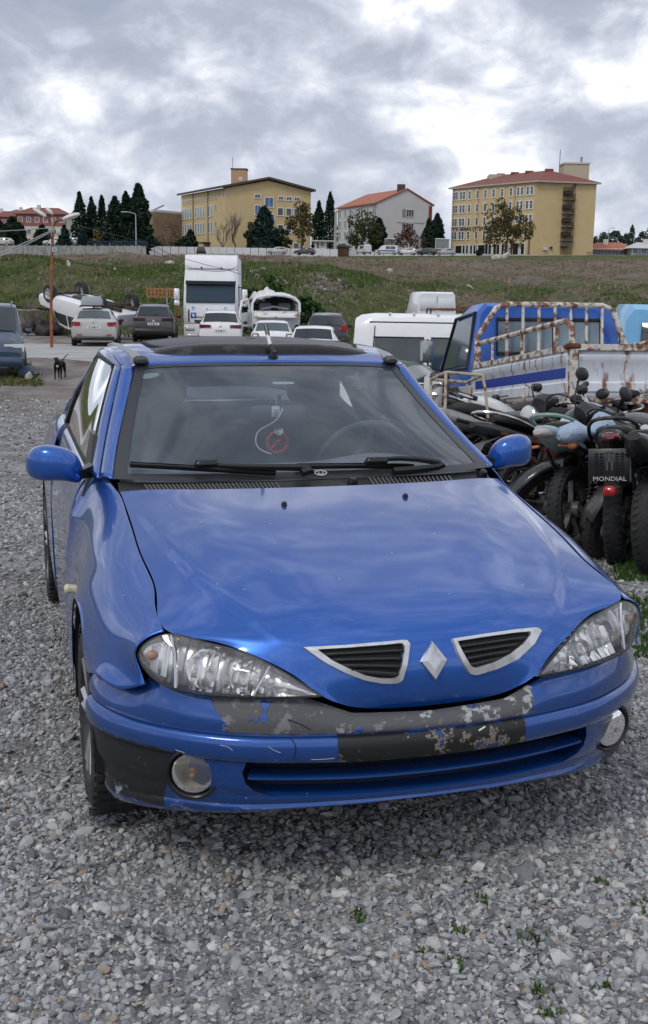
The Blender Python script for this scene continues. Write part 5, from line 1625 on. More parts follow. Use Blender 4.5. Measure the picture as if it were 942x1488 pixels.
# ------------------------------------------------------------------ white lorry
def lorry():
    r = empty('lorry'); tag(r, 'tall white lorry tractor unit facing the viewer with round blue stickers', 'lorry')
    W, D = 2.46, 2.2
    cab = MB()
    secs = []
    for z, k, yf in ((.95, .985, -D / 2), (1.15, 1.0, -D / 2 - .03), (1.90, 1.0, -D / 2 - .02), (2.72, .985, -D / 2 + .16), (2.85, .98, -D / 2 + .2), (3.30, .95, -D / 2 + .28), (3.36, .93, -D / 2 + .32)):
        w = W / 2 * k
        secs.append([(-w + .16, yf, z), (w - .16, yf, z), (w, yf + .2, z), (w, D / 2, z), (-w, D / 2, z), (-w, yf + .2, z)])
    cab.loft(secs)
    WC = M('lorry_white', (.78, .79, .82), .35, coat=.4, var=.04)
    cab.build('cab', WC, r, ang=30)
    lo = MB().loft([[(-1.2, -1.14, .28), (1.2, -1.14, .28), (1.23, -.9, .28), (1.23, .6, .28), (-1.23, .6, .28), (-1.23, -.9, .28)], [(-1.2, -1.17, .5), (1.2, -1.17, .5), (1.23, -.9, .5), (1.23, .6, .5), (-1.23, .6, .5), (-1.23, -.9, .5)], [(-1.2, -1.14, .925), (1.2, -1.14, .925), (1.23, -.9, .925), (1.23, .6, .925), (-1.23, .6, .925), (-1.23, -.9, .925)]])
    lo.build('bumper', WC, r)
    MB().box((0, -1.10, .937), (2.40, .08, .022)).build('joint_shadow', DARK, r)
    sp = MB().loft([[(-1.17, y, z), (1.17, y, z), (1.17, y, z1), (-1.17, y, z1)] for y, z, z1 in ((-.70, 3.37, 3.62), (-.50, 3.37, 3.95), (.5, 3.37, 4.02), (1.0, 3.37, 4.0))])
    sp.build('roof_spoiler', WC, r)
    for s in (1, -1):
        MB().loft([[(s * 1.18, y, z) , (s * 1.30, y, z), (s * 1.27, y, z + 2.8 - .1), (s * 1.16, y, z + 2.8)] for y, z in ((.6, 1.1), (1.3, 1.1))]).build('side_fairing', WC, r)
    def fy(z): return float(np.interp(z, [1.15, 1.9, 2.72, 2.85, 3.3], [-1.13, -1.12, -.94, -.90, -.82]))
    # windscreen, visor
    g = MB().grid([[(x, fy(z) - .014 + .22 * max(0, abs(x) - 1.06), z) for x in np.linspace(-1.10, 1.10, 13)] for z in np.linspace(1.86, 2.72, 6)], flip=True)
    g.build('windscreen', M('lorry_glass', (.028, .050, .078), .12, spec=.35), r)
    MB().box((0, fy(1.9) - .03, 1.875), (2.12, .03, .05)).build('windscreen_seal', BLACKP, r)
    MB().loft([[(-1.12, y, z), (1.12, y, z), (1.12, y, z + .03), (-1.12, y, z + .03)] for y, z in ((-1.12, 2.66), (-.90, 2.80))]).build('sun_visor', M('visor', (.010, .012, .016), .6, spec=.2), r)
    MB().rbox((.02, -.97, 2.42), (.26, .05, .26), .03).build('dashboard_fan', BLACKP, r)
    for x in (-.42, .46):
        MB().rbox((x, -.78, 3.40), (.07, .12, .07), .02).build('marker_lamp', BLACKP, r)
    MB().box((0, -.84, 3.365), (2.2, .06, .02)).build('roof_joint', DARK, r)
    for s in (1, -1):
        MB().rbox((s * .98, -1.150, 1.28), (.06, .03, .56), .012).build('air_slot', BLACKP, r)
        d = MB().lathe([(.0, .006), (.088, .006), (.092, 0)], (s * .72 - .05, fy(1.62) - .008, 1.62), (0, -1, 0), 20).build('round_sticker', M('sticker_pale', (.52, .72, .82), .5), r)
        rr_ = MB()
        rr_.tube([(s * .72 - .05 + .05 * math.cos(a), fy(1.62) - .017, 1.62 + .05 * math.sin(a)) for a in [.6 + k * .45 for k in range(11)]], .014, 5)
        rr_.build('sticker_ring', M('sticker_cyan', (.05, .36, .60), .5), d)
        MB().rbox((s * .93, -1.16, .72), (.44, .06, .22), .05).build('headlight', CLEARLENS, r)
        MB().rbox((s * .80, -1.165, .40), (.5, .05, .14), .04).build('fog_lamp', CLEARLENS, r)
        a = MB().rbox((s * 1.52, -1.0, 2.22), (.24, .16, .50), .04).build('door_mirror', WC, r)
        MB().rbox((s * 1.52, -1.0, 1.83), (.24, .16, .24), .04).build('door_mirror', WC, r)
        MB().tube([(s * 1.22, -.85, 2.55), (s * 1.52, -1.0, 2.55), (s * 1.52, -1.0, 1.72), (s * 1.22, -.85, 1.78)], .025, 6).build('mirror_arm', BLACKP, r)
        MB().box((s * 1.236, -.25, 2.3), (.012, .85, .75)).build('side_window', WINDOWDK, r)
        simple_wheel('wheel', r, (s * 1.05, -.25, .5), .5, .32, s, STEEL)
        simple_wheel('wheel', r, (s * .98, 3.2, .5), .5, .5, s, STEEL)
    MB().rbox((-.77, -1.145, 1.30), (.24, .012, .24), .004).build('blue_placard', PLATEB, r)
    MB().box((-.77, -1.155, 1.30), (.10, .004, .12)).build('placard_sign', PLATEW, r)
    MB().box((0, -1.14, 1.22), (1.45, .02, .035)).build('grille_slot', BLACKP, r)
    MB().box((0, -1.14, 1.05), (1.45, .02, .10)).build('grille_slot', BLACKP, r)
    MB().box((0, 1.6, .75), (.9, 4.4, .3)).build('chassis', BLACKP, r)
    MB().rbox((0, -1.18, .50), (.55, .02, .12), .004).build('number_plate', PLATEW, r)
    return r
v = lorry(); p = at(305, 370, 50); v.location = (p.x, 51, p.z - 4.0)
v.rotation_euler = (0, 0, R_(2))
v.location.z = max(v.location.z, gz(p.x, 51) - .02)

# ------------------------------------------------------------------ crushed white van
def crushed():
    r = empty('wrecked_van'); tag(r, 'crushed white van with buckled roof and no windscreen', 'van')
    W = 2.0
    g = random.Random(5)
    # roof sheet, buckled
    rows = []
    for i, y in enumerate(np.linspace(-.7, 2.6, 24)):
        row = []
        for j, x in enumerate(np.linspace(-1.02, 1.02, 25)):
            z = 1.72 - .35 * (abs(x) / 1.02) ** 3 + .18 * math.sin(i * .5) * (1 if x < 0 else .4)
            crump = math.exp(-((x + .55) / .42) ** 2)
            z += crump * (.09 * math.sin(i * .8 + j * .7) + .08 * math.sin(j * 1.2 - i * .45)) + g.uniform(-.012, .012)
            z += -.10 * math.exp(-((y + .7) / .25) ** 2)
            row.append((x * (1 - .05 * math.sin(i * .8)), y, z))
        rows.append(row)
    RW = M('crumpled_white', (.66, .655, .65), .45, col2=(.24, .15, .085), mix=(.54, .62, 2.6), var=.08)
    MB().grid(rows).build('roof', RW, r, ang=25, solid=.01)
    for s in (1, -1):
        sd = [[(s * (W / 2 + .05 * math.sin(y * 3 + z)), y, z) for y in np.linspace(-.6, 2.6, 10)] for z in (.3, .7, 1.05)]
        MB().grid(sd, flip=s > 0).build('side_panel', WHITE2, r, solid=.02)
        MB().tube([(s * .98, -.72, 1.0), (s * .96, -.70, 1.35), (s * .80, -.66, 1.56), (s * .35, -.70, 1.66), (0, -.71, 1.67)], .05, 8).build('pillar', WHITE2, r)
        for y in (.35, 1.4):
            MB().tube([(s * .99, y, 1.0), (s * .97, y, 1.5)], .05, 6).build('pillar', WHITE2, r)
    MB().grid([[(x, -.75 - .12 * (1 - x * x), z) for x in np.linspace(-.98, .98, 9)] for z in (.3, .8, 1.02)], flip=True).build('front_panel', WHITE2, r)
    bo_ = MB().grid([[(x, y, z) for x in np.linspace(-.92, .92, 9)] for y, z in ((-1.25, .78), (-1.0, .95), (-.74, 1.04))]); bo_.build('bonnet', RW, r, solid=.02)
    MB().box((0, .9, .6), (1.8, 2.8, .5)).build('cabin_void', DARK, r)
    MB().box((0, 2.4, 1.1), (1.85, .1, 1.0)).build('back_wall', M('van_inside', (.10, .10, .10), .8), r)
    MB().rbox((-.4, .2, 1.05), (.5, .15, .6), .05).build('seat', INTG, r)
    MB().rbox((.4, .25, 1.05), (.5, .15, .6), .05).build('seat', INTG, r)
    MB().tube([(-.6, -.5, 1.08), (-.1, -.45, 1.2), (.5, -.5, 1.1)], .05, 6).build('dashboard', INTG, r)
    # door hanging open on the far-left corner
    dr = MB().tube([(-1.0, -.6, .4), (-1.05, -.6, 1.0), (-1.18, -.75, 1.5), (-1.42, -1.1, 1.42), (-1.5, -1.25, .95), (-1.45, -1.2, .4)], .045, 6, closed=True)
    dr.grid([[(-1.03, -.6, .42), (-1.45, -1.2, .42)], [(-1.06, -.62, .98), (-1.48, -1.22, .94)]])
    dr.build('open_door', WHITE2, r)
    sh = MB().grid([[(-1.25 + .1 * math.sin(k * 1.3), -.6 + k * .12, 1.35 + .06 * math.sin(k * 1.1) + .2 * q) for k in range(6)] for q in (0, .5, 1, 1.3)])
    sh.build('torn_panel', RW, r, solid=.01)
    simple_wheel('wheel', r, (-.85, -.55, .3), .3, .2, -1, STEEL); simple_wheel('wheel', r, (.85, -.55, .3), .3, .2, 1, STEEL)
    simple_wheel('wheel', r, (-.85, 2.1, .3), .3, .2, -1, STEEL); simple_wheel('wheel', r, (.85, 2.1, .3), .3, .2, 1, STEEL)
    return r
v = crushed(); p = at(400, 424, 50); v.location = (p.x, 50, max(gz(p.x, 50), p.z - 1.95)); v.rotation_euler = (0, 0, R_(6)); v.scale = (1.08, 1.08, 1.08)

# ------------------------------------------------------------------ overturned white pickup
def overturned():
    r = empty('overturned_pickup'); tag(r, 'white pickup truck lying on its roof with its wheels in the air', 'pickup truck')
    PK = [(0, .55, .95, .97, .92, .90), (.05, .5, 1.0, 1.02, .96, .9), (2.1, .45, 1.0, 1.02, 1.0, .92), (2.14, .42, 1.0, 1.55, 1.0, .82), (2.3, .4, 1.0, 1.66, 1.0, .80), (3.3, .38, .98, 1.68, 1.0, .80), (3.8, .38, .96, 1.6, 1.0, .78), (4.3, .4, .94, 1.06, .99, .8), (4.9, .42, .88, .95, .97, .8), (5.1, .46, .74, .8, .92, .76)]
    inner = vehicle('pickup_shell', PK, 1.78, WHITE2, cat=None, panes=[(2.3, 3.1, 4.12, 4.86), (3.18, 4.0, 4.12, 4.84)], wheels=(), rear_w=None, front_w=(3.85, 4.25, .96), bumper=(5.1, .42, .66, .95), tail=(.6, .85, .7, .95, .03, .1))
    kids = list(inner.children)
    flip = Matrix.Rotation(math.pi, 4, 'Y')
    for k in kids:
        k.parent = r
        k.matrix_local = Matrix.Translation((0, 0, 1.70)) @ flip
    bpy.data.objects.remove(inner)
    # running gear, now on top
    for y in (-1.5, 1.75):
        MB().tube([(-.75, y, 1.34), (.75, y, 1.34)], .06, 8).ell((0.1, y, 1.34), (.17, .17, .15)).build('axle', M('underside_grime', (.045, .030, .024), .8, var=.4), r)
        for s in (1, -1):
            simple_wheel('wheel', r, (s * .80, y, 1.36 + (.06 if s > 0 else 0)), .38, .23, s, M('steel_rim', (.5, .5, .5), .4, metal=.6))
    for s in (1, -1):
        MB().box((s * .42, 0, 1.27), (.10, 4.6, .14)).build('chassis_rail', M('underside_grime', (.045, .030, .024), .8, var=.4), r)
    MB().rbox((-.1, .5, 1.30), (.5, .9, .2), .05).build('fuel_tank', BLACKP, r)
    MB().tube([(.25, -2.2, 1.28), (.3, -.5, 1.32), (.2, 1.0, 1.34)], .05, 7).build('exhaust_pipe', M('underside_grime', (.045, .030, .024), .8, var=.4), r)
    return r
v = overturned(); p = at(133, 452, 52.5)
v.rotation_euler = (R_(8), R_(-3), R_(50)); v.location = (p.x, 52.5, -.17); v.scale = (1.15, 1.15, 1.15)
tag(v, 'white pickup truck lying on its roof with its wheels in the air', 'pickup truck')

# ------------------------------------------------------------------ minibus, box van, pale blue bus
def minibus():
    r = empty('minibus'); tag(r, 'long white minibus standing side on behind the green saloon', 'minibus')
    st = []
    L, W, H = 6.4, 1.98, 2.52
    # length along x, left end (the back) at x=0; loft along x
    def sec(x, zb, zt, k, sl):
        w = W / 2 * k
        return [(x, -w * .97, zb), (x + sl * .3, -w, zb + .25), (x + sl * .6, -w, 1.25), (x + sl, -w * .93, zt - .28), (x + sl, -w * .80, zt - .07), (x + sl, -w * .45, zt), (x + sl, w * .45, zt), (x + sl, w * .80, zt - .07), (x + sl, w * .93, zt - .28), (x + sl * .6, w, 1.25), (x + sl * .3, w, zb + .25), (x, w * .97, zb)]
    MB().loft([sec(0, .45, H - .12, .93, .12), sec(.10, .38, H - .04, .985, .14), sec(.4, .35, H, 1, .14), sec(4.4, .35, H, 1, .1), sec(5.0, .36, H - .15, 1, 0), sec(5.6, .38, 1.5, .99, 0), sec(6.3, .42, 1.15, .93, 0)]).build('body', WHITE2, r, ang=40)
    GW = M('bus_glass', (.035, .050, .052), .06, spec=.8, coat=.4, var=.3, vs_=1.2)
    x = .58
    for w_ in (1.08, .95, 1.15, .9):
        rw = MB()
        n_ = []
        for zz in np.linspace(1.26, 1.98, 5):
            n_.append([(x + .06 * 0 + q, -W / 2 * float(np.interp(zz, [1.25, 2.24], [1.0, .93])) - .006, zz) for q in np.linspace(0, w_, 5)])
        f = MB().tube([(x - .02, -W / 2 - .002, 1.24), (x + w_ + .02, -W / 2 - .002, 1.24), (x + w_ + .02, -W / 2 * .948, 2.0), (x - .02, -W / 2 * .948, 2.0)], .022, 6, closed=True).build('window', RUBBER, r)
        rw.grid(n_).build('pane', GW, f)
        x += w_ + .22
    # rear window and lamps on the end wall
    f = MB().grid([[(.02 + .10 * (zz - .45) / 2 - .012 + (.0 if abs(q) < .8 else .05), q, zz) for q in np.linspace(-.80, .80, 7)] for zz in np.linspace(1.28, 1.95, 4)], flip=True)
    f.build('rear_window', GW, r)
    MB().tube([(.07, -.02, .6), (.16, -.02, 2.2)], .012, 5).build('door_joint', DARK, r)
    MB().tube([(.52, -W / 2 - .002, .5), (.54, -W / 2 - .002, 1.6), (.58, -W / 2 * .935, 2.25)], .010, 5).build('door_joint', DARK, r)
    MB().tube([(.45, -W / 2 * .87, 2.33), (4.6, -W / 2 * .87, 2.33)], .02, 5).build('rain_gutter', RUBBER, r)
    for s in (1, -1):
        MB().rbox((.03, s * .84, 1.05), (.08, .18, .45), .02).build('tail_light', REDLENS, r)
    for xx in (1.3, 4.9):
        for s in (1, -1):
            w = simple_wheel('wheel', r, (xx, s * .85, .34), .34, .22, 1, STEEL); w.rotation_euler = (0, 0, R_(-90) if s < 0 else R_(90))
    for k in range(7):
        MB().box((.9 + k * .55, 0, H + .004), (.05, 1.5, .02)).build('roof_rib', WHITE2, r)
    return r
v = minibus(); p = at(512, 456, 25.4); v.location = (p.x, 25.4 + .6, p.z - 2.50); v.rotation_euler = (0, 0, R_(-4))
def boxvan():
    r = empty('delivery_van'); tag(r, 'white high roofed delivery van seen from behind beyond the minibus', 'van')
    W = 2.0
    secs = [[(-W / 2 * k, y, .4), (W / 2 * k, y, .4), (W / 2 * k, y, 1.7), (W / 2 * k * .93, y, zt - .15), (W / 2 * k * .80, y, zt), (-W / 2 * k * .80, y, zt), (-W / 2 * k * .93, y, zt - .15), (-W / 2 * k, y, 1.7)] for y, k, zt in ((0, .97, 2.62), (.12, 1, 2.70), (3.6, 1, 2.70), (4.4, 1, 2.2), (5.0, .98, 1.3), (5.6, .92, 1.1))]
    MB().loft(secs).build('body', WHITE2, r)
    MB().box((0, -.006, 1.5), (.016, .012, 2.0)).build('door_joint', DARK, r)
    for s in (1, -1):
        MB().rbox((s * .48, -.012, 2.05), (.80, .02, .62), .006).build('door_panel', M('van_panel', (.62, .66, .70), .5), r)
        MB().rbox((s * .9, -.02, 1.1), (.14, .06, .5), .02).build('tail_light', REDLENS, r)
        for y in (.9, 4.3): simple_wheel('wheel', r, (s * .85, y, .34), .34, .22, s, STEEL)
    return r
v = boxvan(); p = at(636, 424, 57); v.location = (p.x, 57, p.z - 2.70); v.rotation_euler = (0, 0, R_(3))
def rack():
    r = empty('roof_rack'); tag(r, 'rusty steel roof rack lying across the roof of the minibus', 'roof rack')
    for y in (-.5, .5):
        MB().tube([(-1.1, y, .12), (1.3, y, .12)], .025, 6).build('rail', RUST, r)
    for x in (-1.1, -.3, .5, 1.3):
        MB().tube([(x, -.5, .12), (x, .5, .12)], .02, 6).build('crossbar', RUST, r)
        for y in (-.5, .5):
            MB().tube([(x, y, .0), (x, y, .12)], .02, 5).build('foot', BLACKP, r)
    MB().tube([(-.4, -.1, .15), (0, .1, .18), (.4, -.1, .15), (.1, -.3, .16)], .03, 6, closed=True).build('coiled_strap', RUST, r)
    return r
v = rack(); v.location = (at(690, 450, 26.5).x, 26.4, gz(4, 26)); v.location.z = at(690, 450, 26.4).z - .12
def bus():
    r = empty('bus'); tag(r, 'pale blue bus seen end on at the picture edge behind the pickup', 'bus')
    PB = M('pale_blue_paint', (.20, .47, .74), .35, coat=.4, var=.05)
    W = 2.35
    secs = [[(-W / 2 * k, y, .4), (W / 2 * k, y, .4), (W / 2 * k, y, 1.5), (W / 2 * k * .97, y, zt - .2), (W / 2 * k * .86, y, zt), (-W / 2 * k * .86, y, zt), (-W / 2 * k * .97, y, zt - .2), (-W / 2 * k, y, 1.5)] for y, k, zt in ((0, .96, 2.72), (.12, 1, 2.80), (7.4, 1, 2.80), (7.6, .96, 2.7))]
    MB().loft(secs).build('body', PB, r)
    gw = MB().rbox((0.05, -.02, 2.02), (1.78, .03, .98), .01).build('rear_window', M('bus_dark', (.03, .04, .048), .08, spec=.7, coat=.4, var=.3), r)
    MB().rbox((-.42, -.045, 1.98), (.5, .02, .05), .006).build('window_bar', STEEL, gw)
    MB().box((-.2, -.04, 1.9), (.03, .02, .7)).build('window_bar', STEEL, gw)
    MB().rbox((.35, -.03, 2.66), (.9, .05, .09), .02).build('spoiler_lamp', WINDOWDK, r)
    for s in (1, -1):
        MB().rbox((s * 1.0, -.02, 1.1), (.2, .05, .5), .03).build('tail_light', REDLENS, r)
        for k in range(4):
            MB().rbox((s * W / 2 * .995, 1.0 + k * 1.6, 1.98), (.03, 1.35, .80), .008).build('side_window', WINDOWDK, r)
        for y in (1.5, 6.0): simple_wheel('wheel', r, (s * 1.02, y, .42), .42, .26, s, STEEL)
    MB().rbox((0, -.06, .55), (2.2, .14, .3), .04).build('bumper', PB, r)
    return r
v = bus(); p = at(948, 443, 18.5); v.location = (p.x + .72, 18.5, p.z - 2.80); v.rotation_euler = (0, 0, R_(-13))
# ------------------------------------------------------------------ blue pickup with rusty bed
PBLUE = M('pickup_blue', (.022, .12, .50), .38, coat=.4, var=.12, col2=(.015, .07, .30), mix=(.5, .75, 4))
def pickup():
    """own frame: y forward, rear corner of the bed at y=0"""
    r = empty('pickup_truck'); tag(r, 'blue pickup truck with a rusty white cargo bed and bar headboard', 'pickup truck')
    W, L = 1.74, 2.60
    def board(nm, x0, y0, x1, y1, z0, z1, axis, stripe=False):
        b = empty(nm); b.parent = r
        a = Vector((x0, y0, 0)); c = Vector((x1, y1, 0)); d = (c - a)
        out = Vector(axis)
        n = max(2, int(d.length / .06))
        # corrugated pressed sheet: long ribs
        prof = [(z0, 0), (z0 + .04, .0), (z0 + .055, .014), (z0 + .12, .014), (z0 + .135, 0), (z0 + .30 * (z1 - z0) / .42, 0), (z0 + .32 * (z1 - z0) / .42, .014), (z1 - .05, .014), (z1 - .035, 0), (z1, 0)]
        rows = [[a + d * t + out * o + Vector((0, 0, z)) for t in np.linspace(0, 1, n)] for z, o in prof]
        MB().grid([[tuple(p) for p in q] for q in rows]).build('sheet', M('bed_white', (.66, .70, .76), .45, col2=(.22, .09, .04), mix=(.555, .64, 9), var=.12, stretch=(1, 1, .3)), b, solid=.02)
        MB().box((a + c) / 2 + Vector((0, 0, z1 + .012)) + out * .008, (abs(d.x) + .05, abs(d.y) + .05, .05)).build('top_rail', RUSTYWHITE, b)
        MB().box((a + c) / 2 + Vector((0, 0, z0 - .02)) + out * .008, (abs(d.x) + .05, abs(d.y) + .05, .04)).build('lower_rail', RUSTYWHITE, b)
        if stripe:
            MB().box((a + c) / 2 + Vector((0, 0, z0 + .21)) + out * .018, (abs(d.x) + .004, abs(d.y) * .94 + .004, .085)).build('stripe', M('stripe_blue', (.02, .05, .32), .4), b)
        k = int(d.length / .45)
        for i in range(k + 1):
            p = a + d * (i / max(1, k)) + out * .03 + Vector((0, 0, (z0 + z1) / 2))
            if i not in (0, k):
                MB().rbox(p + out * -.008 + Vector((0, 0, -.17)), (.035, .035, .07), .01).build('hinge', RUSTYWHITE, b)
        return b
    z0, z1 = .80, 1.20
    board('side_board', -W / 2, .03, -W / 2, L, z0, z1, (-1, 0, 0), True)
    board('side_board', W / 2, .03, W / 2, L, z0, z1, (1, 0, 0), True)
    board('tailgate', -W / 2 + .05, 0, W / 2 - .05, 0, z0, z1, (0, -1, 0))
    board('front_board', -W / 2 + .05, L, W / 2 - .05, L, z0, z1, (0, 1, 0))
    MB().box((0, L / 2, .77), (W, L, .05)).build('bed_floor', RUSTYWHITE, r)
    for x in (-W / 2, W / 2):
        for y in (0, L):
            MB().box((x, y, (z0 + z1) / 2 - .05), (.062, .062, z1 - z0 + .14)).build('corner_post', RUSTYWHITE, r)
        MB().rbox((x, 0, z1 + .02), (.12, .08, .045), .01).build('latch', RUST, r)
    # headboard arch with upright bars
    hb = empty('headboard'); hb.parent = r
    yb = L - .02
    MB().tube([(-W / 2 + .01, yb, z1 + .02), (-W / 2 + .02, yb, z1 + .32), (-W / 2 + .22, yb, z1 + .62), (-W / 2 + .34, yb, z1 + .66), (W / 2 - .34, yb, z1 + .66), (W / 2 - .22, yb, z1 + .62), (W / 2 - .0, yb, z1 + .04)], .029, 8).build('arch', RUSTYWHITE, hb)
    for k in range(7):
        x = -W / 2 + .34 + k * (W - .68) / 6
        MB().tube([(x, yb, z1 + .02), (x, yb, z1 + .65)], .017, 6).build('upright', RUSTYWHITE, hb)
    # guard rail along the left side, its end bent down at the tail
    for s in (-1, 1):
        g = empty('guard_rail'); g.parent = r
        x = s * W / 2
        MB().tube([(x, L - .05, z1 + .24), (x, .16, z1 + .24), (x, .05, z1 + .20), (x, .02, z1 + .12), (x, .02, z1)], .026, 8).build('rail', RUSTYWHITE, g)
        MB().tube([(x, L - .05, z1 + .24), (x, L - .05, z1)], .022, 6).build('rail_end', RUSTYWHITE, g)
        for k in range(6):
            y = .35 + k * .42
            MB().tube([(x, y, z1 + .02), (x, y, z1 + .235)], .014, 6).build('upright', RUSTYWHITE, g)
    # cab
    c0 = L + .16
    def sec(y, zb, zbelt, zt, kb, kr):
        h = W / 2 * .985
        return [(-h * .9, y, zb), (h * .9, y, zb), (h * kb, y, zb + .2), (h * kb, y, zbelt), (h * kr, y, zt - .09), (h * kr * .9, y, zt), (-h * kr * .9, y, zt), (-h * kr, y, zt - .09), (-h * kb, y, zbelt), (-h * kb, y, zb + .2)]
    MB().loft([sec(c0, .5, 1.22, 1.86, .98, .88), sec(c0 + .06, .5, 1.22, 1.90, 1, .90), sec(c0 + .5, .5, 1.22, 1.92, 1, .90), sec(c0 + .95, .5, 1.20, 1.86, 1, .88), sec(c0 + 1.35, .5, 1.18, 1.28, 1, .96), sec(c0 + 1.9, .5, 1.0, 1.05, .97, .9), sec(c0 + 2.05, .55, .8, .84, .92, .85)]).build('cab', PBLUE, r, ang=30)
    rwf = MB().tube([(-.58, c0 - .012, 1.36), (.58, c0 - .012, 1.36), (.58, c0 - .012, 1.72), (-.58, c0 - .012, 1.72)], .022, 6, closed=True).build('rear_window', RUBBER, r)
    MB().box((0, c0 - .008, 1.54), (1.16, .01, .36)).build('pane', M('pickup_glass', (.16, .22, .26), .08, spec=.8, var=.6, vs_=1.6), rwf)
    MB().box((0.05, c0 - .016, 1.54), (.025, .01, .36)).build('divider', RUBBER, rwf)
    for s in (-1, 1):
        d = empty('door'); d.parent = r
        h = W / 2 * .985
        def sp(y, z):
            k = float(np.interp(z, [1.22, 1.83], [1.0, .90]))
            return (s * (h * k + .012), y, z)
        MB().grid([[sp(c0 + .16 + dy, z) for dy in (0, .3, .6, .9 - (z - 1.25) * .55)] for z in (1.25, 1.5, 1.76)], flip=s < 0).build('window', WINDOWMID, d)
        MB().tube([sp(c0 + .12, 1.22), sp(c0 + .12, 1.80), sp(c0 + .80, 1.80), sp(c0 + 1.12, 1.22)], .02, 6, closed=True).build('window_frame', BLACKP, d)
        MB().box((s * (h + .004), c0 + .45, .88), (.012, 1.0, .012)).build('door_joint', DARK, d)
        MB().tube([(s * (h + .0), c0 + 1.05, 1.22), (s * (h + .18), c0 + 1.1, 1.30), (s * (h + .18), c0 + 1.1, 1.60)], .012, 6).build('mirror_arm', BLACKP, d)
        MB().rbox((s * (h + .20), c0 + 1.08, 1.46), (.15, .05, .26), .03).build('mirror', M('mirror_face', (.35, .38, .40), .15, metal=.5), d)
        MB().box((s * (h + .006), c0 + .5, .98), (.008, 1.0, .09)).build('stripe', PLATEW, r)
        for y in (.85, c0 + 1.3): simple_wheel('wheel', r, (s * .70, y, .33), .33, .2, s, STEEL)
        MB().rbox((s * .70, -.03, .62), (.30, .05, .12), .02).build('tail_light', REDLENS, r)
        MB().loft([[(s * .78, y, z), (s * .90, y, z), (s * .90, y, z + .02), (s * .78, y, z + .02)] for y, z in ((.35, .55), (.55, .74), (1.1, .74), (1.3, .55))]).build('mudguard', RUSTYWHITE, r)
    MB().box((0, L / 2, .66), (.7, L + 1.5, .14)).build('chassis', RUST, r)
    MB().box((0, -.03, .62), (1.1, .03, .16)).build('rear_crossmember', RUSTYWHITE, r)
    return r
pk = pickup()
# the tail stands high, the cab sits low
cor = at(833, 503, 9.0)
PK_RZ, PK_RX = R_(10), R_(-7.0)
mloc = Matrix.Rotation(PK_RZ, 4, 'Z') @ Matrix.Rotation(PK_RX, 4, 'X')
off = mloc @ Vector((-1.74 / 2, 0, 1.22))
pk.rotation_mode = 'XYZ'
pk.rotation_euler = (PK_RX, 0, PK_RZ)
pk.location = cor - off
# ------------------------------------------------------------------ buildings beyond the field
YEL = M('yellow_render', (.56, .43, .235), .9, var=.05, vs_=.6)
YEL2 = M('yellow_render_pale', (.46, .34, .17), .9, var=.06, vs_=.5)
ROOFR = M('red_roof', (.20, .075, .06), .85, var=.15, vs_=1.5)
ROOFO = M('orange_roof', (.36, .13, .08), .85, var=.15, vs_=1.5)
EAVE = M('eave_brown', (.10, .07, .055), .8)
WFRAME = M('window_frame_white', (.70, .70, .68), .5)
WPANE = M('far_pane', (.07, .085, .10), .12, spec=.7, var=.5, vs_=.8)
WPANEB = M('far_pane_blue', (.06, .13, .26), .12, spec=.7, var=.4, vs_=.8)
GREYW = M('grey_white_render', (.52, .51, .52), .9, var=.05, vs_=.3)
PALEW = M('pale_render', (.62, .60, .57), .9, var=.05)
class Face:
    """a wall face of a building: run along it (a) and up (h)"""
    def __init__(s, A, B):
        s.A = Vector((A[0], A[1], 0)); s.d = Vector((B[0] - A[0], B[1] - A[1], 0)); s.L = s.d.length; s.e = s.d.normalized()
        s.n = Vector((s.e.y, -s.e.x, 0))
        if s.n.y > 0: s.n = -s.n
        s.M = Matrix((s.e, Vector((0, 0, 1)), s.n)).transposed()
    def p(s, a, h, o=0.0):
        return s.A + s.e * a + Vector((0, 0, h)) + s.n * o
WMESH = {}
def window(parent, F, a, h, w, hh, base, panes=1, pane=WPANE, frame=WFRAME, split=False, sill=.12):
    """frame with recess-like pane, mullions; shares meshes"""
    key = (round(w, 2), round(hh, 2), panes, pane.name, frame.name, split, sill)
    if key not in WMESH:
        f = MB()
        t = sill
        f.box((0, hh / 2 + t / 2, .05), (w + 2 * t, t, .14)); f.box((0, -hh / 2 - t / 2, .06), (w + 2 * t, t, .18))
        for s in (1, -1): f.box((s * (w / 2 + t / 2), 0, .05), (t, hh, .14))
        for k in range(1, panes): f.box((-w / 2 + w * k / panes, 0, .05), (.07, hh, .10))
        if split: f.box((0, hh * .12, .05), (w, .07, .10))
        me = bpy.data.meshes.new('window'); me.from_pydata(f.v, [], f.f); me.materials.append(frame)
        g = bpy.data.meshes.new('pane'); gb = MB().box((0, 0, .03), (w, hh, .02)); g.from_pydata(gb.v, [], gb.f); g.materials.append(pane)
        WMESH[key] = (me, g)
    me, g = WMESH[key]
    o = bpy.data.objects.new('window', me); COL.objects.link(o); o.parent = parent
    mm = F.M.to_4x4(); mm.translation = F.p(a, base + h)
    o.matrix_local = mm
    q = bpy.data.objects.new('pane', g); COL.objects.link(q); q.parent = o
    return o
def walls(parent, pts, z0, z1, mat, name='wall'):
    n = len(pts)
    vs = [(x, y, z0) for x, y in pts] + [(x, y, z1) for x, y in pts]
    fs = [(i, (i + 1) % n, n + (i + 1) % n, n + i) for i in range(n)] + [tuple(range(n, 2 * n))]
    return MB()._add(vs, fs).build(name, mat, parent, smooth=False)
def spot(u, Y): return (xat(u, Y), Y)
def lift(v, u, Y): return at(u, v, Y).z
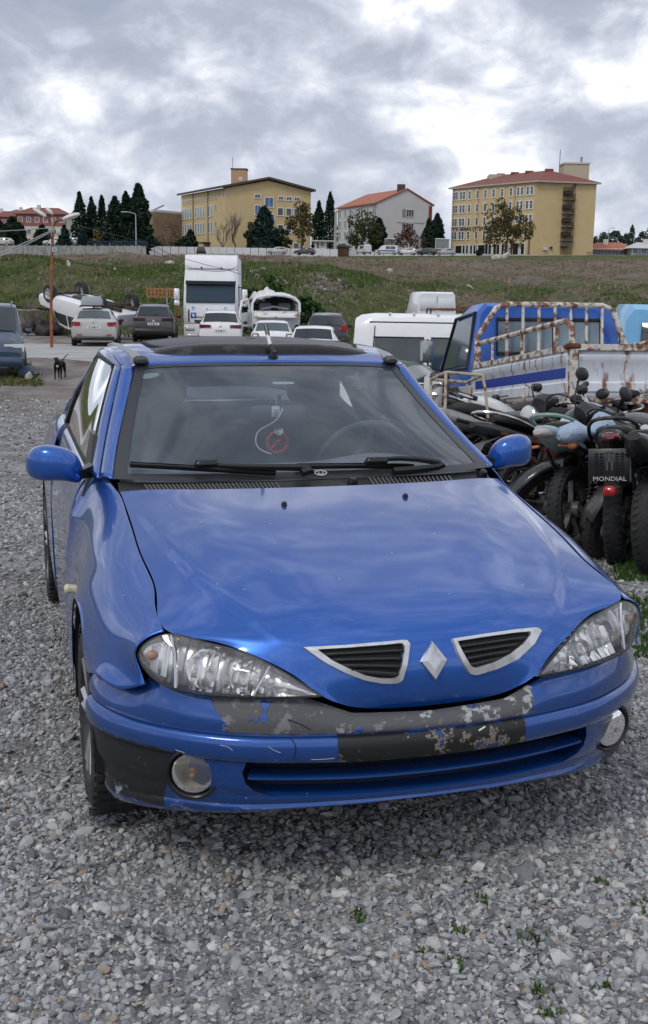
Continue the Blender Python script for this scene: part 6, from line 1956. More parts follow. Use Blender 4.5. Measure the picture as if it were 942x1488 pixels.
# --- right hand yellow block with outside fire stair
def block_a():
    A, B, C = spot(652, 268), spot(770, 250), spot(857, 252.5)
    D = (A[0] + C[0] - B[0], A[1] + C[1] - B[1])
    b0 = lift(372.5, 770, 250); ht = lift(264.5, 770, 250)
    r = empty('office_building')
    tag(r, 'long yellow five storey building with red hipped roof and fire stair in its end wall', 'building')
    walls(r, [A, B, C, D], b0 - 3, ht, YEL)
    H = ht - b0
    # roof
    def grow(p, k):
        cx_ = (A[0] + C[0]) / 2; cy_ = (A[1] + C[1]) / 2
        d = Vector((p[0] - cx_, p[1] - cy_)); l = d.length
        q = d * ((l + k) / l)
        return (cx_ + q.x, cy_ + q.y)
    e = [grow(p, 1.1) for p in (A, B, C, D)]
    mid1 = ((e[1][0] + e[2][0]) / 2 * .78 + (e[0][0] + e[3][0]) / 2 * .22, (e[1][1] + e[2][1]) / 2 * .78 + (e[0][1] + e[3][1]) / 2 * .22)
    mid0 = ((e[1][0] + e[2][0]) / 2 * .25 + (e[0][0] + e[3][0]) / 2 * .75, (e[1][1] + e[2][1]) / 2 * .25 + (e[0][1] + e[3][1]) / 2 * .75)
    vs = [(x, y, ht + .32) for x, y in e] + [(*mid0, ht + 3.1), (*mid1, ht + 3.1)]
    rf = MB()._add(vs, [(0, 1, 5, 4), (1, 2, 5), (2, 3, 4, 5), (3, 0, 4)]).build('roof', ROOFR, r, smooth=False)
    MB()._add([(x, y, ht) for x, y in e] + [(x, y, ht + .32) for x, y in e], [(0, 1, 5, 4), (1, 2, 6, 5), (2, 3, 7, 6), (3, 0, 4, 7), (3, 2, 1, 0)]).build('eaves', M('eaves_pale', (.42, .38, .36), .8), r, smooth=False)
    for k in (0, .3, .6, 1):
        x = mid0[0] * (1 - k) + mid1[0] * k; y = mid0[1] * (1 - k) + mid1[1] * k
        MB().box((x, y, ht + 3.15), (1.8, .8, .5)).build('roof_vent', ROOFR, rf)
    # roof house + low house
    x, y = spot(824, 258)
    h2 = MB().box((x, y, ht + 2.4), (5.6, 5, 4.6)).build('lift_house', M('lift_house_render', (.47, .42, .31), .9, var=.1), r, smooth=False)
    MB().box((x, y, ht + 4.85), (6.0, 5.4, .35)).build('parapet', PALEW, h2)
    MB().tube([(x - 3.4, y, ht + 3), (x - 3.4, y, ht + 8.0)], .10, 5).build('mast', STEEL, h2)
    MB().tube([(x + 1, y - 2.2, ht + 4.8), (x + 1, y - 2.2, ht + 6.2)], .25, 6).build('chimney', M('chim', (.3, .28, .25), .9), h2)
    x, y = spot(716, 266)
    MB().box((x, y, ht + 1.6), (4.5, 4, 3.0)).build('lift_house', M('lift_house_render', (.5, .4, .3), .9), r, smooth=False)
    F = Face(A, B); G = Face(B, C)
    def fa(cx): return (cx - 45) / 495.0 * F.L
    cols = [57, 75, 102, 121, 156, 205, 253, 302, 352, 403, 445, 467, 499, 522]
    zr = [.895 * H, .705 * H, .515 * H, .325 * H]
    for i, z in enumerate(zr):
        for cx in cols:
            window(r, F, fa(cx), z, .62, 1.65, b0, 1, split=True, sill=.20)
    # arcade of the ground floor: dark openings between white posts
    for cx, w in ((98, 1.9), (133, .8), (150, .8), (180, .8), (197, .8), (240, 1.9), (272, .8), (292, .8), (322, .8), (342, .8), (372, .9), (390, .9), (438, 2.2), (485, .9)):
        window(r, F, fa(cx), .105 * H, w, 2.35, b0, 1, pane=DARK, sill=.22)
    # drain pipes and plinth
    for a in (fa(45) + .4, fa(212), fa(428)):
        MB().tube([F.p(a, b0, .12), F.p(a, ht, .12)], .10, 5).build('drain_pipe', M('pipe_yellow', (.40, .30, .16), .8), r)
    # lettering
    mm = F.M.to_4x4(); mm.translation = F.p(fa(213), b0 + .408 * H, .08)
    text('lettering', 'TCY ORMAN ÇETİN POLİTEKNİK', 1.25, M('sign_maroon', (.055, .018, .018), .7), r, mm, .05, sx=.86)
    mm = F.M.to_4x4(); mm.translation = F.p(fa(98), b0 + .41 * H, .06)
    eb = MB(); eb.box((0, 0, 0), (.95, 1.15, .1)); o = eb.build('sign_emblem', M('sign_purple', (.34, .10, .16), .7), r); o.matrix_local = mm
    for k in (-1, 0, 1):
        q = MB().box((0, k * .3, .08), (.6, .12, .04)).build('emblem_bar', PALEW, o)
    # end wall: recessed stair shaft with dark landings
    Ls = G.L
    sh0, sh1 = .45 * Ls, .66 * Ls
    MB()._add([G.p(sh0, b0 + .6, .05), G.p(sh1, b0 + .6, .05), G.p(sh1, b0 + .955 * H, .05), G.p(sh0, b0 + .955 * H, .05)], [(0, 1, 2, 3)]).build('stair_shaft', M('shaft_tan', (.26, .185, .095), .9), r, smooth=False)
    for k, zf in enumerate((.06, .235, .42, .60, .79)):
        dcol = M('stair_door', (.018, .016, .016), .5)
        dd = MB().box(G.p(sh0 + .11 * Ls * .55, b0 + zf * H + (.0 if k else .1) + 1.25, .55 if k else .10), (.115 * Ls, .9 if k else .2, 2.6 if k else 2.1), G.M).build('landing_door', dcol if k else M('door_blue', (.02, .035, .08), .5), r)
        if k:
            MB().box(G.p((sh0 + sh1) / 2, b0 + zf * H - .06, .35), ((sh1 - sh0), .22, .9), G.M).build('landing', M('landing_grey', (.24, .22, .19), .8), dd)
            MB().tube([G.p(sh0, b0 + zf * H + 1.0, .75), G.p(sh1, b0 + zf * H + 1.0, .75)], .05, 5).build('handrail', EAVE, dd)
            # winding flight to the next landing
            P = [G.p(sh0 + (sh1 - sh0) * (.72 + .22 * math.cos(t)), b0 + zf * H + .0 + .175 * H * t / 6.28, .45 + .35 * math.sin(t)) for t in np.linspace(0, 6.28, 18)]
            MB().grid([[tuple(p) for p in P], [tuple(p + Vector((0, 0, .75))) for p in P]]).build('stair_flight', M('flight_brown', (.17, .125, .07), .8), dd, solid=.05)
    MB().box(G.p(.20 * Ls, b0 + 1.7, .2), (.8, .5, .7), G.M).build('air_conditioner', PALEW, r)
    MB().box(G.p(.30 * Ls, b0 + 2.0, .2), (.5, .4, .5), G.M).build('air_conditioner', BLACKP, r)
    return r
block_a()
# --- left hand yellow school with low pitched gable
def block_b():
    A, B, C = spot(265, 262), spot(328, 243), spot(450, 248)
    D = (A[0] + C[0] - B[0], A[1] + C[1] - B[1])
    b0 = lift(362, 328, 243); eb_ = lift(273, 328, 243)
    r = empty('school_building')
    tag(r, 'yellow building with low brown gable and square roof tower behind the fir tree', 'building')
    walls(r, [A, B, C, D], b0 - 3, eb_, YEL)
    F = Face(A, B); G = Face(B, C); H = eb_ - b0
    zr = lift(262, 390, 245.5)
    pk_ = .5
    P0 = G.p(G.L * pk_, 0); P1 = P0 + (Vector((A[0], A[1], 0)) - Vector((B[0], B[1], 0)))
    eR = lift(279, 450, 248)
    for q0, q1, qp in ((B, C, P0), (D, A, P1)): MB()._add([(*q0, eb_ - .01), (*q1, eb_ - .01), (qp.x, qp.y, zr)], [(0, 1, 2)]).build('gable', YEL, r, smooth=False)
    def ov(p, k, z): return p + G.e * k + G.n * .9 + Vector((0, 0, z))
    Bv, Cv, Av, Dv = (Vector((q[0], q[1], 0)) for q in (B, C, A, D))
    rv = []
    for (e0, pp, e1) in ((Bv + G.n * .9, P0 + G.n * .9, Cv + G.n * .9), (Av - G.n * .9, P1 - G.n * .9, Dv - G.n * .9)):
        rv += [e0 - G.e * .9 + Vector((0, 0, eb_ - .05)), Vector((pp.x, pp.y, zr + .25)), e1 + G.e * .9 + Vector((0, 0, eb_ - .05))]
    rv2 = [p + Vector((0, 0, .45)) for p in rv]
    rf = MB()._add(rv + rv2, [(0, 1, 7, 6), (1, 2, 8, 7), (6, 7, 10, 9), (7, 8, 11, 10), (0, 6, 9, 3), (2, 5, 11, 8), (0, 3, 4, 1), (1, 4, 5, 2), (3, 9, 10, 4), (4, 10, 11, 5)]).build('roof', M('school_roof', (.085, .060, .050), .85), r, smooth=False)
    tx, ty = spot(348, 251)
    MB().box((tx, ty, zr + .2), (3.4, 3.4, 5.0)).build('roof_tower', M('tower_render', (.47, .31, .19), .9), rf, smooth=False)
    MB().box((tx, ty, zr + 2.75), (3.7, 3.7, .2)).build('tower_cap', EAVE, rf)
    MB().lathe([(.0, .06), (.42, .05), (.46, 0)], (tx + .4, ty - 1.72, zr + .6), (0, -1, 0), 16).build('clock_disc', PALEW, rf)
    MB().tube([(tx - 1.5, ty, zr + 2.7), (tx - 1.5, ty, zr + 5.4)], .07, 5).build('mast', STEEL, rf)
    # gable windows; px positions in the crop, wall 350..888 wide
    def ga(cx): return (cx - 350) / 538.0 * G.L
    def gh(cy): return (540 - cy) / 4.486 / 88 * 88 * (H / 88.0) * 1.0
    for cx, cy, w, h_, n in ((550, 190, 1.15, .7, 2), (622, 226, 1.75, 1.9, 2), (697, 197, 1.0, .6, 2), (748, 198, 1.1, .6, 2), (798, 199, 1.0, .6, 2),
                             (551, 279, 1.15, 1.9, 2), (694, 285, 1.1, 1.5, 1), (748, 286, 1.1, 1.5, 1), (798, 286, 1.1, 1.5, 1),
                             (629, 330, 1.7, 1.7, 2), (551, 382, 1.15, 1.5, 2), (695, 396, 1.1, 1.5, 1), (747, 397, 1.1, 1.5, 1), (797, 510, 1.1, 1.4, 1)):
        window(r, G, ga(cx), gh(cy), w, h_, b0, n, pane=WPANEB if n == 2 and h_ > 1.4 else WPANE, sill=.16)
    def fa(cx): return (cx - 75) / 275.0 * F.L
    for k in range(13):
        window(r, F, fa(90 + k * 17), H * .87, .55, .6, b0, 1, sill=.06)
    for cx in (295, 343): window(r, F, fa(cx), H * .90, .6, .7, b0, 1, sill=.08)
    for zz in (.66, .38):
        for k in range(12):
            if k in (4, 9): continue
            window(r, F, fa(88 + k * 16.5), H * zz, .72, 2.2, b0, 1, pane=WINDOWLT, sill=.14)
        window(r, F, fa(295), H * (zz + .05), .6, .9, b0, 1, sill=.08)
    for a in (fa(155), fa(248)):
        MB().tube([F.p(a, b0, .12), F.p(a, eb_, .12)], .12, 5).build('drain_pipe', M('pipe_dark', (.22, .17, .11), .8), r)
    # gate in the side wall
    MB().box(F.p(fa(240), b0 + 1.6, .1), (3.4, .3, 3.0), F.M).build('side_gate', M('gate_dark', (.05, .045, .04), .8), r)
block_b()
# --- white block between them
def block_c():
    A, B, C = spot(489, 300), spot(544, 282), spot(624, 286)
    D = (A[0] + C[0] - B[0], A[1] + C[1] - B[1])
    b0 = lift(364, 544, 282); eb_ = lift(295.5, 544, 282)
    r = empty('apartment_block'); tag(r, 'pale grey block with orange roof and blank gable between the two yellow buildings', 'building')
    walls(r, [A, B, C, D], b0 - 3, eb_, GREYW)
    F = Face(A, B); G = Face(B, C); H = eb_ - b0
    zr = lift(275.5, 586, 284)
    P0 = G.p(G.L * .54, 0); dv = Vector((A[0] - B[0], A[1] - B[1], 0)); P1 = P0 + dv
    for q0, q1, qp in ((B, C, P0), (D, A, P1)): MB()._add([(*q0, eb_ - .01), (*q1, eb_ - .01), (qp.x, qp.y, zr)], [(0, 1, 2)]).build('gable', GREYW, r, smooth=False)
    rv = []
    for (e0, pp, e1) in ((Vector((*B, 0)) + G.n * .3, P0 + G.n * .3, Vector((*C, 0)) + G.n * .3), (Vector((*A, 0)) - G.n * .5, P1 - G.n * .5, Vector((*D, 0)) - G.n * .5)):
        rv += [e0 - G.e * .5 + Vector((0, 0, eb_ - .1)), Vector((pp.x, pp.y, zr + .1)), e1 + G.e * .5 + Vector((0, 0, eb_ - .1))]
    rv2 = [p + Vector((0, 0, .3)) for p in rv]
    MB()._add(rv + rv2, [(0, 1, 7, 6), (1, 2, 8, 7), (6, 7, 10, 9), (7, 8, 11, 10), (0, 6, 9, 3), (2, 5, 11, 8), (0, 3, 4, 1), (1, 4, 5, 2)]).build('roof', ROOFO, r, smooth=False)
    MB().box((P0.x - 1.5, P0.y + 1, zr + .6), (2.0, 1, 1.6)).build('chimney', M('chimney_dk', (.07, .06, .06), .9), r)
    MB().box(G.p(G.L * .965, b0 + H * .5, .06), (G.L * .055, H * .98, .15), G.M).build('red_strip', M('maroon_render', (.20, .05, .045), .9), r)
    for zf in (.82, .53):
        window(r, G, G.L * .60, H * zf, 1.9, 1.7, b0, 3, sill=.12)
        MB().box(G.p(G.L * .50, b0 + H * zf, .06), (1.1, 1.9, .1), G.M).build('grey_panel', M('panel_grey', (.22, .22, .23), .8), r)
    MB().box(G.p(G.L * .62, b0 + H * .62, .05), (G.L * .5, .15, .1), G.M).build('string_course', M('course_grey', (.3, .3, .31), .8), r)
    for i in range(4):
        for k in range(7):
            window(r, F, F.L * (.07 + k * .145), H * (.87 - i * .24), .95, 1.7, b0, 2, sill=.1)
    for k in (.02, .33, .66, .985):
        MB().tube([F.p(F.L * k, b0, .1), F.p(F.L * k, eb_, .1)], .12, 5).build('drain_pipe', M('pipe_grey', (.3, .3, .3), .8), r)
block_c()
# --- low tan hall left of the school
def hall():
    A, B, C = spot(215, 262), spot(224, 255), spot(268, 262)
    b0 = lift(358, 240, 258); ht = lift(309, 240, 258)
    r = empty('hall'); tag(r, 'plain tan hall with flat roof beside the tall cypresses', 'building')
    D = (A[0] + C[0] - B[0], A[1] + C[1] - B[1])
    walls(r, [A, B, C, D], b0 - 3, ht, M('tan_render', (.27, .19, .12), .9, var=.15, vs_=.4))
    vs = [(x, y) for x, y in (A, B, C, D)]
    MB()._add([(x, y, ht) for x, y in vs] + [(x, y, ht + .5) for x, y in vs], [(0, 1, 5, 4), (1, 2, 6, 5), (2, 3, 7, 6), (3, 0, 4, 7), (4, 5, 6, 7)]).build('roof_edge', PALEW, r, smooth=False)
    MB().tube([( *spot(226, 256), ht + .5), (*spot(240, 257), ht + 1.6)], .2, 5).build('roof_pipe', STEEL, r)
hall()
# --- maroon and cream houses at the far left
def house(label, u0, u1, Y, vtop, vbase, veave, wall_, roof_, band=None, nwin=5, rows=2, dep=9.0):
    x0, x1 = xat(u0, Y), xat(u1, Y)
    um = (u0 + u1) / 2
    b0 = lift(vbase, um, Y); ez = lift(veave, um, Y); rz_ = lift(vtop, um, Y)
    r = empty('house'); tag(r, label, 'house')
    A, B = (x0, Y), (x1, Y)
    walls(r, [A, B, (x1, Y + dep), (x0, Y + dep)], b0 - 4, ez, wall_)
    k = .8
    vs = [(x0 - k, Y - k, ez), (x1 + k, Y - k, ez), (x1 + k, Y + dep + k, ez), (x0 - k, Y + dep + k, ez), (x0 + (x1 - x0) * .22, Y + dep / 2, rz_), (x1 - (x1 - x0) * .22, Y + dep / 2, rz_)]
    rf = MB()._add(vs, [(0, 1, 5, 4), (1, 2, 5), (2, 3, 4, 5), (3, 0, 4), (3, 2, 1, 0)]).build('roof', roof_, r, smooth=False)
    MB().box(((x0 * .6 + x1 * .4), Y + dep * .4, rz_ - .2), (1.0, 1.0, 1.8)).build('chimney', PALEW, rf)
    F = Face(A, B)
    H = ez - b0
    if band:
        MB().box(F.p(F.L / 2, ez - H * .21, .04), (F.L, H * .42, .1), F.M).build('upper_wall', band, r)
    for i in range(rows):
        for q in range(nwin):
            window(r, F, F.L * (q + .5) / nwin, H * (.80 - .42 * i), 1.1, 1.3, b0, 2, sill=.15)
    return r
MAR = M('maroon_wall', (.27, .11, .105), .9, var=.1)
CRM = M('cream_wall', (.56, .53, .45), .9, var=.08)
house('cream house with maroon upper storey and red tiled roof behind the lamp mast', 28, 100, 330, 300, 352, 311, CRM, ROOFR, MAR, 6)
house('maroon roofed house lower than its neighbour at the far edge of the town', -14, 26, 345, 305, 352, 315, CRM, ROOFR, MAR, 4)
house('small house with grey red roof standing behind the cream maroon house', 12, 60, 380, 303, 345, 312, CRM, M('grey_red_roof', (.22, .11, .10), .9), None, 4)
# --- low sheds right of the tall block
def shed(label, u0, u1, Y, vtop, vbase, veave, roof_, wall_, n=6):
    return house(label, u0, u1, Y, vtop, vbase, veave, wall_, roof_, None, n, 1, 7.0)
shed('low white building with red tiled roof beside the fire stair building', 853, 918, 262, 351, 375, 363.5, ROOFO, M('shed_white', (.50, .50, .52), .9, var=.1), 8)
shed('low shed with grey sheet roof at the picture edge beyond the field', 912, 975, 258, 351, 376, 361, M('grey_sheet', (.50, .51, .52), .7, var=.1), M('shed_grey', (.36, .37, .39), .9), 5)

# ------------------------------------------------------------------ walls and fences along the road
def panel_wall(label, u0, u1, Y0, Y1, vt0, vt1, vb0, vb1, mat, n, nm='boundary_wall', pier=True):
    r = empty(nm); tag(r, label, 'wall')
    a = Vector((xat(u0, Y0), Y0, 0)); b = Vector((xat(u1, Y1), Y1, 0)); d = b - a
    for i in range(n):
        p = a + d * ((i + .5) / n); k = (i + .5) / n
        u = u0 + (u1 - u0) * k; Y = p.y
        zt = lift(vt0 + (vt1 - vt0) * k, u, Y); zb = min(lift(vb0 + (vb1 - vb0) * k, u, Y), gz(p.x, Y)) - .8
        ang = math.atan2(d.y, d.x)
        MB().box((p.x, p.y, (zt + zb) / 2), (d.length / n - .10, .22, zt - zb), Matrix.Rotation(ang, 3, 'Z')).build('panel', mat, r, smooth=False)
        if pier:
            q = a + d * (i / n)
            MB().box((q.x, q.y, (zt + zb) / 2 + .08), (.24, .34, zt - zb + .1), Matrix.Rotation(ang, 3, 'Z')).build('post', mat, r, smooth=False)
    return r
panel_wall('stained grey concrete panel wall along the top of the field', -20, 214, 196, 200, 356.5, 357.5, 373, 371, CONCRETE, 22)
WWALL = M('white_wall', (.66, .67, .70), .8, var=.08, vs_=.4)
panel_wall('long white rendered wall along the road before the school', 214, 490, 222, 224, 357.5, 362, 369, 371.5, WWALL, 24, pier=False)
panel_wall('low white wall at the foot of the long yellow block', 490, 850, 232, 238, 364.5, 372, 371, 377, WWALL, 28, pier=False)
panel_wall('low white wall with gate gap before the red roofed shed', 850, 905, 236, 236, 374, 374.5, 379, 380, WWALL, 5)
panel_wall('short white wall piece beyond the gate gap by the grey shed', 921, 990, 236, 236, 372.5, 373, 380, 380, WWALL, 5)
# blue railing on the white wall ends
def railing(label, u0, u1, Y, v0, v1, n, mat):
    r = empty('railing'); tag(r, label, 'railing')
    a = at(u0, v1, Y); b = at(u1, v1, Y); h = at(u0, v0, Y).z - a.z
    for k in range(n):
        p = a.lerp(b, k / (n - 1))
        MB().box(p + Vector((0, 0, h / 2)), (.07, .05, h)).build('bar', mat, r, smooth=False)
    for hz_ in (.1, .95):
        MB().tube([a + Vector((0, 0, h * hz_)), b + Vector((0, 0, h * hz_))], .05, 4).build('rail', mat, r)
BLR = M('railing_blue', (.03, .06, .12), .6)
railing('blue steel railing on the wall before the red roofed shed', 853, 902, 235.6, 366, 375, 34, BLR)
railing('blue railing between the concrete wall and the cypress trees', 128, 214, 203, 350, 358, 40, BLR)
railing('blue steel railing before the grey shed', 923, 960, 235.6, 366, 374, 24, BLR)
# guard hut, canopy, basketball stands
def hut():
    Y = 228; x0, x1 = xat(456, Y), xat(481, Y); b0 = lift(362, 468, Y); t0 = lift(351, 468, Y)
    r = empty('guard_hut'); tag(r, 'small white guard hut with flat roof at the road below the cypress pair', 'hut')
    walls(r, [(x0, Y), (x1 - 1, Y), (x1 - 1, Y + 3), (x0, Y + 3)], b0 - 1, t0, PALEW)
    MB().box(((x0 + x1) / 2, Y + 1.4, t0 + .12), (x1 - x0 + 1.0, 4.2, .25)).build('roof', GREYW, r)
    F = Face((x0, Y), (x1, Y))
    window(r, F, 1.6, 1.1, .7, .9, b0, 1, pane=WPANE, sill=.08); window(r, F, .7, .9, .5, 1.5, b0, 1, sill=.08)
hut()
def hoop(u, lab):
    Y = 246; p = at(u, 366, Y); z1 = at(u, 347.5, Y).z
    r = empty('basketball_stand'); tag(r, lab, 'basketball stand')
    MB().tube([(p.x, Y, p.z - 2), (p.x, Y, z1 - 1.2), (p.x, Y - 1.0, z1 - .8)], .12, 6).build('pole', PALEW, r)
    f = MB().tube([(p.x - 1.5, Y - 1.05, z1 - 2.1), (p.x + 1.5, Y - 1.05, z1 - 2.1), (p.x + 1.5, Y - 1.05, z1), (p.x - 1.5, Y - 1.05, z1)], .13, 4, closed=True).build('board_frame', PLATEW, r)
    MB().box((p.x, Y - 1.02, z1 - 1.05), (2.8, .05, 1.9)).build('backboard', M('board_grey', (.24, .26, .28), .6), f)
    MB().tube([(p.x - .5 + .5 * 0 + .25 * math.cos(t) + .5, Y - 1.5 + .25 * math.sin(t), z1 - 1.6) for t in np.linspace(0, 6.0, 12)], .04, 4, closed=True).build('ring', REDLENS, r)
hoop(569, 'basketball stand before the pale grey gable'); hoop(642, 'basketball stand beside the yellow block corner')
def canopy():
    Y = 229; x, z = at(498, 366, Y).x, at(498, 366, Y).z; zt = at(498, 354, Y).z
    r = empty('kiosk'); tag(r, 'small wooden kiosk with green pitched canopy beside the lamp post', 'kiosk')
    MB()._add([(x - 2, Y - 1.2, zt - .7), (x + 2, Y - 1.2, zt - .7), (x + 2, Y + 1.2, zt - .7), (x - 2, Y + 1.2, zt - .7), (x, Y - 1.2, zt), (x, Y + 1.2, zt)], [(0, 4, 5, 3), (4, 1, 2, 5), (0, 1, 4), (3, 5, 2)]).build('canopy', M('canopy_green', (.05, .10, .05), .7), r, smooth=False)
    MB().box((x, Y, (z + zt - .7) / 2 - .4), (2.6, 1.8, zt - .7 - z + .8)).build('wall', M('kiosk_brown', (.11, .05, .035), .8), r)
canopy()
# street lamps, posts
def street_lamp(label, u, v0, v1, Y, arm=-1.2, mat=None, head=True, r0=.09):
    p = at(u, v1, Y); z1 = at(u, v0, Y).z
    r = empty('street_lamp' if head else 'utility_pole'); tag(r, label, 'street lamp' if head else 'pole')
    mt_ = mat or M('lamp_grey', (.42, .43, .44), .5, metal=.3)
    MB().tube([(p.x, Y, min(p.z, gz(p.x, Y)) - .5), (p.x, Y, z1)], [r0 * 1.3, r0 * .7], 7).build('pole', mt_, r)
    if head:
        MB().tube([(p.x, Y, z1), (p.x + arm * .4, Y, z1 + .25), (p.x + arm, Y, z1 + .35)], r0 * .6, 6).build('arm', mt_, r)
        MB().rbox((p.x + arm * 1.25, Y, z1 + .34), (abs(arm) * .7 + .2, .3, .18), .06).build('lamp_head', mt_, r)
    return r
street_lamp('tall grey street lamp before the cypress group', 198, 311, 357, 205, -1.6, r0=.12)
street_lamp('grey street lamp behind the lamp mast heads', 120, 312, 345, 230, -.9)
street_lamp('thick pale lamp post beside the wooden kiosk', 487, 308, 369, 226, 1.0, M('post_pale', (.36, .34, .30), .8), True, .3)
street_lamp('slim wooden pole at the corner of the yellow block', 768, 318, 374, 240, -1, M('post_wood', (.20, .14, .085), .9), False, .22)
street_lamp('slim grey street lamp rising behind the red roofed shed', 884, 333, 352, 285, .9)
street_lamp('grey lamp post rising behind the grey shed', 921, 340, 356, 285, -.9)

# ------------------------------------------------------------------ trees
def leaf_mat(nm, c, var=.45):
    return M(nm, c, .8, spec=.2, island=var)
CYP = leaf_mat('cypress_green', (.020, .040, .024)); FIR = leaf_mat('fir_green', (.022, .050, .040)); DKG = leaf_mat('dark_green', (.025, .045, .022))
AUT = leaf_mat('autumn_olive', (.10, .085, .030)); OLV = leaf_mat('olive_green', (.055, .065, .022)); RED_ = leaf_mat('russet', (.10, .055, .040)); FARG = leaf_mat('far_green', (.050, .075, .060)); YGR = leaf_mat('yellow_green', (.13, .12, .03))
BARK = M('bark', (.10, .075, .055), .95, var=.3); BARKG = M('bark_grey', (.20, .17, .145), .95, var=.3)
def leaves(name, pts, size, mat, parent, g, aspect=.6):
    N = len(pts)
    Rm = rot_random(N, g)
    sz = size * g.uniform(.6, 1.35, (N, 1, 1))
    q = np.array([(-1, 0, 0), (0, -aspect, .15), (1, 0, 0), (0, aspect, .15)]) * .5
    V = np.einsum('nij,kj->nki', Rm, q) * sz + pts[:, None]
    me = bpy.data.meshes.new(name)
    me.vertices.add(N * 4); me.vertices.foreach_set('co', V.reshape(-1))
    me.loops.add(N * 4); me.loops.foreach_set('vertex_index', np.arange(N * 4, dtype=np.int32))
    me.polygons.add(N); me.polygons.foreach_set('loop_start', np.arange(0, N * 4, 4, dtype=np.int32))
    me.update(calc_edges=True); me.materials.append(mat)
    o = bpy.data.objects.new(name, me); COL.objects.link(o)
    if parent: o.parent = parent
    return o
def limb_tree(parent, H, r0, n, g, mat, spread=.5, start=.25, depth=3):
    mb = MB(); tips = []
    def grow(p, d, L, r, k):
        q = p + d * L * .5 + Vector((g.normal(0, .05), g.normal(0, .05), 0)) * L
        e = q + (d + Vector((g.normal(0, .18), g.normal(0, .18), .05))).normalized() * L * .5
        mb.tube([p, q, e], [r, r * .8, r * .55], 5, cap=False)
        tips.append(e)
        if k > 0:
            for i in range(n):
                a = g.uniform(0, 6.28); s = spread * g.uniform(.6, 1.2)
                dd = (d + Vector((math.cos(a) * s, math.sin(a) * s, .12))).normalized()
                grow(p.lerp(e, g.uniform(.45, 1.0)), dd, L * g.uniform(.5, .72), r * .5, k - 1)
    grow(Vector((0, 0, -.5)), Vector((0, 0, 1)), H * .55, r0, depth)
    mb.build('trunk', mat, parent)
    return tips
def cypress(label, u, vt, vb, Y, w, mat=CYP, N=1500, group=None, seed=0, shape=.7):
    g = np.random.default_rng(seed + int(u))
    p = at(u, vb, Y); z1 = at(u, vt, Y).z
    base = min(p.z, max(gz(p.x, Y), p.z - 3))
    H = z1 - base; W = w / F_PX * Y / 2 * 1.22; N = int(N * 1.7)
    r = empty('cypress_tree', (p.x, Y, base)); tag(r, label, 'tree', group)
    MB().tube([(0, 0, -.4), (0, 0, H * .5), (0, 0, H * .9)], [W * .16, W * .1, W * .03], 6).build('trunk', BARK, r)
    t = g.random(N) ** .85
    prof = np.sin(np.pi * np.clip(.10 + t * .90, 0, 1) ** shape) ** .75
    lump = 1 + .22 * np.sin(t * 23 + g.uniform(0, 6)) * np.sin(t * 9)
    a = g.uniform(0, 6.283, N); rr_ = W * prof * np.sqrt(g.uniform(.2, 1.0, N)) * (1 + .2 * np.sin(3 * a + t * 8)) * lump
    pts = np.stack([rr_ * np.cos(a), rr_ * np.sin(a), H * (.04 + .96 * t)], 1)
    leaves('crown', pts, max(.32, W * .42), mat, r, g, .45)
    return r
def broad(label, u, vt, vb, Y, w, mat=AUT, N=1500, kind='tree', seed=0, bark=BARK, leafs=.55, low=.25, cat='tree', group=None):
    g = np.random.default_rng(seed + int(u * 7))
    p = at(u, vb, Y); z1 = at(u, vt, Y).z
    base = min(p.z, max(gz(p.x, Y), p.z - 3)); H = z1 - base; W = w / F_PX * Y / 2
    r = empty(kind, (p.x, Y, base)); tag(r, label, cat, group)
    tips = limb_tree(r, H, H * .018 + .06, 4, g, bark, spread=min(1.1, W / H * 1.5), depth=2)
    # clumps
    K = 26
    C_ = []
    while len(C_) < K:
        q = g.uniform(-1, 1, 3)
        if np.linalg.norm(q) < 1: C_.append(q)
    C_ = np.array(C_)
    zc = low + (1 - low) * .5
    C_ = C_ * np.array([W * .86, W * .86, H * (1 - low) * .46]) + np.array([0, 0, H * zc])
    # taper towards the top
    C_[:, :2] *= (1.15 - .55 * np.clip((C_[:, 2] / H - .55) / .45, 0, 1))[:, None]
    idx = g.integers(0, K, N)
    R0 = np.minimum(W, H * .4) * g.uniform(.22, .40, K)
    d = g.normal(size=(N, 3)); d /= np.linalg.norm(d, axis=1)[:, None]
    pts = C_[idx] + d * (R0[idx] * g.uniform(.3, 1.0, N) ** .5)[:, None]
    leaves('crown', pts, leafs, mat, r, g)
    return r
def bare(label, u, vt, vb, Y, w, kind='bare_tree', cat='tree', mat=BARKG, group=None, seed=3, r0=None, depth=3):
    g = np.random.default_rng(seed + int(u * 3))
    p = at(u, vb, Y); z1 = at(u, vt, Y).z; base = min(p.z, max(gz(p.x, Y), p.z - 3)); H = z1 - base
    r = empty(kind, (p.x, Y, base)); tag(r, label, cat, group)
    limb_tree(r, H * 1.05, r0 or (.12 + H * .012), 5, g, mat, spread=.55 + w * .0, depth=depth)
    return r
cypress('slender cypress standing apart before the cypress group', 117, 279, 352, 215, 19)
cypress('cypress in the middle of the three beside the slender one', 134, 286, 352, 218, 17, seed=1)
cypress('cypress with narrow crown last of the three on the town side', 149, 284, 352, 220, 16, seed=2)
cypress('broad cypress at the front of the dense group beside the street lamp', 168, 286, 356, 210, 26, seed=3)
cypress('cypress in the heart of the dense group', 184, 279, 356, 214, 22, seed=4)
cypress('tallest cypress of the dense group beside the tan hall', 202, 269, 356, 212, 32, seed=5, N=2200)
cypress('slim cypress rising beside the yellow school gable', 463, 292, 362, 250, 17, seed=6)
cypress('tall dark cypress beside the pale lamp post', 479, 279, 362, 248, 16, seed=7)
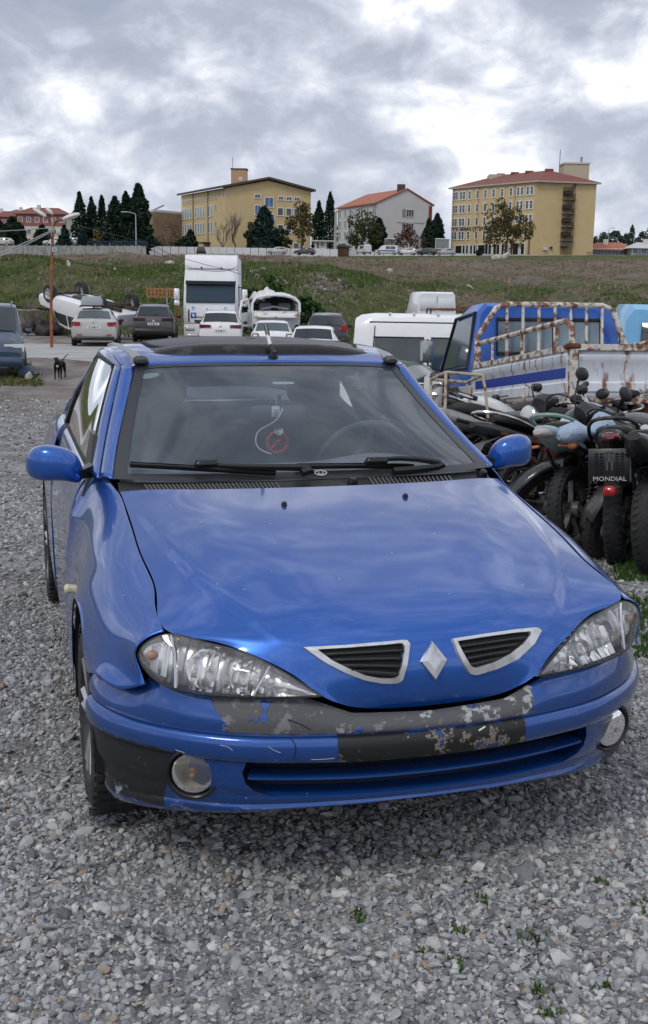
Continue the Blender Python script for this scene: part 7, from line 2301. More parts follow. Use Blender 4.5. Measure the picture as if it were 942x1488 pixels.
cypress('dark round cypress before the pale grey gable', 550, 318, 366, 250, 24, seed=8, shape=.6)
cypress('dark cypress between the grey block and the yellow block', 634, 311, 366, 262, 22, seed=9)
cypress('small dark cypress tucked behind the grey gable edge', 622, 318, 366, 266, 16, seed=10)
cypress('bluish fir tree before the yellow school gable', 384, 303, 362, 232, 40, FIR, 1800, seed=11, shape=.42)
cypress('small round conifer behind the concrete wall nearest the lamp mast', 94, 328, 356, 205, 19, FIR, 900, seed=12, shape=.5)
cypress('small conifer behind the concrete wall under the slender cypress', 120, 333, 356, 204, 17, FIR, 800, seed=13, shape=.5)
cypress('dark bushy conifer before the cream maroon house', 20, 318, 356, 240, 40, CYP, 1400, seed=14, shape=.5)
cypress('low conifer between the bushy conifer and the lamp mast', 62, 328, 356, 240, 28, CYP, 900, seed=15, shape=.5)
cypress('dark conifer at the edge of the town before the far house', 2, 322, 356, 236, 22, DKG, 800, seed=16, shape=.5)
cypress('dark pointed conifer beside the slanting tan hall', 277, 335, 360, 236, 22, CYP, 900, seed=17, shape=.5)
cypress('distant pointed conifer above the grey shed', 918, 327, 352, 330, 12, FARG, 600, seed=18, shape=.5)
broad('autumn tree with olive crown at the corner of the yellow school', 437, 294, 362, 234, 42, AUT, 1500, 'autumn_tree', 1)
broad('low green bush tree beside the fir tree', 412, 330, 362, 231, 24, DKG, 800, 'small_tree', 2, low=.1)
broad('small green tree left of the fir tree trunk', 364, 324, 362, 231, 20, OLV, 800, 'small_tree', 3)
broad('big olive tree before the long side of the grey block', 527, 299, 368, 236, 52, OLV, 1900, 'autumn_tree', 4, low=.15)
broad('russet leaved tree before the grey gable', 592, 326, 368, 244, 56, RED_, 1100, 'russet_tree', 5, low=.15, leafs=.5)
broad('large autumn tree before the long yellow block', 733, 287, 374, 228, 80, AUT, 3400, 'autumn_tree', 6, low=.12, leafs=.5)
broad('small bush at the foot of the long yellow block', 697, 358, 373, 233, 9, DKG, 300, 'bush', 7, low=0, cat='bush')
broad('brown leafless thicket before the tan hall', 244, 322, 362, 240, 46, M('twig_brown', (.115, .085, .062), .9, island=.35), 900, 'thicket', 8, BARKG, low=0, leafs=.45, cat='bush')
broad('dark hedge bush under the tan hall', 222, 344, 360, 228, 30, DKG, 800, 'bush', 9, low=0, cat='bush')
broad('dark hedge bush beside the school side gate', 268, 340, 361, 228, 26, CYP, 700, 'bush', 10, low=0, cat='bush')
broad('yellowish bush glowing between the cypresses', 142, 330, 352, 206, 12, YGR, 300, 'bush', 11, low=0, cat='bush')
broad('dark ground hedge under the dense cypress group', 185, 338, 358, 208, 50, CYP, 800, 'bush', 12, low=0, cat='bush')
bare('leafless tree before the yellow school, wider of the two', 340, 308, 362, 232, 30, seed=1)
bare('leafless tree before the yellow school, lower of the two', 323, 322, 362, 230, 26, seed=2)
for i, (u, vt, w) in enumerate(((866, 340, 22), (878, 336, 22), (892, 331, 24), (906, 338, 22), (930, 336, 22), (944, 331, 26))):
    broad(('far tree peeping over the shed beside the yellow block', 'far tree with low crown behind the red roofed shed', 'far round tree topping the red roofed shed', 'far tree between the round tree and the pointed conifer', 'far tree behind the grey shed roof', 'far tree at the picture edge behind the grey shed')[i], u, vt, 362, 320 + 6 * i, w, FARG, 500, 'far_tree', 20 + i, low=.05, leafs=1.0)
# ------------------------------------------------------------------ cars parked along the far road
MINI = [(0, .45, .82, .86, .90, .84), (.1, .3, .95, 1.0, .97, .8), (.5, .25, .97, 1.40, 1, .68), (1.6, .22, .95, 1.46, 1, .68), (2.4, .22, .93, 1.38, 1, .66), (3.0, .24, .90, .98, .99, .76), (3.9, .3, .80, .85, .95, .74), (4.15, .42, .6, .64, .84, .7)]
MVAN = [(0, .45, .9, 1.7, .95, .80), (.15, .3, .98, 1.82, 1, .82), (2.8, .25, .96, 1.84, 1, .82), (3.3, .25, .94, 1.7, 1, .8), (3.9, .28, .92, 1.06, .99, .78), (4.5, .36, .74, .8, .93, .74), (4.6, .45, .6, .64, .85, .7)]
def farcar(label, u, Y, col, st=MINI, rz=90, cat='car', stripe=None, v=None):
    o = vehicle('parked_car' if cat == 'car' else 'parked_van', st, 1.75, solid_paint('far_%s' % col[0], col[1], .35), label, cat, 'cars parked along the far road', panes=[(.5, 1.5, 4.12, 4.82), (1.58, 2.4, 4.12, 4.82)], wheels=(.75, st[-1][0] - .8), wr=.3, front_w=(st[4][0] if st is MINI else 3.2, st[5][0] if st is MINI else 3.85, .95), headl=(.5, .84, .55, .7, st[-1][0] - .05, .2), tail=(.6, .84, .7, .9, .03, .2), arch=False)
    x = xat(u, Y)
    z = gz(x, Y) if v is None else at(u, v, Y).z
    o.location = (x, Y, z); o.rotation_euler = (0, 0, R_(rz))
    if stripe:
        for s in (1, -1): MB().box((s * .885, 0, .75), (.012, 3.6, .22)).build('stripe', stripe, o)
    return o
farcar('dark grey car parked below the school beside the road', 442, 219, ('charcoal', (.03, .03, .035)), rz=75, v=370.5)
farcar('silver car parked below the fir tree', 402, 221, ('silver', (.45, .45, .45)), rz=88, v=369.5)
farcar('pale van standing before the big olive tree', 527, 226, ('white', (.66, .66, .66)), MVAN, 20, 'van', v=369.5)
farcar('white and blue striped police van beside the basketball stand', 560, 226, ('white', (.66, .66, .66)), MVAN, 82, 'van', M('stripe_police', (.03, .08, .35), .4), v=370)
farcar('white car parked between the striped van and a black car', 589, 227, ('white', (.66, .66, .66)), rz=70, v=370.5)
farcar('black car parked beside the white car on the far road', 617, 227, ('black', (.02, .02, .022)), rz=60, v=371)
farcar('silver grey car parked nearest the yellow block corner', 645, 227, ('greysilver', (.34, .35, .36)), rz=80, v=371)
farcar('white car seen between conifers above the concrete wall', 104, 207, ('white', (.66, .66, .66)), rz=85, v=357)
farcar('white car just above the concrete wall beside the lamp mast', 82, 207, ('white', (.66, .66, .66)), rz=95, v=357)
farcar('pale car above the concrete wall at the picture edge', 6, 207, ('silver', (.45, .45, .45)), rz=85, v=357)
farcar('dark car at the end of the white wall near the lorry roof', 293, 214, ('charcoal', (.03, .03, .035)), rz=5, v=370)
# ------------------------------------------------------------------ impounded motorcycles
BTYRE = M('bike_tyre', (.016, .016, .017), .75, var=.3, vs_=20, col2=(.05, .047, .042), mix=(.55, .8, 14))
SEATM = M('seat_vinyl', (.014, .014, .015), .5, var=.3, vs_=25, bump=.4, bs=140)
BGREY = M('mudguard_grey', (.10, .105, .115), .55, var=.2)
FRAMEK = M('frame_black', (.015, .015, .016), .5, col2=(.12, .05, .025), mix=(.56, .64, 12))
FRAMER = M('frame_rust', (.10, .035, .02), .8, col2=(.03, .02, .018), mix=(.4, .65, 10))
ENG = M('engine_grey', (.20, .195, .185), .5, metal=.5, col2=(.04, .035, .03), mix=(.45, .65, 14))
CHR = M('bike_chrome', (.62, .62, .62), .22, metal=1, col2=(.25, .14, .08), mix=(.56, .66, 20))
ALU = M('bike_alloy', (.20, .195, .18), .45, metal=.7, col2=(.06, .055, .05), mix=(.45, .7, 16))
def superloft(secs, n=14, e=.75):
    """rings along x: (x, half width, z centre, half height, y centre)"""
    out = []
    for x, w, z, h, *yy in secs:
        y0 = yy[0] if yy else 0
        out.append([(x, y0 + w * math.copysign(abs(math.cos(t)) ** e, math.cos(t)), z + h * math.copysign(abs(math.sin(t)) ** e, math.sin(t))) for t in [2 * math.pi * k / n for k in range(n)]])
    return out
def smoothloft(secs, k=16, n=14, e=.75):
    S_ = spline([list(q) + [0] * (5 - len(q)) for q in secs], k)
    return superloft([tuple(q) for q in S_], n, e)
def bike(label, px, py, az, lean, tank=(.02, .02, .02), tail=(.02, .02, .02), seat_h=.78, tl=REDLENS, frame=FRAMEK, rail='chrome', spokes='alloy', plate=False, mud=BLACKP, box=False, mirror=(), steer=.3, extra=None, tank_m=None, screen=None, reflector=True, tw=.052, headc=None, mudl=70, tlight=True, ind=True, size=1.0):
    r = empty('motorcycle')
    tag(r, label, 'motorcycle', 'impounded motorcycles packed in a row')
    TM = tank_m or M('bike_paint_%d_%d_%d' % tuple(int(c * 999) for c in tank), tank, .3, coat=.6, var=.15, vs_=8)
    TL = M('bike_paint_%d_%d_%d' % tuple(int(c * 999) for c in tail), tail, .3, coat=.6, var=.15, vs_=8)
    R = .30
    def wheel(nm, c, w, mtx=None, parent=r):
        wh = empty(nm, c); wh.parent = parent
        if mtx is not None: wh.rotation_euler = mtx
        ty = MB()
        ty.lathe([(R * .72, -w * .62), (R * .80, -w * .95), (R * .90, -w), (R * .975, -w * .62), (R, 0), (R * .975, w * .62), (R * .90, w), (R * .80, w * .95), (R * .72, w * .62)], (0, 0, 0), (0, 1, 0), 48)
        for k in range(40):
            a = 2 * math.pi * k / 40
            for s in (1, -1):
                c2 = Vector((math.cos(a + s * .05) * R * .975, s * w * .42, math.sin(a + s * .05) * R * .975))
                ty.box(c2, (.012, w * .72, .022), Matrix.Rotation(-a, 3, 'Y') @ Matrix.Rotation(s * .55, 3, 'X'))
        ty.build('tyre', BTYRE, wh)
        MB().lathe([(R * .73, -w * .66), (R * .69, -w * .5), (R * .66, -w * .2), (R * .66, w * .2), (R * .69, w * .5), (R * .73, w * .66)], (0, 0, 0), (0, 1, 0), 40).build('rim', ALU if spokes == 'alloy' else CHR, wh)
        MB().lathe([(.0, -.07), (.05, -.065), (.055, -.05), (.055, .05), (.05, .065), (.0, .07)], (0, 0, 0), (0, 1, 0), 20).build('hub', ENG, wh)
        if spokes == 'alloy':
            for k in range(5):
                a = 2 * math.pi * k / 5 + .3
                sp = MB().loft([[(q * math.cos(a) - t_ * math.sin(a), y, q * math.sin(a) + t_ * math.cos(a)) for t_, y in ((-b, -.018), (b, -.018), (b, .018), (-b, .018))] for q, b in ((.04, .022), (.12, .014), (R * .68, .020))])
                sp.build('spoke', ALU, wh)
        else:
            sp = MB()
            for k in range(28):
                a = 2 * math.pi * k / 28
                s = .035 if k % 2 else -.035
                sp.tube([(.045 * math.cos(a + .5), s, .045 * math.sin(a + .5)), (R * .68 * math.cos(a), 0, R * .68 * math.sin(a))], .0022, 3, cap=False)
            o = sp.build('wire_spokes', CHR, wh); o['kind'] = 'stuff'
        return wh
    wheel('rear_wheel', (0, 0, R), tw)
    # front assembly turned with the steering
    hx, hz = 1.02, .82
    fa = empty('front_fork', (hx, 0, hz), steer); fa.parent = r
    def FL(x, y, z): return (x - hx, y, z - hz)
    wheel('front_wheel', FL(1.27, 0, R), .042, None, fa)
    for s in (1, -1):
        MB().tube([FL(1.27, s * .075, R), FL(1.15, s * .075, .56)], [.024, .024], 8).tube([FL(1.15, s * .075, .56), FL(1.02, s * .07, .88)], [.016, .016], 8).build('fork_leg', ALU, fa)
    hb = MB().tube([FL(.88, .36, .97), FL(.97, .30, .985), FL(1.0, .14, .96), FL(1.01, .05, .92), FL(1.01, -.05, .92), FL(1.0, -.14, .96), FL(.97, -.30, .985), FL(.88, -.36, .97)], .012, 7)
    hb.build('handlebar', CHR if rail == 'chrome' else FRAMEK, fa)
    for s in (1, -1):
        MB().tube([FL(.99, s * .25, .988), FL(.86, s * .37, .966)], .019, 8).build('grip', RUBBER, fa)
        MB().rbox(FL(.99, s * .22, 1.0), (.07, .06, .05), .012).build('switch_block', BLACKP, fa)
        MB().tube([FL(1.03, s * .25, 1.0), FL(.97, s * .38, .99)], .006, 5).build('lever', ALU, fa)
        if s in mirror:
            MB().tube([FL(.99, s * .20, 1.0), FL(1.02, s * .27, 1.14)], .006, 5).build('mirror_stem', BLACKP, fa)
            q = MB().ell(FL(1.02, s * .30, 1.18), (.022, .065, .045), 14, 8).build('mirror', BLACKP, fa)
    for s in (.03, -.05):
        MB().tube(spline([FL(.99, .22 * (1 if s > 0 else -1), .99), FL(1.10, .12 * (1 if s > 0 else -1), 1.02), FL(1.10, s, .90), FL(.98, s * .5, .76)], 10), .006, 5).build('cable', BLACKP, fa)
    MB().lathe([(.0, .075), (.07, .07), (.085, .055), (.08, 0), (.05, -.06), (.0, -.08)], FL(1.15, 0, .84), (1, 0, .1), 18).build('headlight', headc or BLACKP, fa)
    MB().lathe([(.0, .086), (.05, .083), (.078, .068)], FL(1.15, 0, .84), (1, 0, .1), 18).build('headlight_glass', CLEARLENS, fa)
    MB().loft(superloft([(FL(1.0, 0, 0)[0], .06, .14 - .0, .02), (FL(1.07, 0, 0)[0], .085, .13, .05), (FL(1.12, 0, 0)[0], .08, .10, .05)], 12)).build('instrument_cluster', BLACKP, fa)
    if screen:
        MB().grid([[FL(1.06 + .09 * (1 - abs(t)), t * .17, z) for t in np.linspace(-1, 1, 7)] for z in (.78, .9, 1.05)]).build('fairing', screen, fa, solid=.006)
    fm = []
    for a in np.linspace(R_(20), R_(150), 12):
        fm.append([FL(1.27 + (R + .03) * math.cos(a), y, R + (R + .03) * math.sin(a) - abs(y) * .35) for y in (-.06, -.03, 0, .03, .06)])
    MB().grid(fm).build('front_mudguard', TM, fa, solid=.005)
    # frame, swing arm, engine
    fr = MB()
    for s in (1, -1):
        fr.tube([(1.0, s * .02, .80), (.78, s * .10, .40), (.45, s * .12, .26), (.22, s * .12, .36), (.20, s * .11, .66)], .016, 7)
        fr.tube([(.96, s * .03, .74), (.60, s * .08, .70), (.20, s * .11, .66), (-.28, s * .09, .74)], .015, 7)
        fr.tube([(.22, s * .12, .38), (-.18, s * .10, .70)], .013, 6)
    fr.build('frame', frame, r)
    MB().tube([(.26, .11, .34), (0, .095, R), (-.06, .095, R)], .022, 7).tube([(.26, -.11, .34), (0, -.095, R), (-.06, -.095, R)], .022, 7).build('swing_arm', frame, r)
    en = MB().rbox((.52, 0, .38), (.30, .24, .22), .04).lathe([(.0, .15), (.08, .145), (.095, .12), (.095, -.12), (.08, -.145), (.0, -.15)], (.45, 0, .36), (0, 1, 0), 18)
    en.build('engine', ENG, r)
    cyl = MB()
    for k in range(7):
        cyl.rbox((.62 + k * .020, 0, .46 + k * .022), (.14, .15, .012), .006, Matrix.Rotation(.75, 3, 'Y'))
    cyl.rbox((.68, 0, .53), (.10, .10, .14), .02, Matrix.Rotation(.75, 3, 'Y'))
    cyl.build('cylinder', ENG, r)
    MB().lathe([(.03, -.1), (.035, 0), (.04, .2), (.04, .45), (.025, .5)], (.45, -.16, .26), (-1, -.10, .06), 12).tube([(.72, -.05, .48), (.80, -.10, .30), (.62, -.15, .22), (.45, -.16, .26)], .018, 7).build('exhaust', CHR, r)
    MB().tube([(.35, .14, .40), (.02, .10, R + .06), (-.04, .10, R)], .016, 5).build('chain_guard', BLACKP, r)
    for s in (1, -1):
        sh = MB().tube([(.0, s * .115, R + .02), (.10, s * .115, .62)], .012, 6)
        pts = []
        for k in range(60):
            t = k / 59; a = t * 2 * math.pi * 7
            c = Vector((.015 + .075 * t, s * .115, R + .06 + .22 * t))
            pts.append(c + Vector((math.cos(a) * .026, math.sin(a) * .026, 0)))
        sh.tube(pts, .0055, 4)
        sh.build('shock_absorber', M('shock_steel', (.10, .10, .10), .4, metal=.6), r)
        sp = MB().loft([[(x, s * w, z0), (x, s * w, z1), (x, s * (w + .02), z1), (x, s * (w + .02), z0)] for x, w, z0, z1 in ((.08, .10, .54, .66), (.25, .12, .46, .70), (.42, .11, .50, .70))]).build('side_panel', TM, r)
    # tank, seat, tail
    MB().loft(smoothloft([(.92, .04, .80, .03), (.86, .11, .80, .085), (.70, .145, .80, .115), (.55, .13, .77, .095), (.44, .09, .74, .05), (.42, .05, .73, .03)], 16, 16, .8)).build('fuel_tank', TM, r)
    if box: pass
    MB().loft(smoothloft([(.52, .07, .745, .03), (.40, .11, .755, .045), (.22, .13, seat_h - .02, .045), (.0, .125, seat_h + .015, .05), (-.22, .10, seat_h + .05, .045), (-.30, .05, seat_h + .05, .025)], 18, 16, .6)).build('seat', SEATM, r)
    MB().loft(smoothloft([(.02, .10, .71, .05), (-.20, .105, .745, .055), (-.38, .075, .785, .045), (-.47, .04, .80, .022)], 12, 14, .75)).build('tail_cowl', TL, r)
    if tlight: MB().loft(superloft([(-.40, .06, .775, .030), (-.46, .055, .775, .032), (-.49, .042, .772, .024), (-.505, .025, .77, .012)], 14, .7)).build('tail_light', tl, r)
    if rail:
        rm_ = CHR if rail == 'chrome' else (rail if not isinstance(rail, str) else FRAMEK)
        for s in (1, -1):
            pass
        MB().tube(spline([(.12, .135, .74), (-.05, .15, .80), (-.30, .14, .87), (-.43, .07, .89), (-.43, -.07, .89), (-.30, -.14, .87), (-.05, -.15, .80), (.12, -.135, .74)], 24), .0125, 7).build('grab_rail', rm_, r)
    # rear mudguard, plate carrier, indicators
    mg = []
    for a in np.linspace(R_(75), R_(75 + mudl), 12):
        rr_ = R + .06 + .05 * max(0, (a - R_(120)))
        mg.append([(rr_ * math.cos(a), y, R + rr_ * math.sin(a) + (.03 if abs(y) < .05 else 0)) for y in (-.062, -.04, 0, .04, .062)])
    MB().grid(mg).build('rear_mudguard', mud, r, solid=.006)
    if reflector:
        MB().rbox((-.435, 0, .50), (.02, .075, .055), .01).build('reflector', REDLENS, r)
    for s in ((1, -1) if ind else ()):
        i_ = MB().tube([(-.34, s * .07, .70), (-.36, s * .15, .69)], .009, 6).ell((-.37, s * .18, .69), (.035, .035, .025), 12, 8)
        i_.build('indicator', AMBER if (len(label) % 3) else M('smoke_lens', (.12, .05, .03), .3), r)
    if plate:
        pc = Vector((-.515, 0, .60)); tl_ = Matrix.Rotation(R_(-14), 3, 'Y')
        def T(q): return pc + tl_ @ Vector(q)
        ph = MB().rbox(pc, (.012, .250, .20), .004, tl_).build('plate_holder', M('plate_holder_black', (.022, .023, .026), .42, coat=.2), r)
        sl = MB()
        MBs = []
        for kz in range(8):
            for ky in (-.075, -.045, .045, .075):
                MBs.append((ky, .070 - kz * .018))
        for ky, kz in MBs:
            MB().box(T((-.008, ky, kz)), (.006, .020, .008), tl_).build('slot', M('slot_dark', (.007, .007, .008), .8), ph)
        for ky, kz, w_, h_ in ((0, .08, .05, .01), (0, .05, .012, .06), (-.015, .0, .010, .06), (.015, .0, .010, .06)):
            MB().box(T((-.008, ky, kz)), (.006, w_, h_), tl_).build('rib', BGREY, ph)
        MB().loft([[T((x, y, z)) for y, z in ((-.125, -.1), (-.125, .1), (-.118, .1), (-.118, -.1))] for x in (-.012, .006)]).build('rim', BGREY, ph)
        mm = tl_.to_4x4() @ Matrix(((0, 0, -1, 0), (-1, 0, 0, 0), (0, 1, 0, 0), (0, 0, 0, 1)))
        mm.translation = T((-.0085, 0, -.084))
        text('lettering', 'MONDIAL', .038, M('letter_white', (.62, .60, .62), .5), ph, mm, .001, sx=1.15)
        MB().rbox((-.50, .0, .445), (.03, .075, .06), .012).build('reflector', M('bright_red', (.42, .010, .012), .2, coat=.6), r)
    if extra: extra(r, TM, TL)
    g = gz(px, py)
    r.rotation_mode = 'ZXY'
    r.rotation_euler = (R_(-lean), 0, R_(90 - az))
    r.location = (px, py, g - .005)
    r.scale = (size, size, size)
    return r
def spot_bike(u, v): 
    p = gnd(u, v); return p.x, p.y
def rack_extra(r, TM, TL):
    c = MB()
    for s in (1, -1):
        c.tube([(-.05, s * .12, .76), (-.08, s * .13, .98), (-.10, s * .13, 1.06)], .011, 6)
        c.tube([(-.38, s * .12, .80), (-.38, s * .13, 1.06)], .011, 6)
        c.tube([(-.10, s * .13, 1.06), (-.38, s * .13, 1.06)], .011, 6)
    c.tube([(-.10, -.13, 1.06), (-.10, .13, 1.06)], .011, 6).tube([(-.38, -.13, 1.06), (-.38, .13, 1.06)], .011, 6)
    c.build('luggage_rack', M('rack_cream', (.45, .40, .30), .6, col2=(.2, .1, .05), mix=(.52, .62, 14)), r)
def bare_tail(r, TM, TL):
    # long plastic splash guard hanging free, with its two lugs
    rows = []
    for x, z, w in ((-.28, .72, .085), (-.42, .66, .095), (-.50, .52, .085), (-.53, .36, .075), (-.53, .28, .05)):
        rows.append([(x, y * w, z - abs(y) * .0) for y in (-1, -.6, 0, .6, 1)])
    g = MB().grid(rows).build('splash_guard', BGREY, r, solid=.006)
    for s in (1, -1):
        MB().lathe([(.010, .004), (.020, .004), (.020, -.004), (.010, -.004)], (-.515, s * .105, .55), (-1, 0, 0), 12).build('lug', BGREY, g)
    MB().rbox((-.50, .02, .63), (.03, .07, .045), .012).build('reflector', REDLENS, r)
def top_box(r, TM, TL):
    b = MB().rbox((-.25, 0, 1.0), (.36, .40, .26), .05).build('top_box', BLACKP, r)
    MB().rbox((-.25, 0, 1.09), (.375, .415, .03), .01).build('box_seam', SATIN, b)
def panel_red(r, TM, TL):
    for s in (1, -1):
        MB().rbox((.62, s * .15, .60), (.34, .02, .20), .01, Matrix.Rotation(.2, 3, 'Y')).build('leg_shield', M('shield_red', (.30, .02, .035), .3, coat=.6, col2=(.6, .58, .56), mix=(.54, .58, 9)), r)
BK = []
BK.append(bike('motorcycle nearest the viewer with its fat rear tyre cut by the picture edge', 2.00, 6.42, 30, 15, tw=.070, rail=None, tlight=False, reflector=False, mudl=40, ind=False))
BK.append(bike('black motorcycle carrying a blank plate holder lettered MONDIAL', 1.88, 6.85, 19, 13, tl=REDLENS2, plate=True, rail='black', reflector=False, tw=.058, mudl=45, ind=False))
BK.append(bike('motorcycle with pale grey blue tail cowl and grey green grab rail', 1.68, 7.22, 38, 14, tank=(.03, .03, .034), tail=(.30, .42, .44), rail=M('rail_green', (.22, .33, .30), .45), spokes='alloy', tl=M('tail_white_red', (.45, .40, .38), .3, coat=.4), mudl=50, reflector=False))
BK.append(bike('motorcycle with black seat, chrome rail and grey splash guard over a rusty frame', 1.50, 7.95, 66, 14, frame=FRAMER, rail='chrome', extra=bare_tail, spokes='wire', mud=BGREY, reflector=False, tank=(.10, .02, .02), tlight=False, ind=False, seat_h=.80, mirror=(1,)))
BK.append(bike('motorcycle with cream luggage rack posts standing behind the coupe mirror', 1.27, 8.35, 72, 16, tank=(.16, .05, .04), tail=(.28, .28, .29), extra=rack_extra, rail=None, tlight=False, size=1.1, ind=False))
BK.append(bike('motorcycle with red and white shields and black tank in the middle of the row', 1.22, 8.85, 62, 14, tank=(.018, .018, .02), tail=(.55, .55, .55), extra=panel_red, mirror=(1,), tlight=False, size=1.1))
BK.append(bike('motorcycle with yellow flashes below the black rounded mirror', 1.12, 9.2, 40, 12, tank=(.45, .27, .03), tail=(.02, .02, .02), tlight=False, size=1.1, rail=None))
BK.append(bike('motorcycle with chrome tank lying beside the pickup side board', .98, 9.6, 24, 22, tank=(.30, .30, .31), tail=(.03, .03, .03), tlight=False, size=1.1, mirror=(-1,)))
BK.append(bike('red motorcycle half hidden behind the windscreen pillar of the coupe', .88, 9.9, 12, 14, tank=(.32, .015, .02), tail=(.32, .015, .02), extra=panel_red, tlight=False, size=1.1))
BK.append(bike('motorcycle with sky blue fairing and oval mirror beside the green saloon', .86, 10.5, 4, 8, tank=(.03, .36, .62), tail=(.02, .02, .02), screen=M('screen_blue', (.05, .40, .66), .3, coat=.5), tlight=False, size=1.1, mirror=(1,), rail=None))
# second rank lying between the first rank and the pickup
BK.append(bike('black motorcycle facing the row with its handlebar before the tailgate', 2.80, 8.45, 262, -6, tank=(.02, .02, .022), tail=(.04, .04, .045), headc=CHR, mirror=(1,), tlight=False, size=1.1, ind=False))
BK.append(bike('motorcycle with maroon silver tank lying low among the others', 3.45, 7.75, 258, -22, tank_m=M('tank_maroon', (.16, .05, .045), .35, coat=.5, col2=(.45, .42, .40), mix=(.50, .55, 7)), tail=(.02, .02, .02), tlight=False, size=1.1, ind=False, seat_h=.74))
BK.append(bike('black motorcycle with beige side cover at the picture edge before the tailgate', 3.70, 8.4, 258, -10, tank=(.025, .025, .025), tail=(.40, .38, .30), tank_m=M('cover_beige', (.42, .40, .31), .5, var=.1), tlight=False, size=1.1, ind=False))
BK.append(bike('motorcycle with white fairing leaning beside the pickup corner post', 2.05, 8.95, 277, -8, tank=(.55, .55, .56), tail=(.02, .02, .02), screen=M('screen_white', (.5, .5, .52), .35, coat=.4), tlight=False, size=1.1, ind=False))
BK.append(bike('black motorcycle lying across the others with a chrome handlebar and round mirror', 3.0, 8.0, 268, -18, tank=(.02, .02, .022), tail=(.03, .03, .03), tlight=False, size=1.1, ind=False, mirror=(1,)))
BK.append(bike('scuffed dark motorcycle at the picture edge behind the fat rear tyre', 3.35, 7.4, 262, -14, tank=(.06, .055, .05), tail=(.03, .03, .03), tlight=False, size=1.1, ind=False, frame=FRAMER))
BK.append(bike('charcoal motorcycle wedged between the luggage rack bike and the pickup', 1.62, 9.5, 284, -4, tank=(.03, .03, .035), tail=(.03, .03, .03), tlight=False, size=1.1, ind=False, mirror=(-1,)))
BK.append(bike('dark motorcycle with wire wheels jammed behind the chrome rail seat', 1.95, 8.45, 80, 20, tank=(.05, .04, .04), tail=(.10, .10, .10), tlight=False, size=1.1, ind=False, spokes='wire', rail=None))
# cloth bundle on the seat
cb = MB()
cg = random.Random(4)
p0 = at(852, 636, 7.05)
secs = []
for i, (dx, w, h) in enumerate(((-.21, .02, .02), (-.17, .07, .055), (-.09, .085, .075), (-.01, .060, .045), (.03, .06, .05), (.10, .095, .105), (.17, .085, .09), (.21, .02, .03))):
    secs.append([(dx + cg.uniform(-.008, .008), w * math.cos(t) * cg.uniform(.88, 1.12), h * math.sin(t) * cg.uniform(.88, 1.15) + h * .5) for t in [2 * math.pi * k / 14 for k in range(14)]])
o = MB().loft(secs).build('cloth_bundle', M('denim_pale', (.36, .45, .58), .9, col2=(.05, .07, .16), mix=(.56, .60, 9), bump=.6, bs=40), None)
o.location = p0; o.rotation_euler = (0, 0, R_(20))
tag(o, 'pale blue and white cloth bundle knotted on a motorcycle seat', 'cloth')
# ------------------------------------------------------------------ lamp mast with wires
def mast():
    p = gnd(75, 505); Y = p.y
    r = empty('lamp_mast', (p.x, Y, p.z)); tag(r, 'rusty lamp mast with two white lamp heads and a small sign', 'lamp mast')
    def L(u, v, dy=0.0): return at(u, v, Y + dy) - Vector((p.x, Y, p.z))
    t_ = L(77, 334)
    MB().tube([(0, 0, -.1), (L(76, 420).x * .5, 0, L(76, 420).z), tuple(t_)], [.062, .055, .048], 9).build('pole', RUSTPOLE, r)
    MB().tube([tuple(t_ + Vector((0, 0, -.1))), tuple(L(77, 316))], [.06, .05], 8).build('pole_top', M('pole_tan', (.36, .30, .23), .8), r)
    arm = M('arm_brown', (.10, .065, .05), .7)
    for u0, v0, u1, v1, u2, v2, nm, dy in ((77, 330, 70, 318, 66, 315, 'a', 0), (77, 330, 84, 320, 90, 319, 'b', -.1), (77, 328, 78, 316, 76, 312, 'c', .3)):
        MB().tube(spline([tuple(L(u0, v0)), tuple(L(u1, v1, dy)), tuple(L(u2, v2, dy))], 8), .035, 7).build('arm', arm, r)
    LH = M('lamp_head_white', (.62, .62, .60), .45, var=.08)
    def head(u0, v0, u1, v1, w, dy, nm='lamp_head'):
        a = L(u0, v0, dy); b = L(u1, v1, dy); d = b - a
        n_ = Vector((0, 1, 0)); up = d.normalized().cross(n_)
        if up.z < 0: up = -up
        secs = []
        for t, k, h in ((0, .35, .35), (.08, .7, .7), (.35, 1, 1), (.8, 1.0, .9), (.97, .7, .6), (1, .35, .3)):
            c = a + d * t
            secs.append([tuple(c + n_ * (w * .9 * k * math.cos(q)) + up * (w * .55 * h * math.sin(q) * (1 if math.sin(q) > 0 else .5))) for q in [2 * math.pi * j / 14 for j in range(14)]])
        o = MB().loft(secs).build(nm, LH, r)
        MB().ell(a.lerp(b, .6) - up * w * .26, (d.length * .28, w * .7, w * .16), 12, 6, rot=Vector((1, 0, 0)).rotation_difference(d).to_matrix()).build('lamp_glass', M('lamp_glass_yellow', (.50, .46, .30), .3), o)
    head(67, 315, 48, 303.5, .17, 0); head(91, 319, 116, 311, .20, -.1); head(76, 312, 67, 302, .16, .4)
    s = L(79.5, 362.5, -.12)
    sg = MB().rbox(s, (.22, .03, .20), .005).build('small_sign', M('sign_frame_dark', (.03, .06, .07), .6), r)
    MB().box(s + Vector((0, -.02, 0)), (.19, .012, .165)).build('sign_face', M('sign_face', (.50, .54, .54), .6), sg)
    for k in (-.03, .0, .03):
        MB().box(s + Vector((0, -.028, k)), (.11, .006, .012)).build('sign_line', BGREY, sg)
    MB().tube([tuple(L(72, 336)), tuple(L(70, 350)), tuple(L(75, 352)), tuple(L(73, 340))], .02, 5).build('cable_coil', BLACKP, r)
    MB().rbox(L(85, 337, -.1), (.18, .1, .22), .03).build('junction_box', M('box_pale', (.45, .45, .42), .6), r)
    return Vector((p.x, Y, p.z)), L
mp, ML = mast()
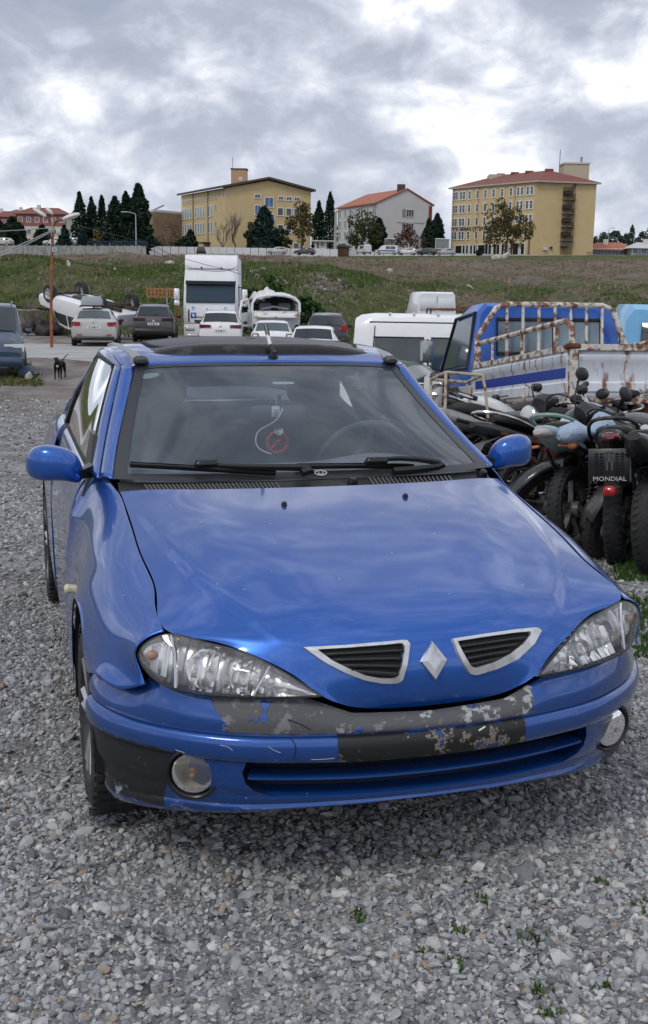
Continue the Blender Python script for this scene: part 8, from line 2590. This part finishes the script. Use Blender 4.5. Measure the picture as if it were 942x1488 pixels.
WIRE = M('wire_grey', (.34, .34, .34), .7)
WIREK = M('wire_dark', (.05, .05, .05), .7)
def wire(label, pts, r_=.018, mt=WIRE, sag=.0):
    q = spline([tuple(p) for p in pts], 24)
    o = MB().tube(q, r_, 4).build('overhead_wire', mt, None); tag(o, label, 'wire')
Y0 = mp.y
wire('pale overhead wire running level from the lamp mast to the picture edge', [at(74, 331, Y0), at(30, 334, Y0 - 3), at(-30, 337, Y0 - 8)])
wire('upper of two pale wires slanting down from the lamp mast', [at(74, 335, Y0), at(35, 353, Y0 - 3), at(-30, 378, Y0 - 8)])
wire('lower of two pale wires slanting down from the lamp mast', [at(74, 337, Y0), at(30, 359, Y0 - 3), at(-30, 383, Y0 - 8)])
wire('thin dark wire hanging from the lamp mast down past the lorry roof', [at(120, 329, Y0), at(200, 350, 42), at(262, 374, 48), at(350, 398, 49)], .012, WIREK)
wire('thin dark wire passing across the lorry roof spoiler', [at(214, 359, 48), at(275, 388, 48.5), at(330, 393, 49), at(346, 386, 49.6)], .012, WIREK)

# ------------------------------------------------------------------ black dog walking towards the car
def dog():
    g = gnd(86, 551); S_ = .52 / .60
    r = empty('dog', g, R_(8)); tag(r, 'black dog walking towards the viewer with a white chest mark and raised tail', 'dog')
    r.scale = (.82, .82, .82)
    # skeleton with a skin surface; faces -y
    V = []; E = []; Rd = []
    def j(p, rad, par=None):
        V.append(p); Rd.append(rad)
        if par is not None: E.append((par, len(V) - 1))
        return len(V) - 1
    pel = j((0.05, .30, .47), (.075, .085))
    loin = j((.03, .12, .47), (.08, .085), pel)
    rib = j((.01, -.08, .45), (.095, .115), loin)
    che = j((0, -.24, .46), (.085, .11), rib)
    nk = j((-.01, -.34, .53), (.062, .07), che)
    nk2 = j((-.02, -.41, .575), (.055, .06), nk)
    hd = j((-.025, -.475, .585), (.068, .062), nk2)
    mz = j((-.03, -.56, .555), (.034, .034), hd)
    ns = j((-.03, -.61, .545), (.026, .024), mz)
    for s, dy in ((1, 0), (-1, .06)):
        e0 = j((s * .045 - .025, -.455, .645), (.022, .016), hd); j((s * .075 - .025, -.47, .625), (.012, .008), e0)
        sh = j((s * .075, -.24, .40), (.052, .06), che)
        el = j((s * .085, -.21 + dy * .6, .29), (.034, .04), sh)
        wr = j((s * .085, -.25 - dy, .15), (.022, .024), el)
        ft = j((s * .085, -.25 - dy, .035), (.021, .022), wr); j((s * .085, -.30 - dy, .018), (.022, .016), ft)
        hp = j((s * .075 + .05, .32, .41), (.055, .065), pel)
        kn = j((s * .09 + .05, .25 - dy, .29), (.042, .05), hp)
        hk = j((s * .09 + .05, .42 - dy, .17), (.023, .026), kn)
        pf = j((s * .09 + .05, .40 - dy, .035), (.020, .022), hk); j((s * .09 + .05, .35 - dy, .018), (.022, .016), pf)
    t0 = j((.06, .40, .52), (.026, .026), pel)
    t1 = j((.10, .50, .57), (.018, .018), t0); t2 = j((.17, .58, .66), (.014, .014), t1); j((.24, .62, .70), (.009, .009), t2)
    me = bpy.data.meshes.new('body'); me.from_pydata(V, E, []); me.update()
    o = bpy.data.objects.new('body', me); COL.objects.link(o); o.parent = r
    sk = o.modifiers.new('skin', 'SKIN'); sk.use_smooth_shade = True
    for i, q in enumerate(me.skin_vertices[0].data):
        q.radius = Rd[i]
        q.use_root = (i == 0)
    sb = o.modifiers.new('sub', 'SUBSURF'); sb.levels = 2; sb.render_levels = 2
    FUR = M('black_fur', (.012, .011, .011), .75, spec=.25, var=.3, vs_=20)
    me.materials.append(FUR)
    MB().ell((-.005, -.335, .40), (.040, .030, .045), 12, 8).build('chest_mark', M('white_fur', (.50, .48, .45), .9), r)
    for s in (1, -1):
        MB().ell((s * .028 - .026, -.530, .600), (.009, .006, .009), 8, 6).build('eye', M('dog_eye', (.03, .018, .01), .1, coat=.8), r)
    MB().ell((-.03, -.632, .553), (.016, .012, .012), 8, 6).build('nose', SATIN, r)
    return g
dg_ = dog()
# chain from the mast to the dog's collar, tether
# ------------------------------------------------------------------ rust coloured slatted stand behind the dark suv
def stand():
    Y = 53.5; a = at(214, 419.5, Y); b = at(258, 419.5, Y); z0 = at(236, 431, Y).z; zg = gz(a.x, Y)
    r = empty('slatted_stand'); tag(r, 'long rust brown slatted board on thin posts behind the dark suv', 'stand')
    for z in (a.z, z0):
        MB().box(((a.x + b.x) / 2, Y, z), (b.x - a.x, .06, .10)).build('rail', WOODRED, r)
    for k in range(9):
        x = a.x + (b.x - a.x) * k / 8
        MB().box((x, Y - .012, (a.z + z0) / 2), (.07, .05, a.z - z0)).build('slat', WOODRED, r)
    MB().box(((a.x + b.x) / 2, Y + .015, (a.z + z0) / 2 + .02), (b.x - a.x, .03, .06)).build('rail', WOODRED, r)
    for u, m_ in ((215, M('post_tan', (.22, .15, .09), .8)), (243, M('post_steel', (.35, .36, .38), .5)), (256, RUSTPOLE)):
        x = at(u, 440, Y).x
        MB().tube([(x, Y, zg - .2), (x, Y, a.z)], .035, 6).build('post', m_, r)
stand()
# concrete kerb blocks at the foot of the bank near the lorry
for (u, v, lab) in ((224, 491, 'pale concrete block between the dark suv and the lorry'), (357, 487, 'pale concrete block beside the white hatchback under the bank')):
    p = at(u, v, 52)
    o = MB().rbox((0, 0, .12), (1.3, .5, .36), .05).build('concrete_block', CONCRETE, None); o.location = (p.x, 52, gz(p.x, 52)); tag(o, lab, 'block')
# leftovers behind the blue people carrier
def tarp():
    p = at(22, 458, 47)
    g = random.Random(9)
    rows = []
    for i in range(9):
        rows.append([(-1.2 + 2.0 * i / 8, -.3 + .12 * k, .9 * (1 - (k / 7) ** 1.5) + g.uniform(-.06, .06)) for k in range(8)])
    o = MB().grid(rows).build('tarpaulin', M('tarp_cream', (.52, .50, .42), .8, var=.1), None, solid=.02)
    o.location = (at(36, 460, 54).x, 54, gz(p.x, 54) + .35); tag(o, 'cream tarpaulin slumped beside dark scrap behind the blue people carrier', 'tarpaulin')
    r = empty('scrap_heap', (at(40, 470, 54.5).x, 54.5, gz(-13, 54))); tag(r, 'dark heap of scrap metal between the tarpaulin and the overturned pickup', 'scrap heap')
    for i in range(7):
        MB().rbox((g.uniform(-2, 2), g.uniform(-.5, .5), g.uniform(.1, .5)), (g.uniform(.6, 1.4), g.uniform(.4, .9), g.uniform(.3, .7)), .06, Matrix.Rotation(g.uniform(0, 3), 3, 'Z') @ Matrix.Rotation(g.uniform(-.5, .5), 3, 'X')).build('scrap_piece', M('scrap_dark', (.035, .032, .030), .7, col2=(.12, .06, .04), mix=(.55, .65, 5)), r)
    MB().tube([(-4.0, 0, 1.55), (-1, 0, 1.45), (2.2, 0, 1.15)], .06, 6).build('bent_rail', BLACKP, r)
tarp()
# ------------------------------------------------------------------ vegetation on the bank
bare('leafless shrub on the bank behind the lamp mast', 68, 398, 478, 55, 40, 'bare_shrub', 'shrub', M('shrub_grey', (.24, .21, .17), .95), seed=5, r0=.05, depth=3)
bare('tangled leafless shrub before the overturned pickup cab', 40, 418, 480, 54, 40, 'bare_shrub', 'shrub', M('shrub_grey', (.24, .21, .17), .95), seed=6, r0=.05, depth=3)
bare('tall leafless shrub rising from the bank over the overturned pickup', 100, 404, 470, 57, 40, 'bare_shrub', 'shrub', M('shrub_grey', (.24, .21, .17), .95), seed=7, r0=.05, depth=3)
bare('leafless shrub on the bank above the crushed van roof', 418, 398, 440, 60, 40, 'bare_shrub', 'shrub', M('shrub_grey', (.24, .21, .17), .95), seed=8, r0=.05, depth=3)
bare('small leafless shrub beside the rubble on the bank', 448, 400, 436, 61, 40, 'bare_shrub', 'shrub', M('shrub_grey', (.24, .21, .17), .95), seed=9, r0=.04, depth=3)
IVY = leaf_mat('ivy_green', (.035, .085, .022), .6)
broad('green leafy shrub between the crushed van and the dark plum suv', 447, 424, 480, 53, 52, IVY, 2600, 'leafy_shrub', 30, low=0, leafs=.26, cat='shrub')
broad('low green shrub on the bank beside the lorry', 362, 404, 440, 60, 40, IVY, 1500, 'leafy_shrub', 31, low=0, leafs=.24, cat='shrub')
broad('low green shrub on the bank above the crushed van', 396, 402, 432, 62, 52, IVY, 1500, 'leafy_shrub', 32, low=0, leafs=.24, cat='shrub')
# rubble spill and scattered rocks
def on_hill(u, v):
    return gnd(u, v)
g_ = np.random.default_rng(21)
P_ = []
for i in range(520):
    u = 478 + g_.normal(0, 13); v = 419 + g_.normal(0, 7)
    P_.append(on_hill(u, v))
for i in range(130):
    P_.append(on_hill(372 + g_.uniform(-20, 110), 404 + g_.normal(0, 9)))
P_ = np.array([tuple(p) for p in P_])
rdd = np.clip(.105 * np.exp(g_.normal(0, .45, len(P_))), .06, .5)
P_[:, 2] += rdd * .2
mt, t, b = node_mat('rubble_mix'); n = NB(t)
t.links.new(n.ramp(n.island(), [(0, (.06, .048, .042)), (.5, (.14, .115, .10)), (.88, (.21, .185, .17)), (1, (.40, .38, .36))]), b.inputs['Base Color']); b.inputs['Roughness'].default_value = .9
tag(stones('rubble', P_, rdd, mt, g_), kind='stuff')
def rock(label, u, v, s, Y=None):
    p = on_hill(u, v)
    o = stones('rock', np.zeros((1, 3)), np.array([s]), M('rock_pale', (.45, .43, .39), .9, var=.15, vs_=3), g_, (1.3, .9, .6))
    o.location = p + Vector((0, 0, s * .25)); tag(o, label, 'rock')
rock('pale boulder at the top of the field before the big autumn tree', 723, 377, 1.1)
rock('pale flat boulder beside the larger boulder at the top of the field', 732, 375.5, 1.0)
rock('white lump of rubble in the grass right of the lamp mast', 100, 387, .32)
rock('white stone on the bank above the silver estate car', 168, 394, .25)
rock('pale stone on the field left of the lorry roof', 246, 384, .5)
rock('pale lump on the field under the parked police van', 567, 395, .4)
rock('grey lump low on the field above the minibus', 683, 419, .3)
rock('pale stone on the gravel edge before the blue people carrier', 41, 553, .13)
# grass blades
def blades(name, P, h, mat, g, w=.03, n_=3):
    N = len(P) * n_
    base = np.repeat(P, n_, 0) + np.concatenate([g.normal(0, 1, (N, 2)) * np.repeat(h, n_)[:, None] * .35, np.zeros((N, 1))], 1)
    hh = np.repeat(h, n_) * g.uniform(.6, 1.3, N)
    a = g.uniform(0, 6.283, N); d = np.stack([np.cos(a), np.sin(a), 0 * a], 1)
    lean = np.stack([g.normal(0, .35, N), g.normal(0, .35, N), np.ones(N)], 1)
    ww = (w * hh / h.mean())[:, None] if False else np.full((N, 1), w) * (hh / np.maximum(hh.mean(), 1e-6))[:, None]
    V = np.stack([base - d * ww, base + d * ww, base + lean * hh[:, None]], 1)
    me = bpy.data.meshes.new(name)
    me.vertices.add(N * 3); me.vertices.foreach_set('co', V.reshape(-1))
    me.loops.add(N * 3); me.loops.foreach_set('vertex_index', np.arange(N * 3, dtype=np.int32))
    me.polygons.add(N); me.polygons.foreach_set('loop_start', np.arange(0, N * 3, 3, dtype=np.int32))
    me.update(calc_edges=True); me.materials.append(mat)
    o = bpy.data.objects.new(name, me); COL.objects.link(o)
    return o
GRS = leaf_mat('grass_green', (.085, .125, .035), .6); GRD = leaf_mat('grass_dry', (.23, .185, .135), .5); GRT = leaf_mat('grass_tuft', (.050, .10, .022), .6)
def hillpts(N, y0, y1, g, sel):
    Y = y0 + (y1 - y0) * g.random(N); X = (g.random(N) * 2 - 1) * Y * .32
    k = sel(X, Y)
    X, Y = X[k], Y[k]
    return np.stack([X, Y, [gz(x, y) - .03 for x, y in zip(X, Y)]], 1)
def clump(X, Y, s, t): return np.sin(X * .31 * s + t) * np.sin(Y * .23 * s + 1.7 * t) + .6 * np.sin(X * .83 * s - Y * .41 * s + t)
pg = hillpts(26000, 56.5, 100, g_, lambda X, Y: clump(X, Y, 1, .4) + .5 * (X < 4) > .15)
tag(blades('grass', pg, np.full(len(pg), .26), GRS, g_, .035), kind='stuff')
pd = hillpts(30000, 56.5, 190, g_, lambda X, Y: clump(X, Y, 1, .4) + .5 * (X < 4) * (Y < 90) < .35)
tag(blades('dry_grass', pd, .16 + .0009 * pd[:, 1], GRD, g_, .05), kind='stuff')
# near tufts: beside the motorcycles and by the blue people carrier
def patch(N, u0, u1, v0, v1, g):
    out = []
    for i in range(N):
        p = gnd(g.uniform(u0, u1), g.uniform(v0, v1))
        out.append((p.x, p.y, p.z - .005))
    return np.array(out)
P1 = np.concatenate([patch(420, 893, 950, 800, 846, g_), patch(110, 905, 950, 872, 905, g_), patch(70, 925, 950, 905, 960, g_)])
P2 = np.concatenate([patch(260, -5, 62, 545, 562, g_), patch(160, 15, 45, 528, 550, g_)])
tag(blades('grass', P1, np.full(len(P1), .045), GRT, g_, .005, 4), kind='stuff')
tag(blades('grass', P2, np.full(len(P2), .09), leaf_mat('grass_yellow', (.10, .11, .035), .5), g_, .012, 4), kind='stuff')
P3 = patch(120, 90, 210, 478, 490, g_)
tag(blades('grass', P3, np.full(len(P3), .22), GRS, g_, .04, 4), kind='stuff')
P4 = patch(60, 40, 110, 484, 487, g_)
def weed(u, v, k=1.0):
    p = gnd(u, v)
    r = blades('weed', np.array([(g_.normal(0, .012), g_.normal(0, .012), 0) for i in range(7)]), np.full(7, .017 * k), GRT, g_, .0055, 3)
    r.location = p
    tag(r, 'small green weed sprouting in the grey gravel before the blue coupe', 'weed', 'weeds sprouting in the gravel')
for (u, v, k) in ((667, 1362, 1.2), (771, 1370, 1.3), (706, 1312, 1.2), (621, 1248, 1.1), (517, 1337, 1.0), (686, 1286, .9), (874, 1441, 1.1), (789, 1452, 1.2), (931, 1327, 1.0), (672, 1404, .9), (655, 1240, 1.0), (640, 1285, .8), (868, 1288, 1.0), (795, 1478, .9), (626, 1392, .7)):
    weed(u, v, k)
